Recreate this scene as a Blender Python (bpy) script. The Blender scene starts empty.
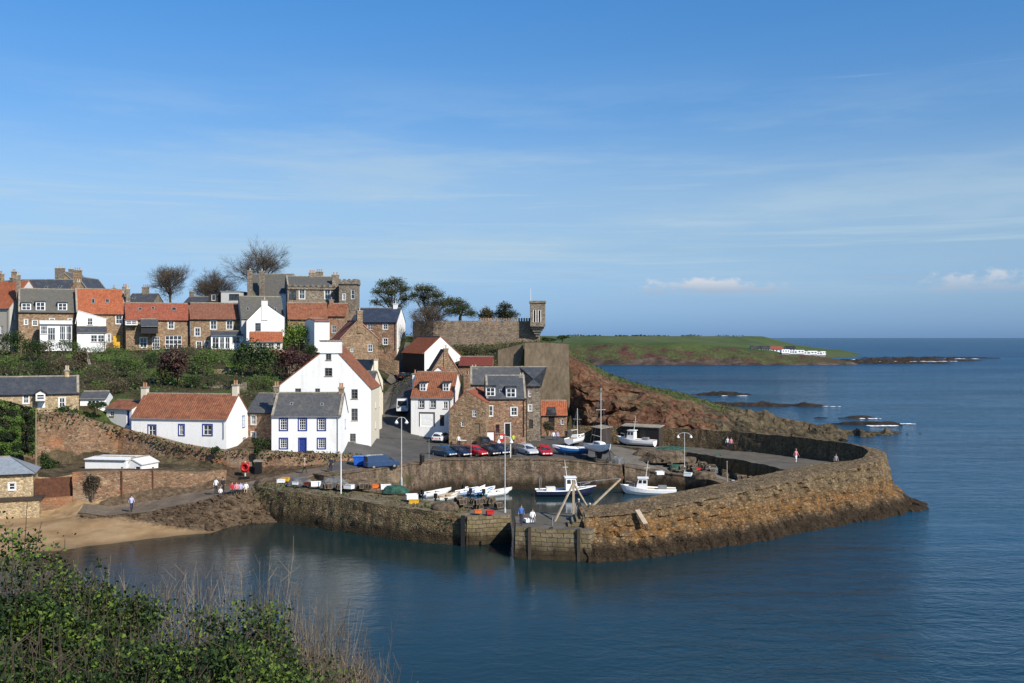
import bpy, math, random
import numpy as np
from mathutils import Vector, Matrix, noise as mnoise
from mathutils.geometry import delaunay_2d_cdt, tessellate_polygon

random.seed(7)
SC = bpy.context.scene
COL = SC.collection
F, CX, HY, H = 1000.0, 512.0, 337.5, 20.0        # lens in pixels, horizon row, eye height above the sea

def P(px, py, d):
    return Vector(((px-CX)/F*d, d, H-(py-HY)/F*d))

def G(px, py, z):                                  # the point of height z seen at that pixel
    return P(px, py, (H-z)*F/(py-HY))

def PX(p):
    return (CX+p[0]/p[1]*F, HY+(H-p[2])/p[1]*F)

# ------------------------------------------------------------------ mesh builder
class MB:
    def __init__(s):
        s.v=[]; s.f=[]; s.m=[]; s.uv=[]
    def poly(s, pts, m=0, uv=None):
        i=len(s.v); s.v.extend([tuple(p) for p in pts]); s.f.append(tuple(range(i,i+len(pts)))); s.m.append(m)
        s.uv.append(uv if uv else [(0,0)]*len(pts)); return s
    def faces(s, vs, fs, m=0):
        i=len(s.v); s.v.extend([tuple(p) for p in vs])
        for f in fs:
            s.f.append(tuple(i+k for k in f)); s.m.append(m); s.uv.append([(0,0)]*len(f))
        return s
    def hexa(s, b, t, m=0):                        # 4 bottom points (ccw from above), 4 top points
        return s.faces(list(b)+list(t), [(3,2,1,0),(4,5,6,7),(0,1,5,4),(1,2,6,5),(2,3,7,6),(3,0,4,7)], m)
    def box(s, a, b, m=0):
        x0,y0,z0=a; x1,y1,z1=b
        return s.hexa([(x0,y0,z0),(x1,y0,z0),(x1,y1,z0),(x0,y1,z0)],[(x0,y0,z1),(x1,y0,z1),(x1,y1,z1),(x0,y1,z1)],m)
    def cbox(s, c, d, m=0):
        return s.box([c[i]-d[i]/2 for i in range(3)],[c[i]+d[i]/2 for i in range(3)],m)
    def beam(s, p, q, w, h, m=0, up=(0,0,1)):
        p=Vector(p); q=Vector(q); d=(q-p).normalized(); u=Vector(up)
        r=d.cross(u)
        if r.length<1e-4: r=d.cross(Vector((1,0,0)))
        r.normalize(); u=r.cross(d).normalized(); a=r*w/2; b=u*h/2
        return s.faces([p-a-b,p+a-b,p+a+b,p-a+b,q-a-b,q+a-b,q+a+b,q-a+b],[(0,1,2,3),(7,6,5,4),(0,4,5,1),(1,5,6,2),(2,6,7,3),(3,7,4,0)],m)
    def tube(s, pts, rad, n=6, m=0, cap=True):
        pts=[Vector(p) for p in pts]
        if not isinstance(rad,(list,tuple)): rad=[rad]*len(pts)
        vs=[]; fs=[]
        for i,p in enumerate(pts):
            d=(pts[min(i+1,len(pts)-1)]-pts[max(i-1,0)]).normalized()
            a=d.cross(Vector((0.31,0.22,0.93)))
            if a.length<0.05: a=d.cross(Vector((1,0,0)))
            a.normalize(); b=d.cross(a)
            for k in range(n):
                t=2*math.pi*k/n; vs.append(p+(a*math.cos(t)+b*math.sin(t))*rad[i])
        for i in range(len(pts)-1):
            for k in range(n):
                k2=(k+1)%n; fs.append((i*n+k,i*n+k2,(i+1)*n+k2,(i+1)*n+k))
        if cap:
            fs.append(tuple(range(n))[::-1]); fs.append(tuple((len(pts)-1)*n+k for k in range(n)))
        return s.faces(vs,fs,m)
    def lathe(s, prof, n=10, m=0, c=(0,0,0)):
        vs=[]; fs=[]
        for r,z in prof:
            for k in range(n):
                t=2*math.pi*k/n; vs.append((c[0]+r*math.cos(t),c[1]+r*math.sin(t),c[2]+z))
        for i in range(len(prof)-1):
            for k in range(n):
                k2=(k+1)%n; fs.append((i*n+k,i*n+k2,(i+1)*n+k2,(i+1)*n+k))
        fs.append(tuple((len(prof)-1)*n+k for k in range(n)))
        return s.faces(vs,fs,m)
    def build(s, name, mats, parent=None, loc=None, rz=0, smooth=False):
        me=bpy.data.meshes.new(name); me.from_pydata(s.v,[],s.f)
        if not isinstance(mats,(list,tuple)): mats=[mats]
        for x in mats: me.materials.append(x)
        if len(mats)>1: me.polygons.foreach_set('material_index',s.m)
        if any(u[0]!=u[-1] for u in s.uv):
            ul=me.uv_layers.new(name='UV'); flat=[c for u in s.uv for p in u for c in p]
            ul.data.foreach_set('uv',flat)
        if smooth: me.polygons.foreach_set('use_smooth',[True]*len(me.polygons))
        me.update()
        o=bpy.data.objects.new(name,me); COL.objects.link(o)
        if parent: o.parent=parent
        if loc is not None: o.location=loc
        if rz: o.rotation_euler=(0,0,rz)
        return o

def tag(o, label=None, cat=None, group=None, kind=None):
    if label: o['label']=label
    if cat: o['category']=cat
    if group: o['group']=group
    if kind: o['kind']=kind
    return o

def empty(name, loc, rz=0, label=None, cat=None, group=None):
    o=bpy.data.objects.new(name,None); COL.objects.link(o); o.location=loc; o.rotation_euler=(0,0,rz)
    o.empty_display_size=0.3
    return tag(o,label,cat,group)

def copy_tree(o, parent=None):
    c=o.copy(); COL.objects.link(c)
    if parent: c.parent=parent
    for ch in list(o.children): copy_tree(ch,c)
    return c

# ------------------------------------------------------------------ materials
def lin(h):
    h=h.lstrip('#'); r=[]
    for i in (0,2,4):
        c=int(h[i:i+2],16)/255; r.append(c/12.92 if c<=.04045 else ((c+.055)/1.055)**2.4)
    return (*r,1)
def C(*a): return (*a,1)

class NT:
    def __init__(s,name):
        s.mat=bpy.data.materials.new(name); s.mat.use_nodes=True; s.t=s.mat.node_tree
        s.b=s.t.nodes['Principled BSDF']; s.out=s.t.nodes['Material Output']
    def n(s,ty,**kw):
        x=s.t.nodes.new(ty)
        for k,v in kw.items():
            if k.startswith('i_'): x.inputs[k[2:].replace('_',' ')].default_value=v
            else: setattr(x,k,v)
        return x
    def l(s,a,b): s.t.links.new(a,b)
    def pos(s,scale=(1,1,1),obj=False,uv=False):
        if uv: src=s.n('ShaderNodeTexCoord').outputs['UV']
        elif obj: src=s.n('ShaderNodeTexCoord').outputs['Object']
        else: src=s.n('ShaderNodeNewGeometry').outputs['Position']
        m=s.n('ShaderNodeMapping'); m.inputs['Scale'].default_value=scale; s.l(src,m.inputs['Vector']); return m.outputs[0]
    def noise(s,vec,scale,detail=5,rough=.55,dist=0):
        x=s.n('ShaderNodeTexNoise'); x.inputs['Scale'].default_value=scale; x.inputs['Detail'].default_value=detail
        x.inputs['Roughness'].default_value=rough; x.inputs['Distortion'].default_value=dist; s.l(vec,x.inputs['Vector']); return x
    def ramp(s,fac,stops,interp='LINEAR'):
        x=s.n('ShaderNodeValToRGB'); e=x.color_ramp.elements; x.color_ramp.interpolation=interp
        while len(e)<len(stops): e.new(.5)
        for k,(p,c) in enumerate(stops):
            e[k].position=p; e[k].color=c if len(c)==4 else (*c,1)
        s.l(fac,x.inputs[0]); return x.outputs[0]
    def mix(s,fac,a,b,mode='MIX'):
        x=s.n('ShaderNodeMix',data_type='RGBA',blend_type=mode)
        if isinstance(fac,(int,float)): x.inputs[0].default_value=fac
        else: s.l(fac,x.inputs[0])
        for i,v in ((6,a),(7,b)):
            if isinstance(v,tuple): x.inputs[i].default_value=v
            else: s.l(v,x.inputs[i])
        return x.outputs[2]
    def math(s,op,a,b=None,clamp=False):
        x=s.n('ShaderNodeMath',operation=op,use_clamp=clamp)
        for i,v in ((0,a),(1,b)):
            if v is None: continue
            if isinstance(v,(int,float)): x.inputs[i].default_value=v
            else: s.l(v,x.inputs[i])
        return x.outputs[0]
    def maprange(s,v,a,b,c=0,d=1):
        x=s.n('ShaderNodeMapRange'); s.l(v,x.inputs[0])
        for i,k in ((1,a),(2,b),(3,c),(4,d)): x.inputs[i].default_value=k
        return x.outputs[0]
    def bump(s,h,strength=.5,dist=.1,norm=None):
        x=s.n('ShaderNodeBump'); x.inputs['Strength'].default_value=strength; x.inputs['Distance'].default_value=dist
        s.l(h,x.inputs['Height'])
        if norm is not None: s.l(norm,x.inputs['Normal'])
        return x.outputs[0]
    def done(s,color=None,rough=.85,normal=None,metal=0,spec=.3):
        if color is not None:
            if isinstance(color,tuple): s.b.inputs['Base Color'].default_value=color
            else: s.l(color,s.b.inputs['Base Color'])
        if isinstance(rough,(int,float)): s.b.inputs['Roughness'].default_value=rough
        else: s.l(rough,s.b.inputs['Roughness'])
        s.b.inputs['Metallic'].default_value=metal; s.b.inputs['Specular IOR Level'].default_value=spec
        if normal is not None: s.l(normal,s.b.inputs['Normal'])
        return s.mat

def plain(name,col,rough=.6,metal=0,spec=.4,vary=.2,scale=3):
    t=NT(name); p=t.pos(obj=True); nz=t.noise(p,scale,4)
    v=t.maprange(nz.outputs[0],.3,.7,1-vary,1+vary*.6)
    c=t.mix(1.0,(*col[:3],1),v,'MULTIPLY')
    return t.done(c,rough,None,metal,spec)

def mottled(name,stops,scale=.5,fine=4,fvary=.35,rough=.95,bstr=.6,bdist=.15,stretch=(1,1,1),spec=.15):
    t=NT(name); p=t.pos(stretch); a=t.noise(p,scale,7,.6,.3); b=t.noise(p,fine,5,.7)
    c=t.ramp(a.outputs[0],stops); v=t.maprange(b.outputs[0],.3,.7,1-fvary,1+fvary)
    c=t.mix(1.0,c,v,'MULTIPLY')
    return t.done(c,rough,t.bump(b.outputs[0],bstr,bdist),0,spec)

def stone(name,cols,size=.45,mortar=(.30,.27,.22,1),patch=None,pscale=.25,bstr=.8,mw=.06,extra=None):
    """rubble masonry: a cell per stone, each its own tint, mortar between, patches of weathering"""
    kf=.72 if (extra or patch) else .98; dk=lambda q:(*[v*kf for v in q[:3]],1); cols=[dk(q) for q in cols]; mortar=dk(mortar)
    t=NT(name); size*=.72; p=t.pos((1/size,1/size,1.75/size)); w=t.noise(t.pos(),1.3,3)
    pv=t.n('ShaderNodeVectorMath',operation='ADD'); t.l(p,pv.inputs[0])
    ws=t.n('ShaderNodeVectorMath',operation='SCALE'); t.l(w.outputs['Color'],ws.inputs[0]); ws.inputs['Scale'].default_value=.6
    t.l(ws.outputs[0],pv.inputs[1])
    vo=t.n('ShaderNodeTexVoronoi',feature='F1'); vo.inputs['Scale'].default_value=1; t.l(pv.outputs[0],vo.inputs['Vector'])
    ve=t.n('ShaderNodeTexVoronoi',feature='DISTANCE_TO_EDGE'); ve.inputs['Scale'].default_value=1; t.l(pv.outputs[0],ve.inputs['Vector'])
    sep=t.n('ShaderNodeSeparateColor'); t.l(vo.outputs['Color'],sep.inputs[0])
    k=len(cols); c=t.ramp(sep.outputs[0],[((i+.5)/k,col) for i,col in enumerate(cols)])
    v=t.maprange(sep.outputs[1],0,1,.66,1.28); c=t.mix(1.0,c,v,'MULTIPLY')
    fn=t.noise(t.pos(),6,5,.65); c=t.mix(1.0,c,t.maprange(fn.outputs[0],.3,.7,.7,1.25),'MULTIPLY')
    big=t.noise(t.pos((1,1,.5)),.7,6,.65,.3); c=t.mix(1.0,c,t.maprange(big.outputs[0],.3,.7,.72,1.2),'MULTIPLY')
    e=t.maprange(ve.outputs[0],0,mw,(.35 if kf>.9 else 0),1); c=t.mix(e,mortar,c)
    if patch:
        for (pc,thr,sc) in patch:
            pn=t.noise(t.pos(),sc,6,.6,.4); c=t.mix(t.maprange(pn.outputs[0],thr,thr+.12,0,.75),c,pc)
    if extra: c=extra(t,c)
    hgt=t.math('ADD',t.maprange(ve.outputs[0],0,.18,0,1),t.math('MULTIPLY',fn.outputs[0],.6))
    return t.done(c,.95,t.bump(hgt,bstr*.75,.07),0,.15)

def pantile(name,stops,period=.30,fv=.3):
    t=NT(name); uv=t.pos(uv=True); sx=t.n('ShaderNodeSeparateXYZ'); t.l(uv,sx.inputs[0])
    a=t.math('SINE',t.math('MULTIPLY',sx.outputs[0],2*math.pi/period))
    row=t.math('FRACT',t.math('MULTIPLY',sx.outputs[1],1/.33))
    n1=t.noise(t.pos(),.62,6,.68,.8); n2=t.noise(t.pos((3,3,4)),1.5,4,.6)
    wn=t.n('ShaderNodeTexWhiteNoise',noise_dimensions='2D')
    fl=t.n('ShaderNodeVectorMath',operation='FLOOR'); sc=t.n('ShaderNodeVectorMath',operation='MULTIPLY'); t.l(uv,sc.inputs[0]); sc.inputs[1].default_value=(1/period,1/.33,1)
    t.l(sc.outputs[0],fl.inputs[0]); t.l(fl.outputs[0],wn.inputs['Vector'])
    c=t.ramp(n1.outputs[0],stops)
    c=t.mix(1.0,c,t.maprange(wn.outputs[0],0,1,1-fv*.6,1+fv*.5),'MULTIPLY')
    c=t.mix(1.0,c,t.maprange(n2.outputs[0],.3,.7,.75,1.2),'MULTIPLY')
    return t.done(c,.85,t.bump(t.math('ADD',t.math('MULTIPLY',a,.6),t.math('MULTIPLY',row,-.3)),.6,.05),0,.2)

def slate(name,c1,c2,c3):
    t=NT(name); uv=t.pos(uv=True); br=t.n('ShaderNodeTexBrick'); t.l(uv,br.inputs['Vector'])
    br.inputs['Scale'].default_value=1; br.inputs['Brick Width'].default_value=.34; br.inputs['Row Height'].default_value=.24
    br.inputs['Mortar Size'].default_value=.012; br.inputs['Color1'].default_value=c1; br.inputs['Color2'].default_value=c2; br.inputs['Mortar'].default_value=(*[k*.45 for k in c1[:3]],1)
    n=t.noise(t.pos(),.8,6,.6,.4); c=t.mix(t.maprange(n.outputs[0],.5,.72,0,.7),br.outputs['Color'],c3)
    n2=t.noise(t.pos(),5,4); c=t.mix(1.0,c,t.maprange(n2.outputs[0],.3,.7,.75,1.2),'MULTIPLY')
    return t.done(c,.55,t.bump(br.outputs['Fac'],-.4,.03),0,.35)

def render_wall(name,col,dirt=(.45,.41,.33,1),amt=.42):
    t=NT(name); a=t.noise(t.pos((1,1,.28)),.9,6,.62,.2); b=t.noise(t.pos(),9,4)
    c=t.mix(t.maprange(a.outputs[0],.52,.80,0,amt),(*col[:3],1),dirt)
    st=t.noise(t.pos((2.2,2.2,.10)),1.0,4,.6); c=t.mix(t.maprange(st.outputs[0],.56,.78,0,.2),c,dirt)
    c=t.mix(1.0,c,t.maprange(b.outputs[0],.3,.7,.93,1.05),'MULTIPLY')
    return t.done(c,.9,t.bump(b.outputs[0],.25,.03),0,.2)

W_WHITE=render_wall('white_limewash',(.80,.79,.76))
W_CREAM=render_wall('cream_harling',(.62,.56,.44))
W_BEIGE=render_wall('beige_harling',(.46,.41,.33))
W_GREYW=render_wall('grey_harling',(.50,.49,.46))
S_BROWN=stone('brown_sandstone',[C(.25,.16,.09),C(.34,.23,.13),C(.20,.12,.075),C(.38,.28,.17),C(.30,.17,.10)],.42,C(.36,.30,.22))
S_RED=stone('red_sandstone',[C(.28,.13,.08),C(.36,.22,.13),C(.24,.11,.07),C(.38,.27,.17),C(.27,.17,.10)],.42,C(.38,.30,.22))
S_TAN=stone('tan_sandstone',[C(.42,.31,.17),C(.50,.38,.22),C(.36,.26,.14),C(.46,.35,.22)],.40,C(.42,.36,.26))
S_GREY=stone('grey_sandstone',[C(.22,.18,.13),C(.29,.24,.18),C(.17,.13,.10),C(.25,.21,.16)],.45,C(.27,.24,.19))
S_COPE=mottled('cope_stone',[(.3,C(.20,.17,.13)),(.7,C(.36,.32,.25))],1.2)
S_CASTLE=stone('castle_stone',[C(.30,.23,.16),C(.36,.28,.20),C(.26,.19,.13),C(.33,.24,.16)],.6,C(.30,.25,.19),
    [(C(.40,.25,.15),.58,.12),(C(.22,.18,.14),.60,.2)])
S_CLIFFWALL=stone('orange_rubble_wall',[C(.30,.175,.10),C(.36,.225,.13),C(.24,.14,.085),C(.40,.29,.185),C(.31,.15,.085)],.42,C(.31,.23,.15),
    [(C(.40,.16,.065),.54,.13),(C(.27,.23,.165),.55,.17),(C(.20,.12,.07),.55,.45),(C(.085,.08,.035),.60,.33)])
S_CONC=mottled('weathered_render',[(.25,C(.125,.092,.06)),(.45,C(.175,.132,.088)),(.6,C(.14,.108,.068)),(.75,C(.225,.175,.118))],.16,2.0,.32,.95,.3,.06,(1,1,.45))
def tide(t,c):
    # weed, lichen and bare stone lie in bands by height above low water
    g=t.n('ShaderNodeNewGeometry'); s=t.n('ShaderNodeSeparateXYZ'); t.l(g.outputs['Position'],s.inputs[0])
    nz=t.noise(t.pos((1,1,.5)),.55,6,.65,.4); z=t.math('ADD',s.outputs[2],t.math('MULTIPLY',t.math('SUBTRACT',nz.outputs[0],.5),2.6))
    n2=t.noise(t.pos(),1.6,6,.7,.6)
    lich=t.math('MULTIPLY',t.math('MULTIPLY',t.maprange(z,1.2,1.9),t.maprange(z,4.1,2.9)),t.maprange(n2.outputs[0],.40,.62,.0,.72))
    c=t.mix(lich,c,C(.25,.115,.028))
    up=t.maprange(z,2.7,4.1); n3=t.noise(t.pos(),3.0,5,.6)
    c=t.mix(t.math('MULTIPLY',up,t.maprange(n3.outputs[0],.35,.65,.05,.65)),c,C(.215,.16,.09))
    weed=t.maprange(z,1.75,1.0); c=t.mix(weed,c,t.ramp(n3.outputs[0],[(.3,C(.016,.012,.008)),(.7,C(.055,.037,.021))]))
    return c
def tidep(t,c):
    c=tide(t,c); st=t.noise(t.pos((1.6,1.6,.35)),1.0,5,.65,.2)
    return t.mix(1.0,c,t.maprange(st.outputs[0],.33,.67,.55,1.2),'MULTIPLY')
S_PIER=stone('pier_masonry',[C(.22,.14,.07),C(.30,.205,.105),C(.14,.09,.05),C(.35,.26,.145),C(.25,.15,.075)],.55,C(.085,.066,.045),None,bstr=1.1,mw=.16,extra=tidep)
def tide3(t,c):
    g=t.n('ShaderNodeNewGeometry'); s=t.n('ShaderNodeSeparateXYZ'); t.l(g.outputs['Position'],s.inputs[0])
    n3=t.noise(t.pos((1,1,.3)),1.2,6,.65,.4); z=t.math('ADD',s.outputs[2],t.math('MULTIPLY',t.math('SUBTRACT',n3.outputs[0],.5),2.6))
    st=t.noise(t.pos((1.8,1.8,.22)),1.0,5,.65,.2); low=t.maprange(s.outputs[2],5.2,4.6); c=t.mix(low,c,t.mix(1.0,c,t.maprange(st.outputs[0],.33,.67,.42,1.05),'MULTIPLY'))
    return t.mix(t.maprange(z,1.7,.7),c,C(.035,.026,.016))
def tide2(t,c):
    g=t.n('ShaderNodeNewGeometry'); s=t.n('ShaderNodeSeparateXYZ'); t.l(g.outputs['Position'],s.inputs[0])
    nz=t.noise(t.pos((1,1,.4)),.6,6,.65,.4); z=t.math('ADD',s.outputs[2],t.math('MULTIPLY',t.math('SUBTRACT',nz.outputs[0],.5),2.4))
    n3=t.noise(t.pos(),1.2,6,.65,.4)
    c=t.mix(t.math('MULTIPLY',t.maprange(n3.outputs[0],.45,.62),.6),c,C(.15,.125,.05))
    weed=t.maprange(z,1.5,.7); c=t.mix(weed,c,t.ramp(n3.outputs[0],[(.3,C(.022,.018,.012)),(.7,C(.07,.05,.028))]))
    return c
S_SEAWALL=stone('grey_brown_sea_wall',[C(.26,.19,.13),C(.33,.25,.17),C(.22,.15,.10),C(.36,.29,.20),C(.30,.17,.11)],.45,C(.29,.24,.18),
    [(C(.36,.18,.09),.57,.2),(C(.10,.085,.04),.53,.35),(C(.33,.25,.16),.56,.6)],extra=tide3)
S_WPIER=stone('mossy_pier_masonry',[C(.20,.15,.085),C(.27,.20,.12),C(.15,.105,.06),C(.31,.24,.15),C(.26,.15,.08)],.5,C(.09,.07,.045),None,bstr=1.0,mw=.10,extra=tide2)
def ashlar(name,c1,c2,bw,bh,extra):
    t=NT(name); g=t.n('ShaderNodeNewGeometry'); s=t.n('ShaderNodeSeparateXYZ'); t.l(g.outputs['Position'],s.inputs[0])
    w=t.noise(t.pos(),.8,4,.6); wz=t.math('MULTIPLY',t.math('SUBTRACT',w.outputs[0],.5),.35)
    cb=t.n('ShaderNodeCombineXYZ'); t.l(t.math('ADD',t.math('ADD',s.outputs[0],t.math('MULTIPLY',s.outputs[1],.83)),wz),cb.inputs[0]); t.l(t.math('ADD',s.outputs[2],wz),cb.inputs[1])
    br=t.n('ShaderNodeTexBrick'); t.l(cb.outputs[0],br.inputs['Vector']); br.inputs['Scale'].default_value=1; br.inputs['Brick Width'].default_value=bw; br.inputs['Row Height'].default_value=bh
    br.inputs['Mortar Size'].default_value=.035; br.inputs['Mortar Smooth'].default_value=.4; br.inputs['Color1'].default_value=c1; br.inputs['Color2'].default_value=c2; br.inputs['Mortar'].default_value=C(.07,.055,.04)
    f=t.noise(t.pos(),5,5,.65); c=t.mix(1.0,br.outputs['Color'],t.maprange(f.outputs[0],.3,.7,.65,1.3),'MULTIPLY'); c=extra(t,c)
    return t.done(c,.95,t.bump(t.math('SUBTRACT',t.math('MULTIPLY',f.outputs[0],.5),br.outputs['Fac']),.9,.08),0,.15)
S_BLOCK=ashlar('dressed_block_masonry',C(.225,.175,.11),C(.15,.115,.07),.85,.40,tide2)
R_ORANGE=pantile('orange_pantiles',[(.28,C(.25,.075,.036)),(.5,C(.335,.102,.046)),(.72,C(.27,.10,.052))])
R_OLD=pantile('weathered_pantiles',[(.30,C(.115,.058,.037)),(.42,C(.20,.077,.042)),(.54,C(.255,.098,.05)),(.64,C(.18,.083,.048)),(.76,C(.12,.08,.05))])
R_BROWN=pantile('brown_pantiles',[(.25,C(.15,.065,.042)),(.5,C(.20,.085,.052)),(.75,C(.17,.085,.055))])
R_RED=pantile('red_brown_pantiles',[(.25,C(.19,.06,.038)),(.5,C(.27,.083,.047)),(.75,C(.21,.08,.05))])
R_SLATE=slate('grey_slates',C(.075,.076,.078),C(.10,.10,.098),C(.15,.138,.11))
R_DARK=slate('dark_slates',C(.045,.05,.058),C(.065,.07,.078),C(.105,.10,.09))
R_MOSSY=slate('mossy_slates',C(.095,.09,.078),C(.125,.118,.10),C(.12,.11,.06))
R_BLUE=slate('blue_slates',C(.028,.038,.062),C(.038,.05,.078),C(.06,.07,.09))
R_TIN=plain('zinc_sheet',(.30,.33,.35),.45,.3)
M_WHITE=plain('white_paint',(.80,.80,.78),.5,vary=.06)
M_OFFWHITE=plain('offwhite_paint',(.68,.66,.60),.6,vary=.12)
M_BLUE=plain('blue_paint',(.022,.045,.23),.5,vary=.15)
M_PALEBLUE=plain('pale_blue_paint',(.20,.32,.50),.5)
M_BLACK=plain('black_paint',(.012,.012,.013),.5)
M_GREYP=plain('grey_paint',(.22,.22,.22),.6)
M_DKWOOD=plain('dark_timber',(.045,.033,.025),.8)
M_WOOD=plain('weathered_timber',(.22,.165,.10),.85,vary=.3)
M_TIMBER=plain('pale_timber',(.36,.29,.20),.85,vary=.25)
M_YELLOW=plain('yellow_paint',(.65,.36,.02),.5)
M_RED=plain('red_paint',(.45,.02,.02),.45)
M_REDBROWN=plain('red_brown_paint',(.16,.035,.022),.7,vary=.3)
M_GREENP=plain('green_paint',(.03,.13,.085),.5)
M_CLAY=plain('clay_pot',(.40,.20,.11),.8)
M_POT=plain('buff_clay_pot',(.46,.40,.30),.8)
M_STEEL=plain('galvanised_steel',(.42,.43,.43),.4,.7)
M_RUST=plain('rusty_iron',(.13,.055,.03),.85,vary=.4)
M_TYRE=plain('black_rubber',(.02,.02,.02),.8)
M_ORANGE=plain('orange_plastic',(.60,.13,.02),.5)
def glassmat():
    t=NT('window_glass'); p=t.pos(obj=True); n=t.noise(p,1.1,2)
    c=t.ramp(n.outputs[0],[(.35,C(.012,.014,.018)),(.62,C(.05,.055,.06)),(.75,C(.20,.20,.19))])
    return t.done(c,.06,None,0,.7)
GLASS=glassmat()
def carpaint(name,col,metal=.35):
    t=NT(name); t.b.inputs['Coat Weight'].default_value=.7; t.b.inputs['Coat Roughness'].default_value=.05
    n=t.noise(t.pos(obj=True),1.5,4); c=t.mix(1.0,(*col,1),t.maprange(n.outputs[0],.3,.7,.9,1.06),'MULTIPLY')
    return t.done(c,.35,None,metal,.5)
ASPHALT=mottled('worn_asphalt',[(.3,C(.062,.060,.056)),(.55,C(.085,.082,.076)),(.75,C(.11,.105,.095))],.35,8,.18,.9,.25,.02)
CONCRETE=mottled('worn_concrete',[(.3,C(.115,.10,.08)),(.55,C(.16,.14,.11)),(.75,C(.20,.175,.14))],.5,6,.22,.9,.3,.03)
SETTS=mottled('stone_paving',[(.3,C(.085,.075,.058)),(.55,C(.12,.105,.082)),(.75,C(.15,.135,.105))],.5,6,.25,.9,.4,.03)
SAND=mottled('wet_sand',[(.25,C(.17,.115,.065)),(.45,C(.33,.235,.13)),(.6,C(.42,.32,.19)),(.75,C(.47,.37,.235))],.22,5,.12,.9,.2,.04)
ROCKY=mottled('foreshore_boulders',[(.25,C(.03,.022,.014)),(.45,C(.085,.056,.033)),(.6,C(.14,.098,.06)),(.75,C(.20,.15,.095))],.9,4,.45,.95,1.0,.3)
REEF=mottled('weedy_reef_rock',[(.3,C(.010,.009,.007)),(.5,C(.028,.021,.015)),(.75,C(.065,.046,.03))],.5,3,.4,.8,1.0,.3)
def cliffmat():
    t=NT('red_cliff_rock'); p=t.pos((1,1,1.5)); a=t.noise(p,.16,8,.62,.8); b=t.noise(p,.9,7,.65,.5)
    vo=t.n('ShaderNodeTexVoronoi',feature='DISTANCE_TO_EDGE'); vo.inputs['Scale'].default_value=.45
    pw=t.n('ShaderNodeVectorMath',operation='ADD'); t.l(p,pw.inputs[0]); t.l(b.outputs['Color'],pw.inputs[1]); t.l(pw.outputs[0],vo.inputs['Vector'])
    c=t.ramp(a.outputs[0],[(.28,C(.045,.024,.015)),(.42,C(.105,.049,.028)),(.52,C(.148,.073,.041)),(.62,C(.185,.117,.07)),(.75,C(.095,.08,.042))])
    c=t.mix(1.0,c,t.maprange(b.outputs[0],.3,.7,.5,1.35),'MULTIPLY')
    c=t.mix(t.maprange(vo.outputs[0],0,.06,.5,0),c,C(.03,.017,.012))
    # turf and scrub hold where the rock is flat enough
    g=t.n('ShaderNodeNewGeometry'); s=t.n('ShaderNodeSeparateXYZ'); t.l(g.outputs['Normal'],s.inputs[0])
    gf=t.math('ADD',s.outputs[2],t.math('MULTIPLY',t.math('SUBTRACT',b.outputs[0],.5),.7))
    gf=t.maprange(gf,.94,1.04,0,.8)
    gc=t.ramp(b.outputs[0],[(.3,C(.045,.055,.018)),(.55,C(.09,.11,.03)),(.75,C(.16,.14,.06))])
    c=t.mix(gf,c,gc)
    hgt=t.math('ADD',b.outputs[0],t.math('MULTIPLY',t.maprange(vo.outputs[0],0,.12),.25))
    return t.done(c,.95,t.bump(hgt,1.0,.5),0,.12)
CLIFF=cliffmat()
def shoremat():
    # sand with a weedy wrack line, giving way to boulders towards the pier
    t=NT('beach_sand_and_wrack'); g=t.n('ShaderNodeNewGeometry'); s=t.n('ShaderNodeSeparateXYZ'); t.l(g.outputs['Position'],s.inputs[0])
    a=t.noise(t.pos(),.35,6,.62,.3); b=t.noise(t.pos(),2.2,6,.7,.4)
    sand=t.ramp(a.outputs[0],[(.3,C(.20,.125,.060)),(.5,C(.285,.185,.092)),(.7,C(.345,.245,.135))])
    wet=t.maprange(s.outputs[2],.35,.0); sand=t.mix(t.math('MULTIPLY',wet,.7),sand,C(.13,.085,.045))
    rock=t.ramp(b.outputs[0],[(.3,C(.03,.022,.015)),(.5,C(.085,.058,.035)),(.7,C(.16,.115,.07))])
    zz=t.math('ADD',s.outputs[2],t.math('MULTIPLY',t.math('SUBTRACT',b.outputs[0],.5),1.1))
    lim=t.maprange(s.outputs[0],-41,-29.5,1.2,-.25); lim2=t.maprange(s.outputs[0],-46,-41,1.25,4.5)
    m=t.math('MULTIPLY',t.maprange(t.math('SUBTRACT',zz,lim),0,.25),t.maprange(t.math('SUBTRACT',zz,lim2),.2,0))
    c=t.mix(m,sand,rock)
    return t.done(c,.9,t.bump(b.outputs[0],.6,.08),0,.2)
SHORE=shoremat()
TURF=mottled('rough_turf',[(.28,C(.035,.045,.015)),(.45,C(.06,.075,.022)),(.6,C(.085,.085,.03)),(.75,C(.13,.105,.05))],.35,4,.35)
SCRUB=mottled('hillside_scrub',[(.28,C(.016,.019,.008)),(.40,C(.033,.038,.013)),(.50,C(.065,.05,.027)),(.60,C(.06,.088,.02)),(.70,C(.04,.042,.016)),(.8,C(.13,.092,.055))],.16,3,.45,.95,1,.3)
BROWNROCK=mottled('brown_shore_rock',[(.28,C(.024,.019,.012)),(.45,C(.066,.05,.028)),(.6,C(.115,.088,.05)),(.75,C(.075,.072,.028))],.30,1.6,.6,.95,1,.4)
def leafmat(name,col,tr=.12):
    t=NT(name); n=t.noise(t.pos(),1.2,3); c=t.mix(1.0,(*col,1),t.maprange(n.outputs[0],.3,.7,.65,1.35),'MULTIPLY')
    m=t.done(c,.7,None,0,.25)
    t.b.inputs['Transmission Weight'].default_value=0
    return m
L_DARK=leafmat('dark_leaves',(.015,.027,.009)); L_MID=leafmat('mid_leaves',(.058,.10,.021)); L_LIGHT=leafmat('fresh_leaves',(.085,.15,.024))
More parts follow.
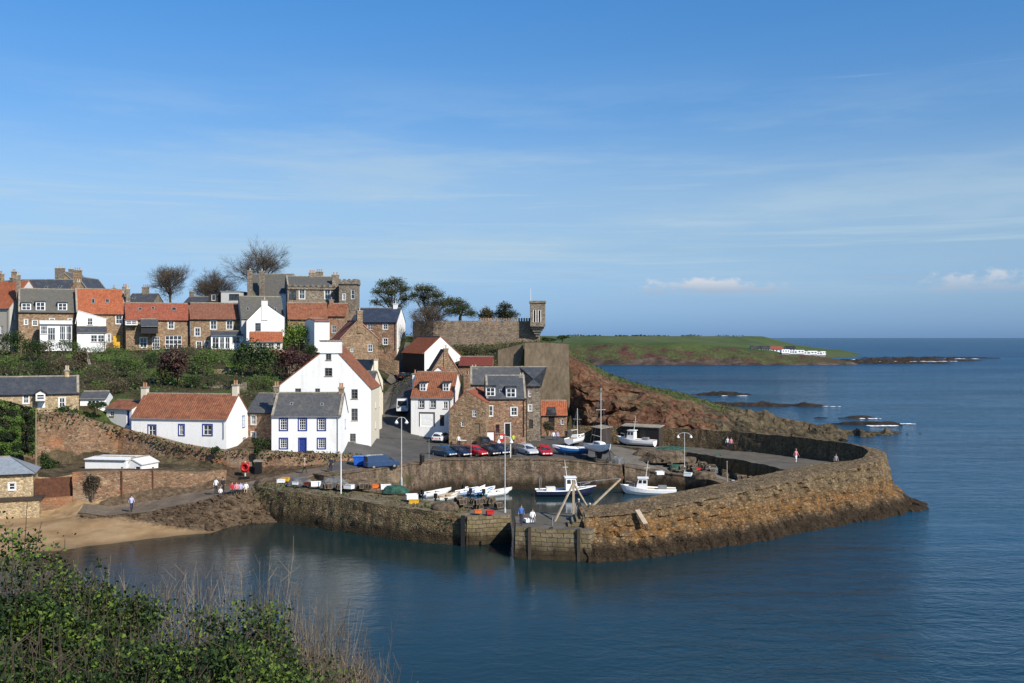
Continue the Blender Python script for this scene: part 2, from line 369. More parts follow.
L_OLIVE=leafmat('olive_leaves',(.075,.085,.03)); L_BROWN=leafmat('brown_twigs',(.115,.08,.05)); L_PURPLE=leafmat('purple_leaves',(.055,.018,.018))
L_PLUM=leafmat('plum_twigs',(.055,.036,.032)); L_LIME=leafmat('lime_leaves',(.15,.21,.03)); L_PINE=leafmat('pine_needles',(.055,.075,.034)); L_RUST=leafmat('rusty_leaves',(.14,.075,.025))
BARK=plain('grey_brown_bark',(.085,.066,.048),.95,vary=.35); TWIG=plain('dry_twigs',(.125,.092,.058),.9,vary=.3); PATHM=mottled('trodden_path',[(.3,C(.105,.082,.06)),(.55,C(.15,.118,.086)),(.75,C(.19,.155,.115))],.5,5,.3,.95,.4,.04); TWIG2=plain('dark_twigs',(.075,.056,.038),.9,vary=.3)
TWIGP=plain('pale_dry_stems',(.25,.205,.135),.9,vary=.25)
# ------------------------------------------------------------------ camera, sun, sky
cam=bpy.data.cameras.new('camera'); cam.sensor_width=36; cam.lens=36*F/1024; cam.shift_y=-4/1024; cam.clip_start=.5; cam.clip_end=90000
co=bpy.data.objects.new('camera',cam); COL.objects.link(co); co.location=(0,0,H); co.rotation_euler=(math.pi/2,0,0); SC.camera=co
EL=math.radians(37); SUNDIR=Vector((.69*math.cos(EL),-.725*math.cos(EL),math.sin(EL))).normalized()
sl=bpy.data.lights.new('sun','SUN'); sl.energy=4.9; sl.angle=math.radians(.55); sl.color=(1,.93,.83)
so=bpy.data.objects.new('sun',sl); COL.objects.link(so); so.rotation_euler=SUNDIR.to_track_quat('Z','Y').to_euler(); so.location=(60,-60,80)
w=bpy.data.worlds.new('World'); SC.world=w; w.use_nodes=True
def sky():
    t=w.node_tree; bg=t.nodes['Background']
    n=lambda ty: t.nodes.new(ty)
    def mth(op,a,b=None,cl=False):
        x=n('ShaderNodeMath'); x.operation=op; x.use_clamp=cl
        for i,v in ((0,a),(1,b)):
            if v is None: continue
            if isinstance(v,(int,float)): x.inputs[i].default_value=v
            else: t.links.new(v,x.inputs[i])
        return x.outputs[0]
    def mr(v,a,b,c,d,ty='SMOOTHSTEP'):
        x=n('ShaderNodeMapRange'); x.interpolation_type=ty; t.links.new(v,x.inputs[0])
        for i,k in ((1,a),(2,b),(3,c),(4,d)): x.inputs[i].default_value=k
        return x.outputs[0]
    def mix(f,a,b,mode='MIX'):
        x=n('ShaderNodeMix'); x.data_type='RGBA'; x.blend_type=mode
        if isinstance(f,(int,float)): x.inputs[0].default_value=f
        else: t.links.new(f,x.inputs[0])
        for i,v in ((6,a),(7,b)):
            if isinstance(v,tuple): x.inputs[i].default_value=v
            else: t.links.new(v,x.inputs[i])
        return x.outputs[2]
    s=n('ShaderNodeTexSky'); s.sky_type='NISHITA'; s.sun_disc=False; s.sun_elevation=EL
    s.sun_rotation=math.atan2(SUNDIR.x,SUNDIR.y); s.altitude=0; s.air_density=1.0; s.dust_density=.6; s.ozone_density=3.0
    tc=n('ShaderNodeTexCoord'); sp=n('ShaderNodeSeparateXYZ'); t.links.new(tc.outputs['Generated'],sp.inputs[0])
    X,Y,Z=sp.outputs
    h=mth('SQRT',mth('ADD',mth('MULTIPLY',X,X),mth('MULTIPLY',Y,Y)))
    el=mth('MULTIPLY',mth('ARCTAN2',Z,h),57.2958); az=mth('MULTIPLY',mth('ARCTAN2',X,Y),57.2958)
    # clear northern air: the blue deepens quickly with height
    r=n('ShaderNodeValToRGB'); e=r.color_ramp.elements
    stops=SKY_RAMP
    while len(e)<len(stops): e.new(.5)
    for k,(p,c) in enumerate(stops): e[k].position=p; e[k].color=(*c,1)
    t.links.new(mr(el,0,30,0,1,'LINEAR'),r.inputs[0])
    c=mix(1.0,mix(1.0,s.outputs[0],r.outputs[0],'MULTIPLY'),(2.0,2.0,2.0,1),'MULTIPLY')
    def cn(sx,sy,sc,det,rough,off=0):
        m=n('ShaderNodeCombineXYZ'); t.links.new(mth('MULTIPLY',az,sx),m.inputs[0]); t.links.new(mth('MULTIPLY',el,sy),m.inputs[1]); m.inputs[2].default_value=off
        x=n('ShaderNodeTexNoise'); x.inputs['Scale'].default_value=sc; x.inputs['Detail'].default_value=det; x.inputs['Roughness'].default_value=rough
        t.links.new(m.outputs[0],x.inputs['Vector']); return x.outputs[0]
    cirrus=cn(.05,.33,1.0,7,.6,3.1)
    ci=mth('MULTIPLY',mr(cirrus,.40,.70,0,1),mth('MULTIPLY',mr(el,1.0,5.5,0,1),mr(el,16,8,0,1)))
    c=mix(mth('MULTIPLY',ci,mr(az,8,24,.55,.36)),c,CLOUD_C)
    c=mix(mth('MULTIPLY',mr(el,.3,5,0,1),mr(el,13,6,0,.30)),c,CLOUD_C)
    st=cn(.05,1.5,1.0,6,.6,7.7)
    sm=mth('MULTIPLY',mr(st,.50,.70,0,.42),mth('MULTIPLY',mr(el,1.5,4,0,1),mr(el,10.5,7.5,0,1)))
    c=mix(sm,c,CLOUD_C)
    st3=cn(.12,2.6,1.0,5,.6,2.2)
    sm=mth('MULTIPLY',mr(st3,.58,.70,0,.30),mth('MULTIPLY',mr(el,2.2,3.4,0,1),mr(el,5.2,4.2,0,1)))
    c=mix(sm,c,CLOUD_S)
    st2=cn(.055,1.9,1.0,6,.6,1.7)
    sm=mth('MULTIPLY',mr(st2,.60,.72,0,.35),mth('MULTIPLY',mr(el,11.5,13,0,1),mr(el,15.5,14,0,1)))
    c=mix(mth('MULTIPLY',sm,mr(az,14,22,0,1)),c,CLOUD_C)
    # small cumulus banks low over the sea: (azimuth, half width, base, top)
    puff=cn(.75,1.3,1.0,8,.62,.4)
    big=cn(.35,.35,1.0,3,.5,5.2)
    for (a0,hw,b,tp,am) in ((10.9,5.6,2.45,3.35,.72),(25.8,4.8,2.35,3.5,.55)):
        dx=mth('ABSOLUTE',mth('SUBTRACT',az,a0)); fall=mr(dx,hw*.55,hw,1,0)
        base=mr(el,b-.12,b+.2,0,1)
        topn=mth('SUBTRACT',tp,mth('MULTIPLY',mth('SUBTRACT',1,fall),(tp-b)*.7))
        head=mth('SUBTRACT',mth('ADD',topn,mth('MULTIPLY',mth('SUBTRACT',puff,.5),1.9)),el)
        d=mth('MULTIPLY',mth('MULTIPLY',mr(head,0.0,.45,0,1),base),mth('MULTIPLY',fall,am))
        d=mth('MULTIPLY',d,mr(puff,.36,.58,.15,1))
        c=mix(d,c,mix(mr(el,b,tp,0,1),CLOUD_S,CLOUD_W))
    t.links.new(c,bg.inputs[0]); bg.inputs[1].default_value=SKY_STR
SKY_STR=.10
SKY_RAMP=[(p,tuple(k/2/1.19 for k in c)) for p,c in [(0,(.45,.81,1.74)),(.07,(.54,.80,1.38)),(.167,(.62,.86,1.20)),(.27,(.80,1.02,1.25)),(.42,(.70,1.06,1.36)),(.607,(.55,1.09,1.50)),(1,(.45,1.0,1.5))]]
CLOUD_C=(4.3,5.5,6.3,1); CLOUD_W=(6.4,6.3,6.4,1); CLOUD_S=(3.2,3.9,5.0,1)
sky()
SC.view_settings.view_transform='Standard'; SC.view_settings.look='None'; SC.view_settings.exposure=.25; SC.view_settings.gamma=1
SC.view_settings.use_curve_mapping=False
SC.cycles.use_denoising=True
SC.cycles.max_bounces=5; SC.cycles.diffuse_bounces=2; SC.cycles.glossy_bounces=3

# ------------------------------------------------------------------ sea
def seamat():
    t=NT('sea_water'); g=t.n('ShaderNodeNewGeometry'); s=t.n('ShaderNodeSeparateXYZ'); t.l(g.outputs['Position'],s.inputs[0])
    X,Y=s.outputs[0],s.outputs[1]
    p=t.pos()
    patch=t.noise(t.pos((.35,1,1)),.025,5,.6,.6)         # wind patches
    big=t.noise(t.pos((.10,.55,1)),.022,4,.6,.3)
    # shelter: small ripples inside the bay and the harbour, longer waves outside it
    out=t.maprange(t.math('ADD',X,t.math('MULTIPLY',patch.outputs[0],30)),20,60)
    wav=t.noise(t.pos((.62,1,1)),.55,4,.6,.9); rip=t.noise(t.pos((.8,1,1)),1.9,5,.65,.3); swl=t.noise(t.pos((.25,1,1)),.11,3,.5,.2)
    inh=t.math('MULTIPLY',t.math('MULTIPLY',t.maprange(Y,99,104),t.maprange(Y,139,134)),t.math('MULTIPLY',t.maprange(X,-22,-16),t.maprange(X,34,28)))
    calm=t.math('SUBTRACT',1,t.math('MULTIPLY',inh,.86))
    hgt=t.math('ADD',t.math('MULTIPLY',wav.outputs[0],t.math('ADD',.055,t.math('MULTIPLY',out,.70))),t.math('ADD',t.math('MULTIPLY',rip.outputs[0],t.math('ADD',.036,t.math('MULTIPLY',out,.20))),t.math('MULTIPLY',swl.outputs[0],t.math('ADD',.15,t.math('MULTIPLY',out,1.7)))))
    amp=t.math('MULTIPLY',t.math('MULTIPLY',calm,t.maprange(Y,180,700,1,1.7)),t.maprange(patch.outputs[0],.35,.65,.6,1.15))
    nb=t.n('ShaderNodeBump'); nb.inputs['Distance'].default_value=1.0; t.l(hgt,nb.inputs['Height']); t.l(t.math('MULTIPLY',amp,.62),nb.inputs['Strength'])
    deep=t.mix(t.maprange(big.outputs[0],.40,.64),C(.005,.036,.070),C(.009,.062,.110))
    bay=t.mix(t.maprange(patch.outputs[0],.35,.6),C(.007,.022,.023),C(.010,.030,.033))
    c=t.mix(out,bay,deep)
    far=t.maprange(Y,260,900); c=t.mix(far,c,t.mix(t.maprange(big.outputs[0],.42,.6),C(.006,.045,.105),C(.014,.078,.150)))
    # shallows over sand by the beach
    sh=t.math('MULTIPLY',t.maprange(X,-17,-42),t.maprange(Y,78,100)); c=t.mix(t.math('MULTIPLY',sh,.8),c,C(.05,.036,.02))
    # body colour under a rippled mirror; tilted wave facets keep far water from ever mirroring the sky fully
    df=t.n('ShaderNodeBsdfDiffuse'); t.l(c,df.inputs['Color']); gl=t.n('ShaderNodeBsdfGlossy'); gl.inputs['Roughness'].default_value=.09; t.l(nb.outputs[0],gl.inputs['Normal'])
    fr=t.n('ShaderNodeFresnel'); fr.inputs['IOR'].default_value=1.33; t.l(nb.outputs[0],fr.inputs['Normal'])
    cap=t.math('MINIMUM',fr.outputs[0],t.maprange(Y,150,800,.80,.40))
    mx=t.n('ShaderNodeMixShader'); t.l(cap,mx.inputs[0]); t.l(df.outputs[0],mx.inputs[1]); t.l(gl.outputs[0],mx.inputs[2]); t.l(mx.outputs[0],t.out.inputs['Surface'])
    t.t.nodes.remove(t.b); return t.mat
SEA=seamat()
mb=MB(); ys=[-200,40,160,400,1000,3000,9000,42000]; 
for a,b in zip(ys,ys[1:]):
    wdt=[max(500,abs(k)*1.3) for k in (a,b)]
    mb.poly([(-wdt[0],a,0),(wdt[0],a,0),(wdt[1],b,0),(-wdt[1],b,0)])
tag(mb.build('sea',SEA),'dark blue rippled sea running out to the horizon','sea',kind='structure')

# ------------------------------------------------------------------ terrain from surveyed points
CP=[(-130,-20,25),(-60,-20,19),(0,-20,20),(60,-20,18),(130,-20,16),(-130,20,24),(-60,20,13),(-20,10,12.5),(0,0,18.3),(-8,8,14),(0,10,12.5),(0,36,0),(20,30,0),
(60,30,0),(130,30,-3),(40,50,-3),(0,50,-3),(-130,60,14),(-75,60,5),(-60,55,2),(-50,50,0),(-40,55,-1.5),(-70,80,4),(-58,82,1.6),(-52,88,.4),
(-46,92,0),(-42.5,94,0),(-39,95.5,0),(-33.6,101,0),(-29,107,0),(-36,88,-1.5),(-28,97,-2),(-24,104,-2.5),(-20,90,-3),(-10,80,-3),(-40,86,-1),
(-49,95,.45),(-44,98,.5),(-38,101.6,.55),(-32.5,104.6,1.0),
(-50,100,.8),(-43.5,103.5,1.15),(-39.6,105.2,1.5),(-34,108,2.15),(-29.8,108.8,3.1),(-60,102,1.2),(-62,105,1.6),(-49,106.6,1.05),(-42.6,109.6,1.4),(-36,112.5,2.4),(-32,114.6,3.1),(-50.5,109,2.7),(-47.8,109.6,2.8),(-51,111.2,4.6),
(-62,113,4.9),(-58,111,4.9),(-46.6,110.6,5.0),(-42.6,112.6,5.0),(-36,115.7,4.4),(-53,115,4.8),(-45,116.5,4.8),(-38,117.5,4.5),(-57,119.3,4.6),(-45,119,4.6),

(-66,130,11.2),(-58,130,10.6),(-30,128,5.8),(-22,129,5.3),(-17,131,4.7),
(0,134,3.9),(8,134,3.6),(14.4,134.2,3.0),(0,132,-3),(13.6,132.3,-3),(-18,109,-3),(-26,114,3.3),(-22.5,114.5,3.5),
(-14,138,4.2),(-5,140,4.2),(5,142,4.25),(12,145,4.1),(-15,146,4.4),(-5,150,4.4),(8,155,4.5),(12,160,4.6),(-10,155,5.0),
(16,134.6,2.8),(19,135.2,2.2),(23.7,132.9,1.9),(27.2,128.8,1.6),(28.6,125.4,1.1),(13.8,131,-3),(18,131.6,-3),(22.2,129.8,-3),(25,126.3,-3),(26,123,-3),(28.5,119,-1.5),(30,114,-2),(27,112,-3),(31,124,1.2),(20,138,3.0),(25,136,2.4),(18,147,3.8),(24,143,3.4),(35,120,1),(45,125,-2),(60,125,-3),
(3,163,4.5),(11,160,4.7),(18,158,4.8),(30,156,4.5),(40,158,3.5),(48,165,0),(56,180,-2),(2,166.6,4.5),(9.6,166.2,4.8),(2,169.5,19),(9.4,169.5,17.8),(10.8,169,15.5),
(12.5,172,14),(18.6,172,11.3),(25.5,172,9.2),(30.6,172,7.2),(38,172,5.6),(46,178,3.6),(10.9,185,17),(15.5,185,15.1),(21.3,185,12.3),(32,185,9.9),(36.3,186,7.5),(43,190,6.2),(52,190,5.8),(58,195,3.6),(64,204,2.0),(75,206,.8),(81,209,-1),
(8,215,17),(16,205,6),(25,203,2),(34,203,0),(45,206,0),(55,212,0),(66,214,-.3),(75,216,-2.5),(20,222,-3),(40,225,-3),(92,225,-3),(92,190,-3),(70,185,-3),(92,120,-3),
(-22,203,17.8),(-10,202,18.2),(0,200,18.5),(6.6,199,18.6),(-22,209,20),(6,207,20.3),(8.5,200,18.6),(-20,240,20),(5,235,19),(5,262,-3),(-60,262,20),(-130,275,22),(92,275,-3),
(-14,196,17.5),(-4,194,17.5),(1,190,18.8),(-12,182,15),(-2,180,15.5),(0,172,14.5),(-12,170,9.5),(-4,161,5),(-13.5,160,6.2),
(-17,146,4.4),(-17,168,7.5),(-19,190,10.8),(-22,200,12.5),(-25,208,15),(-12.8,168,7.6),(-14.5,190,11.2),(-21.3,168,7.5),(-23.3,190,11.2),
(-23,150,6),(-28,142,9),(-34,142,10.5),(-50,142,12),(-75,142,12.4),(-100,142,14),(-90,165,15),(-60,165,14.6),(-42,165,14),(-32,165,11.5),(-110,193,17.5),(-60,193,17.4),(-45,193,17.3),(-36,193,16.6),(-29,193,14.6),(-120,215,19.5),(-60,215,19),(-35,212,18.6),(-28,212,17.6)]
RET=[(-72,115,11.6,4),(-66,117.6,11.4,4),(-58,120.8,11.0,4),(-53.6,123.4,10.6,4),(-51.9,125.4,9.5,4),(-49.8,126.6,8.45,4),(-45.4,125.4,7.55,4),(-41.2,123.6,6.75,3.6),(-36.6,121.9,6.25,3),(-33,121.2,6.15,3),(-28,121.4,6.0,3),(-24.5,122.8,5.75,3.6),(-21.5,124.5,5.5,3.8),(-18.5,127.4,4.9,4),(-16.8,129.6,4.6,4)]
QUAY=[(-21.6,114.6,4.1,-2),(-14.0,123.2,4.1,-2),(-9.2,130.2,4.0,-2),(0,131.9,3.95,-2),(8,132.2,3.65,-2),(14.6,132.6,3.0,-2)]
def along(line,foot,top,footz,topd,every=2.2):
    for i in range(len(line)-1):
        a=Vector(line[i][:3]); b=Vector(line[i+1][:3]); L=(b-a).length; n=max(1,int(L/every)); d=(b-a); d.z=0; d.normalize(); nn=Vector((-d.y,d.x,0))
        for q in range(n):
            p=a.lerp(b,q/n); f=p-nn*foot; t=p+nn*top; CP.append((f.x,f.y,footz(p.x))); CP.append((t.x,t.y,p.z-topd))
along(RET,.9,1.1,lambda x: float(np.interp(x,[-40,-36,-33,-28,-21.5,-17],[4.6,4.3,3.5,4.0,4.35,4.45])),.35)
along(QUAY,1.0,1.8,lambda x:-3.0,.05)
CP+=[(-50,134,8.0),(-53.5,131.5,8.9),(-36,128,6.2)]
GX0,GX1,GY0,GY1,ST=-130,92,-20,275,1.0
def raster():
    nx=int((GX1-GX0)/ST)+1; ny=int((GY1-GY0)/ST)+1
    Z=np.full((ny,nx),-3.0)
    vs,es,fs,*_=delaunay_2d_cdt([Vector((p[0],p[1])) for p in CP],[],[],0,1e-4)
    key={(round(p[0],3),round(p[1],3)):p[2] for p in CP}
    zs=[key[(round(v.x,3),round(v.y,3))] for v in vs]
    gx=GX0+np.arange(nx)*ST; gy=GY0+np.arange(ny)*ST
    for f in fs:
        (ax,ay),(bx,by),(cx,cy)=[(vs[i].x,vs[i].y) for i in f]; za,zb,zc=[zs[i] for i in f]
        i0=max(0,int((min(ax,bx,cx)-GX0)/ST)); i1=min(nx-1,int((max(ax,bx,cx)-GX0)/ST)+1)
        j0=max(0,int((min(ay,by,cy)-GY0)/ST)); j1=min(ny-1,int((max(ay,by,cy)-GY0)/ST)+1)
        if i1<i0 or j1<j0: continue
        XX,YY=np.meshgrid(gx[i0:i1+1],gy[j0:j1+1]); D=(by-cy)*(ax-cx)+(cx-bx)*(ay-cy)
        if abs(D)<1e-9: continue
        l1=((by-cy)*(XX-cx)+(cx-bx)*(YY-cy))/D; l2=((cy-ay)*(XX-cx)+(ax-cx)*(YY-cy))/D; l3=1-l1-l2
        m=(l1>=-1e-6)&(l2>=-1e-6)&(l3>=-1e-6)
        Z[j0:j1+1,i0:i1+1][m]=(l1*za+l2*zb+l3*zc)[m]
    return gx,gy,Z
GXS,GYS,TZ=raster()
# flat made ground keeps its level, open ground is uneven
def inpoly(x,y,poly):
    c=False; n=len(poly)
    for i in range(n):
        x1,y1=poly[i][:2]; x2,y2=poly[i-1][:2]
        if (y1>y)!=(y2>y) and x<(x2-x1)*(y-y1)/(y2-y1)+x1: c=not c
    return c
FLAT=[(-64,111),(-28,111),(-22,108),(16,126),(28,116),(34,126),(26,146),(16,160),(6,163),(-10,160),(-12,168),(-14,192),(-20,206),(-27,206),(-24,190),(-23,168),(-22,146),(-24,135),(-40,128),(-64,130)]
def roughness(x,y):
    if inpoly(x,y,FLAT): return 0
    if y<60: return .5
    if x>9 and y>158: return 1.0
    return .35
gyy,gxx=np.gradient(TZ,ST); SL=np.sqrt(gxx**2+gyy**2)
TV=[]; 
for j,y in enumerate(GYS):
    for i,x in enumerate(GXS):
        z=TZ[j,i]; a=roughness(x,y)
        if a and z>-2.5:
            v=Vector((x*.16,y*.16,0)); z+=a*.9*mnoise.fractal(v,1,2,5); TZ[j,i]=z
        dx=dy=0
        if x>9.5 and y>160 and SL[j,i]>.35 and z>-1:     # broken cliff face
            k=min(1.0,SL[j,i])
            q=Vector((x*.20,y*.20,z*.30)); n=mnoise.noise_vector(q)+.6*mnoise.noise_vector(q*2.3)+.35*mnoise.noise_vector(q*5.1)
            dx=n.x*1.1*k; dy=n.y*1.5*k; z+=abs(n.z)*1.1*k*(1 if z>3 else .3)
        TV.append((x+dx,y+dy,z))
def hz(x,y):
    fx=min(max((x-GX0)/ST,0),len(GXS)-1.001); fy=min(max((y-GY0)/ST,0),len(GYS)-1.001); i=int(fx); j=int(fy); u=fx-i; v=fy-j
    return float((TZ[j,i]*(1-u)+TZ[j,i+1]*u)*(1-v)+(TZ[j+1,i]*(1-u)+TZ[j+1,i+1]*u)*v)
nx=len(GXS); tm=MB(); tm.v=TV
for j in range(len(GYS)-1):
    for i in range(nx-1):
        x=GXS[i]; y=GYS[j]; z=TZ[j,i]
        if max(TZ[j,i],TZ[j+1,i],TZ[j,i+1],TZ[j+1,i+1])<-2.6: continue
        if x>=10 and y>=160: continue
        nzz=mnoise.noise(Vector((x*.2,y*.2,3)))
        if x>9.0 and y>150:
            m=2 if (x<31+nzz*5 and z>2.2) else 3
            if SL[j,i]<.45 and y>176+nzz*4 and z>5: m=1
        elif y<60: m=0
        elif x<-24 and 78<y<113.2 and z<3.8: m=4
        elif y<128 and x<-35 and z>3.6: m=3
        elif inpoly(x,y,FLAT): m=5 if y<134 else 6
        elif y>196 and x>-24: m=1
        else: m=0
        if x>-16 and 126<y<165 and z<5.6: m=6
        tm.f.append((j*nx+i,j*nx+i+1,(j+1)*nx+i+1,(j+1)*nx+i)); tm.m.append(m); tm.uv.append([(0,0)]*4)
tag(tm.build('terrain',[SCRUB,TURF,CLIFF,BROWNROCK,SHORE,ROCKY,SETTS],smooth=False),'green hillside, red sandstone cliff and shore the village stands on','terrain',kind='structure')

def ground_hit(px,py,d0=100,d1=265):
    d=d0
    while d<d1:
        p=P(px,py,d)
        if p.z<=hz(p.x,p.y): return Vector((p.x,p.y,hz(p.x,p.y)))
        d+=.4
    return None
def drape(name,poly,mat,label,cat,dz=.05,step=1.0,wob=0,fn=None):
    pts=[]; n=len(poly)
    for i in range(n):
        a=Vector(poly[i][:2]); b=Vector(poly[(i+1)%n][:2]); k=max(1,int((b-a).length/step))
        for q in range(k):
            p=a.lerp(b,q/k)
            if wob: p=p+Vector((mnoise.noise(Vector((p.x*.4,p.y*.4,1))),mnoise.noise(Vector((p.x*.4,p.y*.4,5)))))*wob
            pts.append(p)
    nb=len(pts); x0=min(p.x for p in pts); x1=max(p.x for p in pts); y0=min(p.y for p in pts); y1=max(p.y for p in pts)
    y=math.ceil(y0)
    while y<y1:
        x=math.ceil(x0)
        while x<x1:
            if inpoly(x,y,pts) and min((p-Vector((x,y))).length for p in pts)>.35: pts.append(Vector((x,y)))
            x+=step
        y+=step
    vs,es,fs,*_=delaunay_2d_cdt(pts,[],[list(range(nb))],1,1e-4)
    f=fn or hz
    m=MB(); m.faces([(v.x,v.y,f(v.x,v.y)+dz) for v in vs],[tuple(q) for q in fs])
    o=m.build(name,mat); return tag(o,label,cat,kind='structure')

drape('quay_paving',[(-21.5,116.5),(-14.2,125),(-9.6,132.8),(0,134.6),(8,134.6),(14.2,134.8),(13.5,146),(12,160),(2.5,162),(-8,157),(-13.5,158),(-14,150),(-20,148),(-22.5,135),(-22.5,124)],ASPHALT,'worn dark asphalt quay where the cars park','quay',.07)
drape('street',[(-20.6,147.5),(-14.2,149.5),(-13.4,158),(-14,168),(-16,190),(-19.5,204),(-23.5,204),(-22,190),(-20.6,168)],ASPHALT,'steep asphalt street climbing from the harbour past the van','street',.11)
drape('beach_path',[(-46,105.4),(-42.5,104.4),(-39.5,105.3),(-34,108.1),(-29.4,109.8),(-26,113),(-22,116.2),(-22.4,122),(-27.5,117.6),(-32,114.4),(-36.2,112.3),(-42.4,109.6),(-46,107.4)],PATHM,'pale footpath running along the foot of the sea wall','path',.06,1.0,.3)
drape('slipway',[(15,135),(19,135.4),(23.8,133),(27.4,129),(29,126.5),(31,128.5),(25.5,138.5),(18,147.5),(13.6,147)],CONCRETE,'worn concrete slipway with boats hauled up beside the sheds','slipway',.06)

LAWN=mottled('garden_lawn',[(.3,C(.05,.085,.016)),(.6,C(.085,.135,.024)),(.8,C(.12,.13,.04))],.4,5,.3)
for pts in ([(92,354),(124,353),(128,360),(118,363),(96,362)],[(166,374),(186,371),(192,380),(176,386),(165,382)],[(222,361),(245,358),(247,370),(230,372)],[(64,353),(84,352),(86,357),(66,359)]):
    q=[ground_hit(a,b,137) for a,b in pts]
    if all(p is not None for p in q): drape('lawn',[(p.x,p.y) for p in q],LAWN,'small bright green lawn on the terraced slope','lawn',.10,1.0,.4)
# ------------------------------------------------------------------ swept masonry
def catmull(P0,P1,P2,P3,t):
    return .5*((2*P1)+(-P0+P2)*t+(2*P0-5*P1+4*P2-P3)*t*t+(-P0+3*P1-3*P2+P3)*t**3)
def rough(p,amp,fr=1.1):
    v=Vector(p); return v+mnoise.noise_vector(v*fr)*amp+mnoise.noise_vector(v*fr*.33+Vector((9,2,4)))*amp*1.1
def sweep(mb,stations,segs,step=.6,smooth=True,amps=None,mats=None,fr=1.1,blocks=()):
    """stations: a profile (list of points) each; segs: pieces per profile edge; the skin is roughened like masonry"""
    S=[[Vector(p) for p in s] for s in stations]; rings=[]; mm_seg=[k for k in range(len(segs)) for _ in range(segs[k])]+[-1]
    for i in range(len(S)-1):
        L=max((S[i+1][k]-S[i][k]).length for k in range(len(S[0]))); n=max(1,int(L/step))
        for q in range(n+(1 if i==len(S)-2 else 0)):
            t=q/n; r=[]
            for k in range(len(S[0])):
                if smooth: r.append(catmull(S[max(i-1,0)][k],S[i][k],S[i+1][k],S[min(i+2,len(S)-1)][k],t))
                else: r.append(S[i][k].lerp(S[i+1][k],t))
            rings.append(r)
    full=[]; am=[]; mm=[]; arc=0.0
    for ri,r in enumerate(rings):
        row=[]
        for k in range(len(r)-1):
            for q in range(segs[k]):
                row.append(r[k].lerp(r[k+1],q/segs[k]))
                if ri==0: am.append((amps or [.1]*len(segs))[k]); mm.append((mats or [0]*len(segs))[k])
        row.append(r[-1])
        if ri==0: am.append(am[-1])
        if ri: arc+=(r[2 if len(r)>2 else 1]-rings[ri-1][2 if len(r)>2 else 1]).length
        out=[rough(p,am[c],fr) for c,p in enumerate(row)]
        if blocks:
            nx_=(rings[min(ri+1,len(rings)-1)][2]-rings[max(ri-1,0)][2]); nx_=Vector((nx_.y,-nx_.x,0)).normalized()
            for c,p in enumerate(row):
                if mm_seg[c] in blocks:
                    rw=math.floor(p.z/.46); k_=mnoise.cell(Vector((arc/.62+rw*.43,rw*1.0+.5,3.5)))-.5
                    out[c]=out[c]+nx_*k_*.26
        full.append(out)
    nc=len(full[0]); vs=[p for r in full for p in r]; b=len(mb.v); mb.v.extend([tuple(v) for v in vs])
    for i in range(len(full)-1):
        for c in range(nc-1):
            mb.f.append((b+i*nc+c,b+(i+1)*nc+c,b+(i+1)*nc+c+1,b+i*nc+c+1)); mb.m.append(mm[c]); mb.uv.append([(0,0)]*4)
    for r in (0,len(full)-1):
        idx=tuple(b+r*nc+c for c in range(nc)); mb.f.append(idx if r==0 else idx[::-1]); mb.m.append(mm[0]); mb.uv.append([(0,0)]*nc)
    return mb
def wallrun(name,label,cat,line,th,mat,batter=.25,step=.7,amp=.07,cope=None,smooth=False,cz=.18,group=None,copemat=None):
    """line: (x,y,ztop,zbot) along the face that looks at the sea; the wall is th thick behind it"""
    pts=[Vector((p[0],p[1],0)) for p in line]; st=[]; cs=[]
    for i,p in enumerate(pts):
        d=(pts[min(i+1,len(pts)-1)]-pts[max(i-1,0)]).normalized(); n=Vector((-d.y,d.x,0))    # to the back
        zt,zb=line[i][2],line[i][3]
        f=lambda off,z: p+n*off+Vector((0,0,z))
        st.append([f(-batter,zb),f(0,zt),f(th,zt),f(th,zb)])
        if cope: cs.append([f(-.10,zt-.02),f(-.10,zt+cz),f(th+.08,zt+cz),f(th+.08,zt-.02)])
    hgt=max(l[2]-l[3] for l in line); mb=MB(); sweep(mb,st,[max(2,int(hgt/.7)),max(1,int(th/.8)),1],step,smooth,[amp,amp*.7,.02])
    o=mb.build(name,mat); tag(o,label,cat,group)
    if cope:
        m2=MB(); sweep(m2,cs,[1,1,1],step,smooth,[.05,.05,.05]); m2.build('coping',copemat or S_COPE,o)
    return o

# outer pier: one long curved breakwater
OB=[(6.6,89.2,3.75,.5),(12.6,91.5,3.9,.6),(17.9,95,4.2,.9),(23.5,98.8,4.55,1),(30,104,4.9,1),(36.8,109.3,5.3,1.2),(42.0,113.9,5.7,2.6),(45.2,118.3,6.1,4.4),(46.2,122.2,6.3,3.8),(45.4,126,6.4,1.6),(43.4,129.8,6.5,.8),(37.0,139.8,6.5,.6),(25.5,149.6,6.5,.6),(10,154.6,6.5,.5)]
st=[]
for i,(x,y,zt,toe) in enumerate(OB):
    p=Vector((x,y,0)); a=Vector(OB[max(i-1,0)][:2]); b=Vector(OB[min(i+1,len(OB)-1)][:2]); d=(b-a).normalized()
    if i==0: d=Vector((.99,.08))
    n=Vector((-d.y,d.x,0))
    wd=3.4 if i<6 else (2.1 if i<9 else 1.5); bt=1.5 if i<6 else .9
    zb=-1.5 if i<4 else (3.2 if i<12 else 3.4)
    f=lambda off,z: p+n*off+Vector((0,0,z))
    zr_=2.3 if 6<=i<=8 else 1.55; st.append([f(-toe-1.2,-1.2),f(-toe*.5,.55),f(.1,zr_),f(bt,zt-.12),f(bt+.35,zt),f(bt+wd,zt+(.3 if i<6 else .12)),f(bt+wd+.15,zb)])
mb=MB(); sweep(mb,st,[5,4,15,1,6,6],.31,True,[.42,.36,.10,.08,.10,.06],fr=1.5,blocks=(2,))
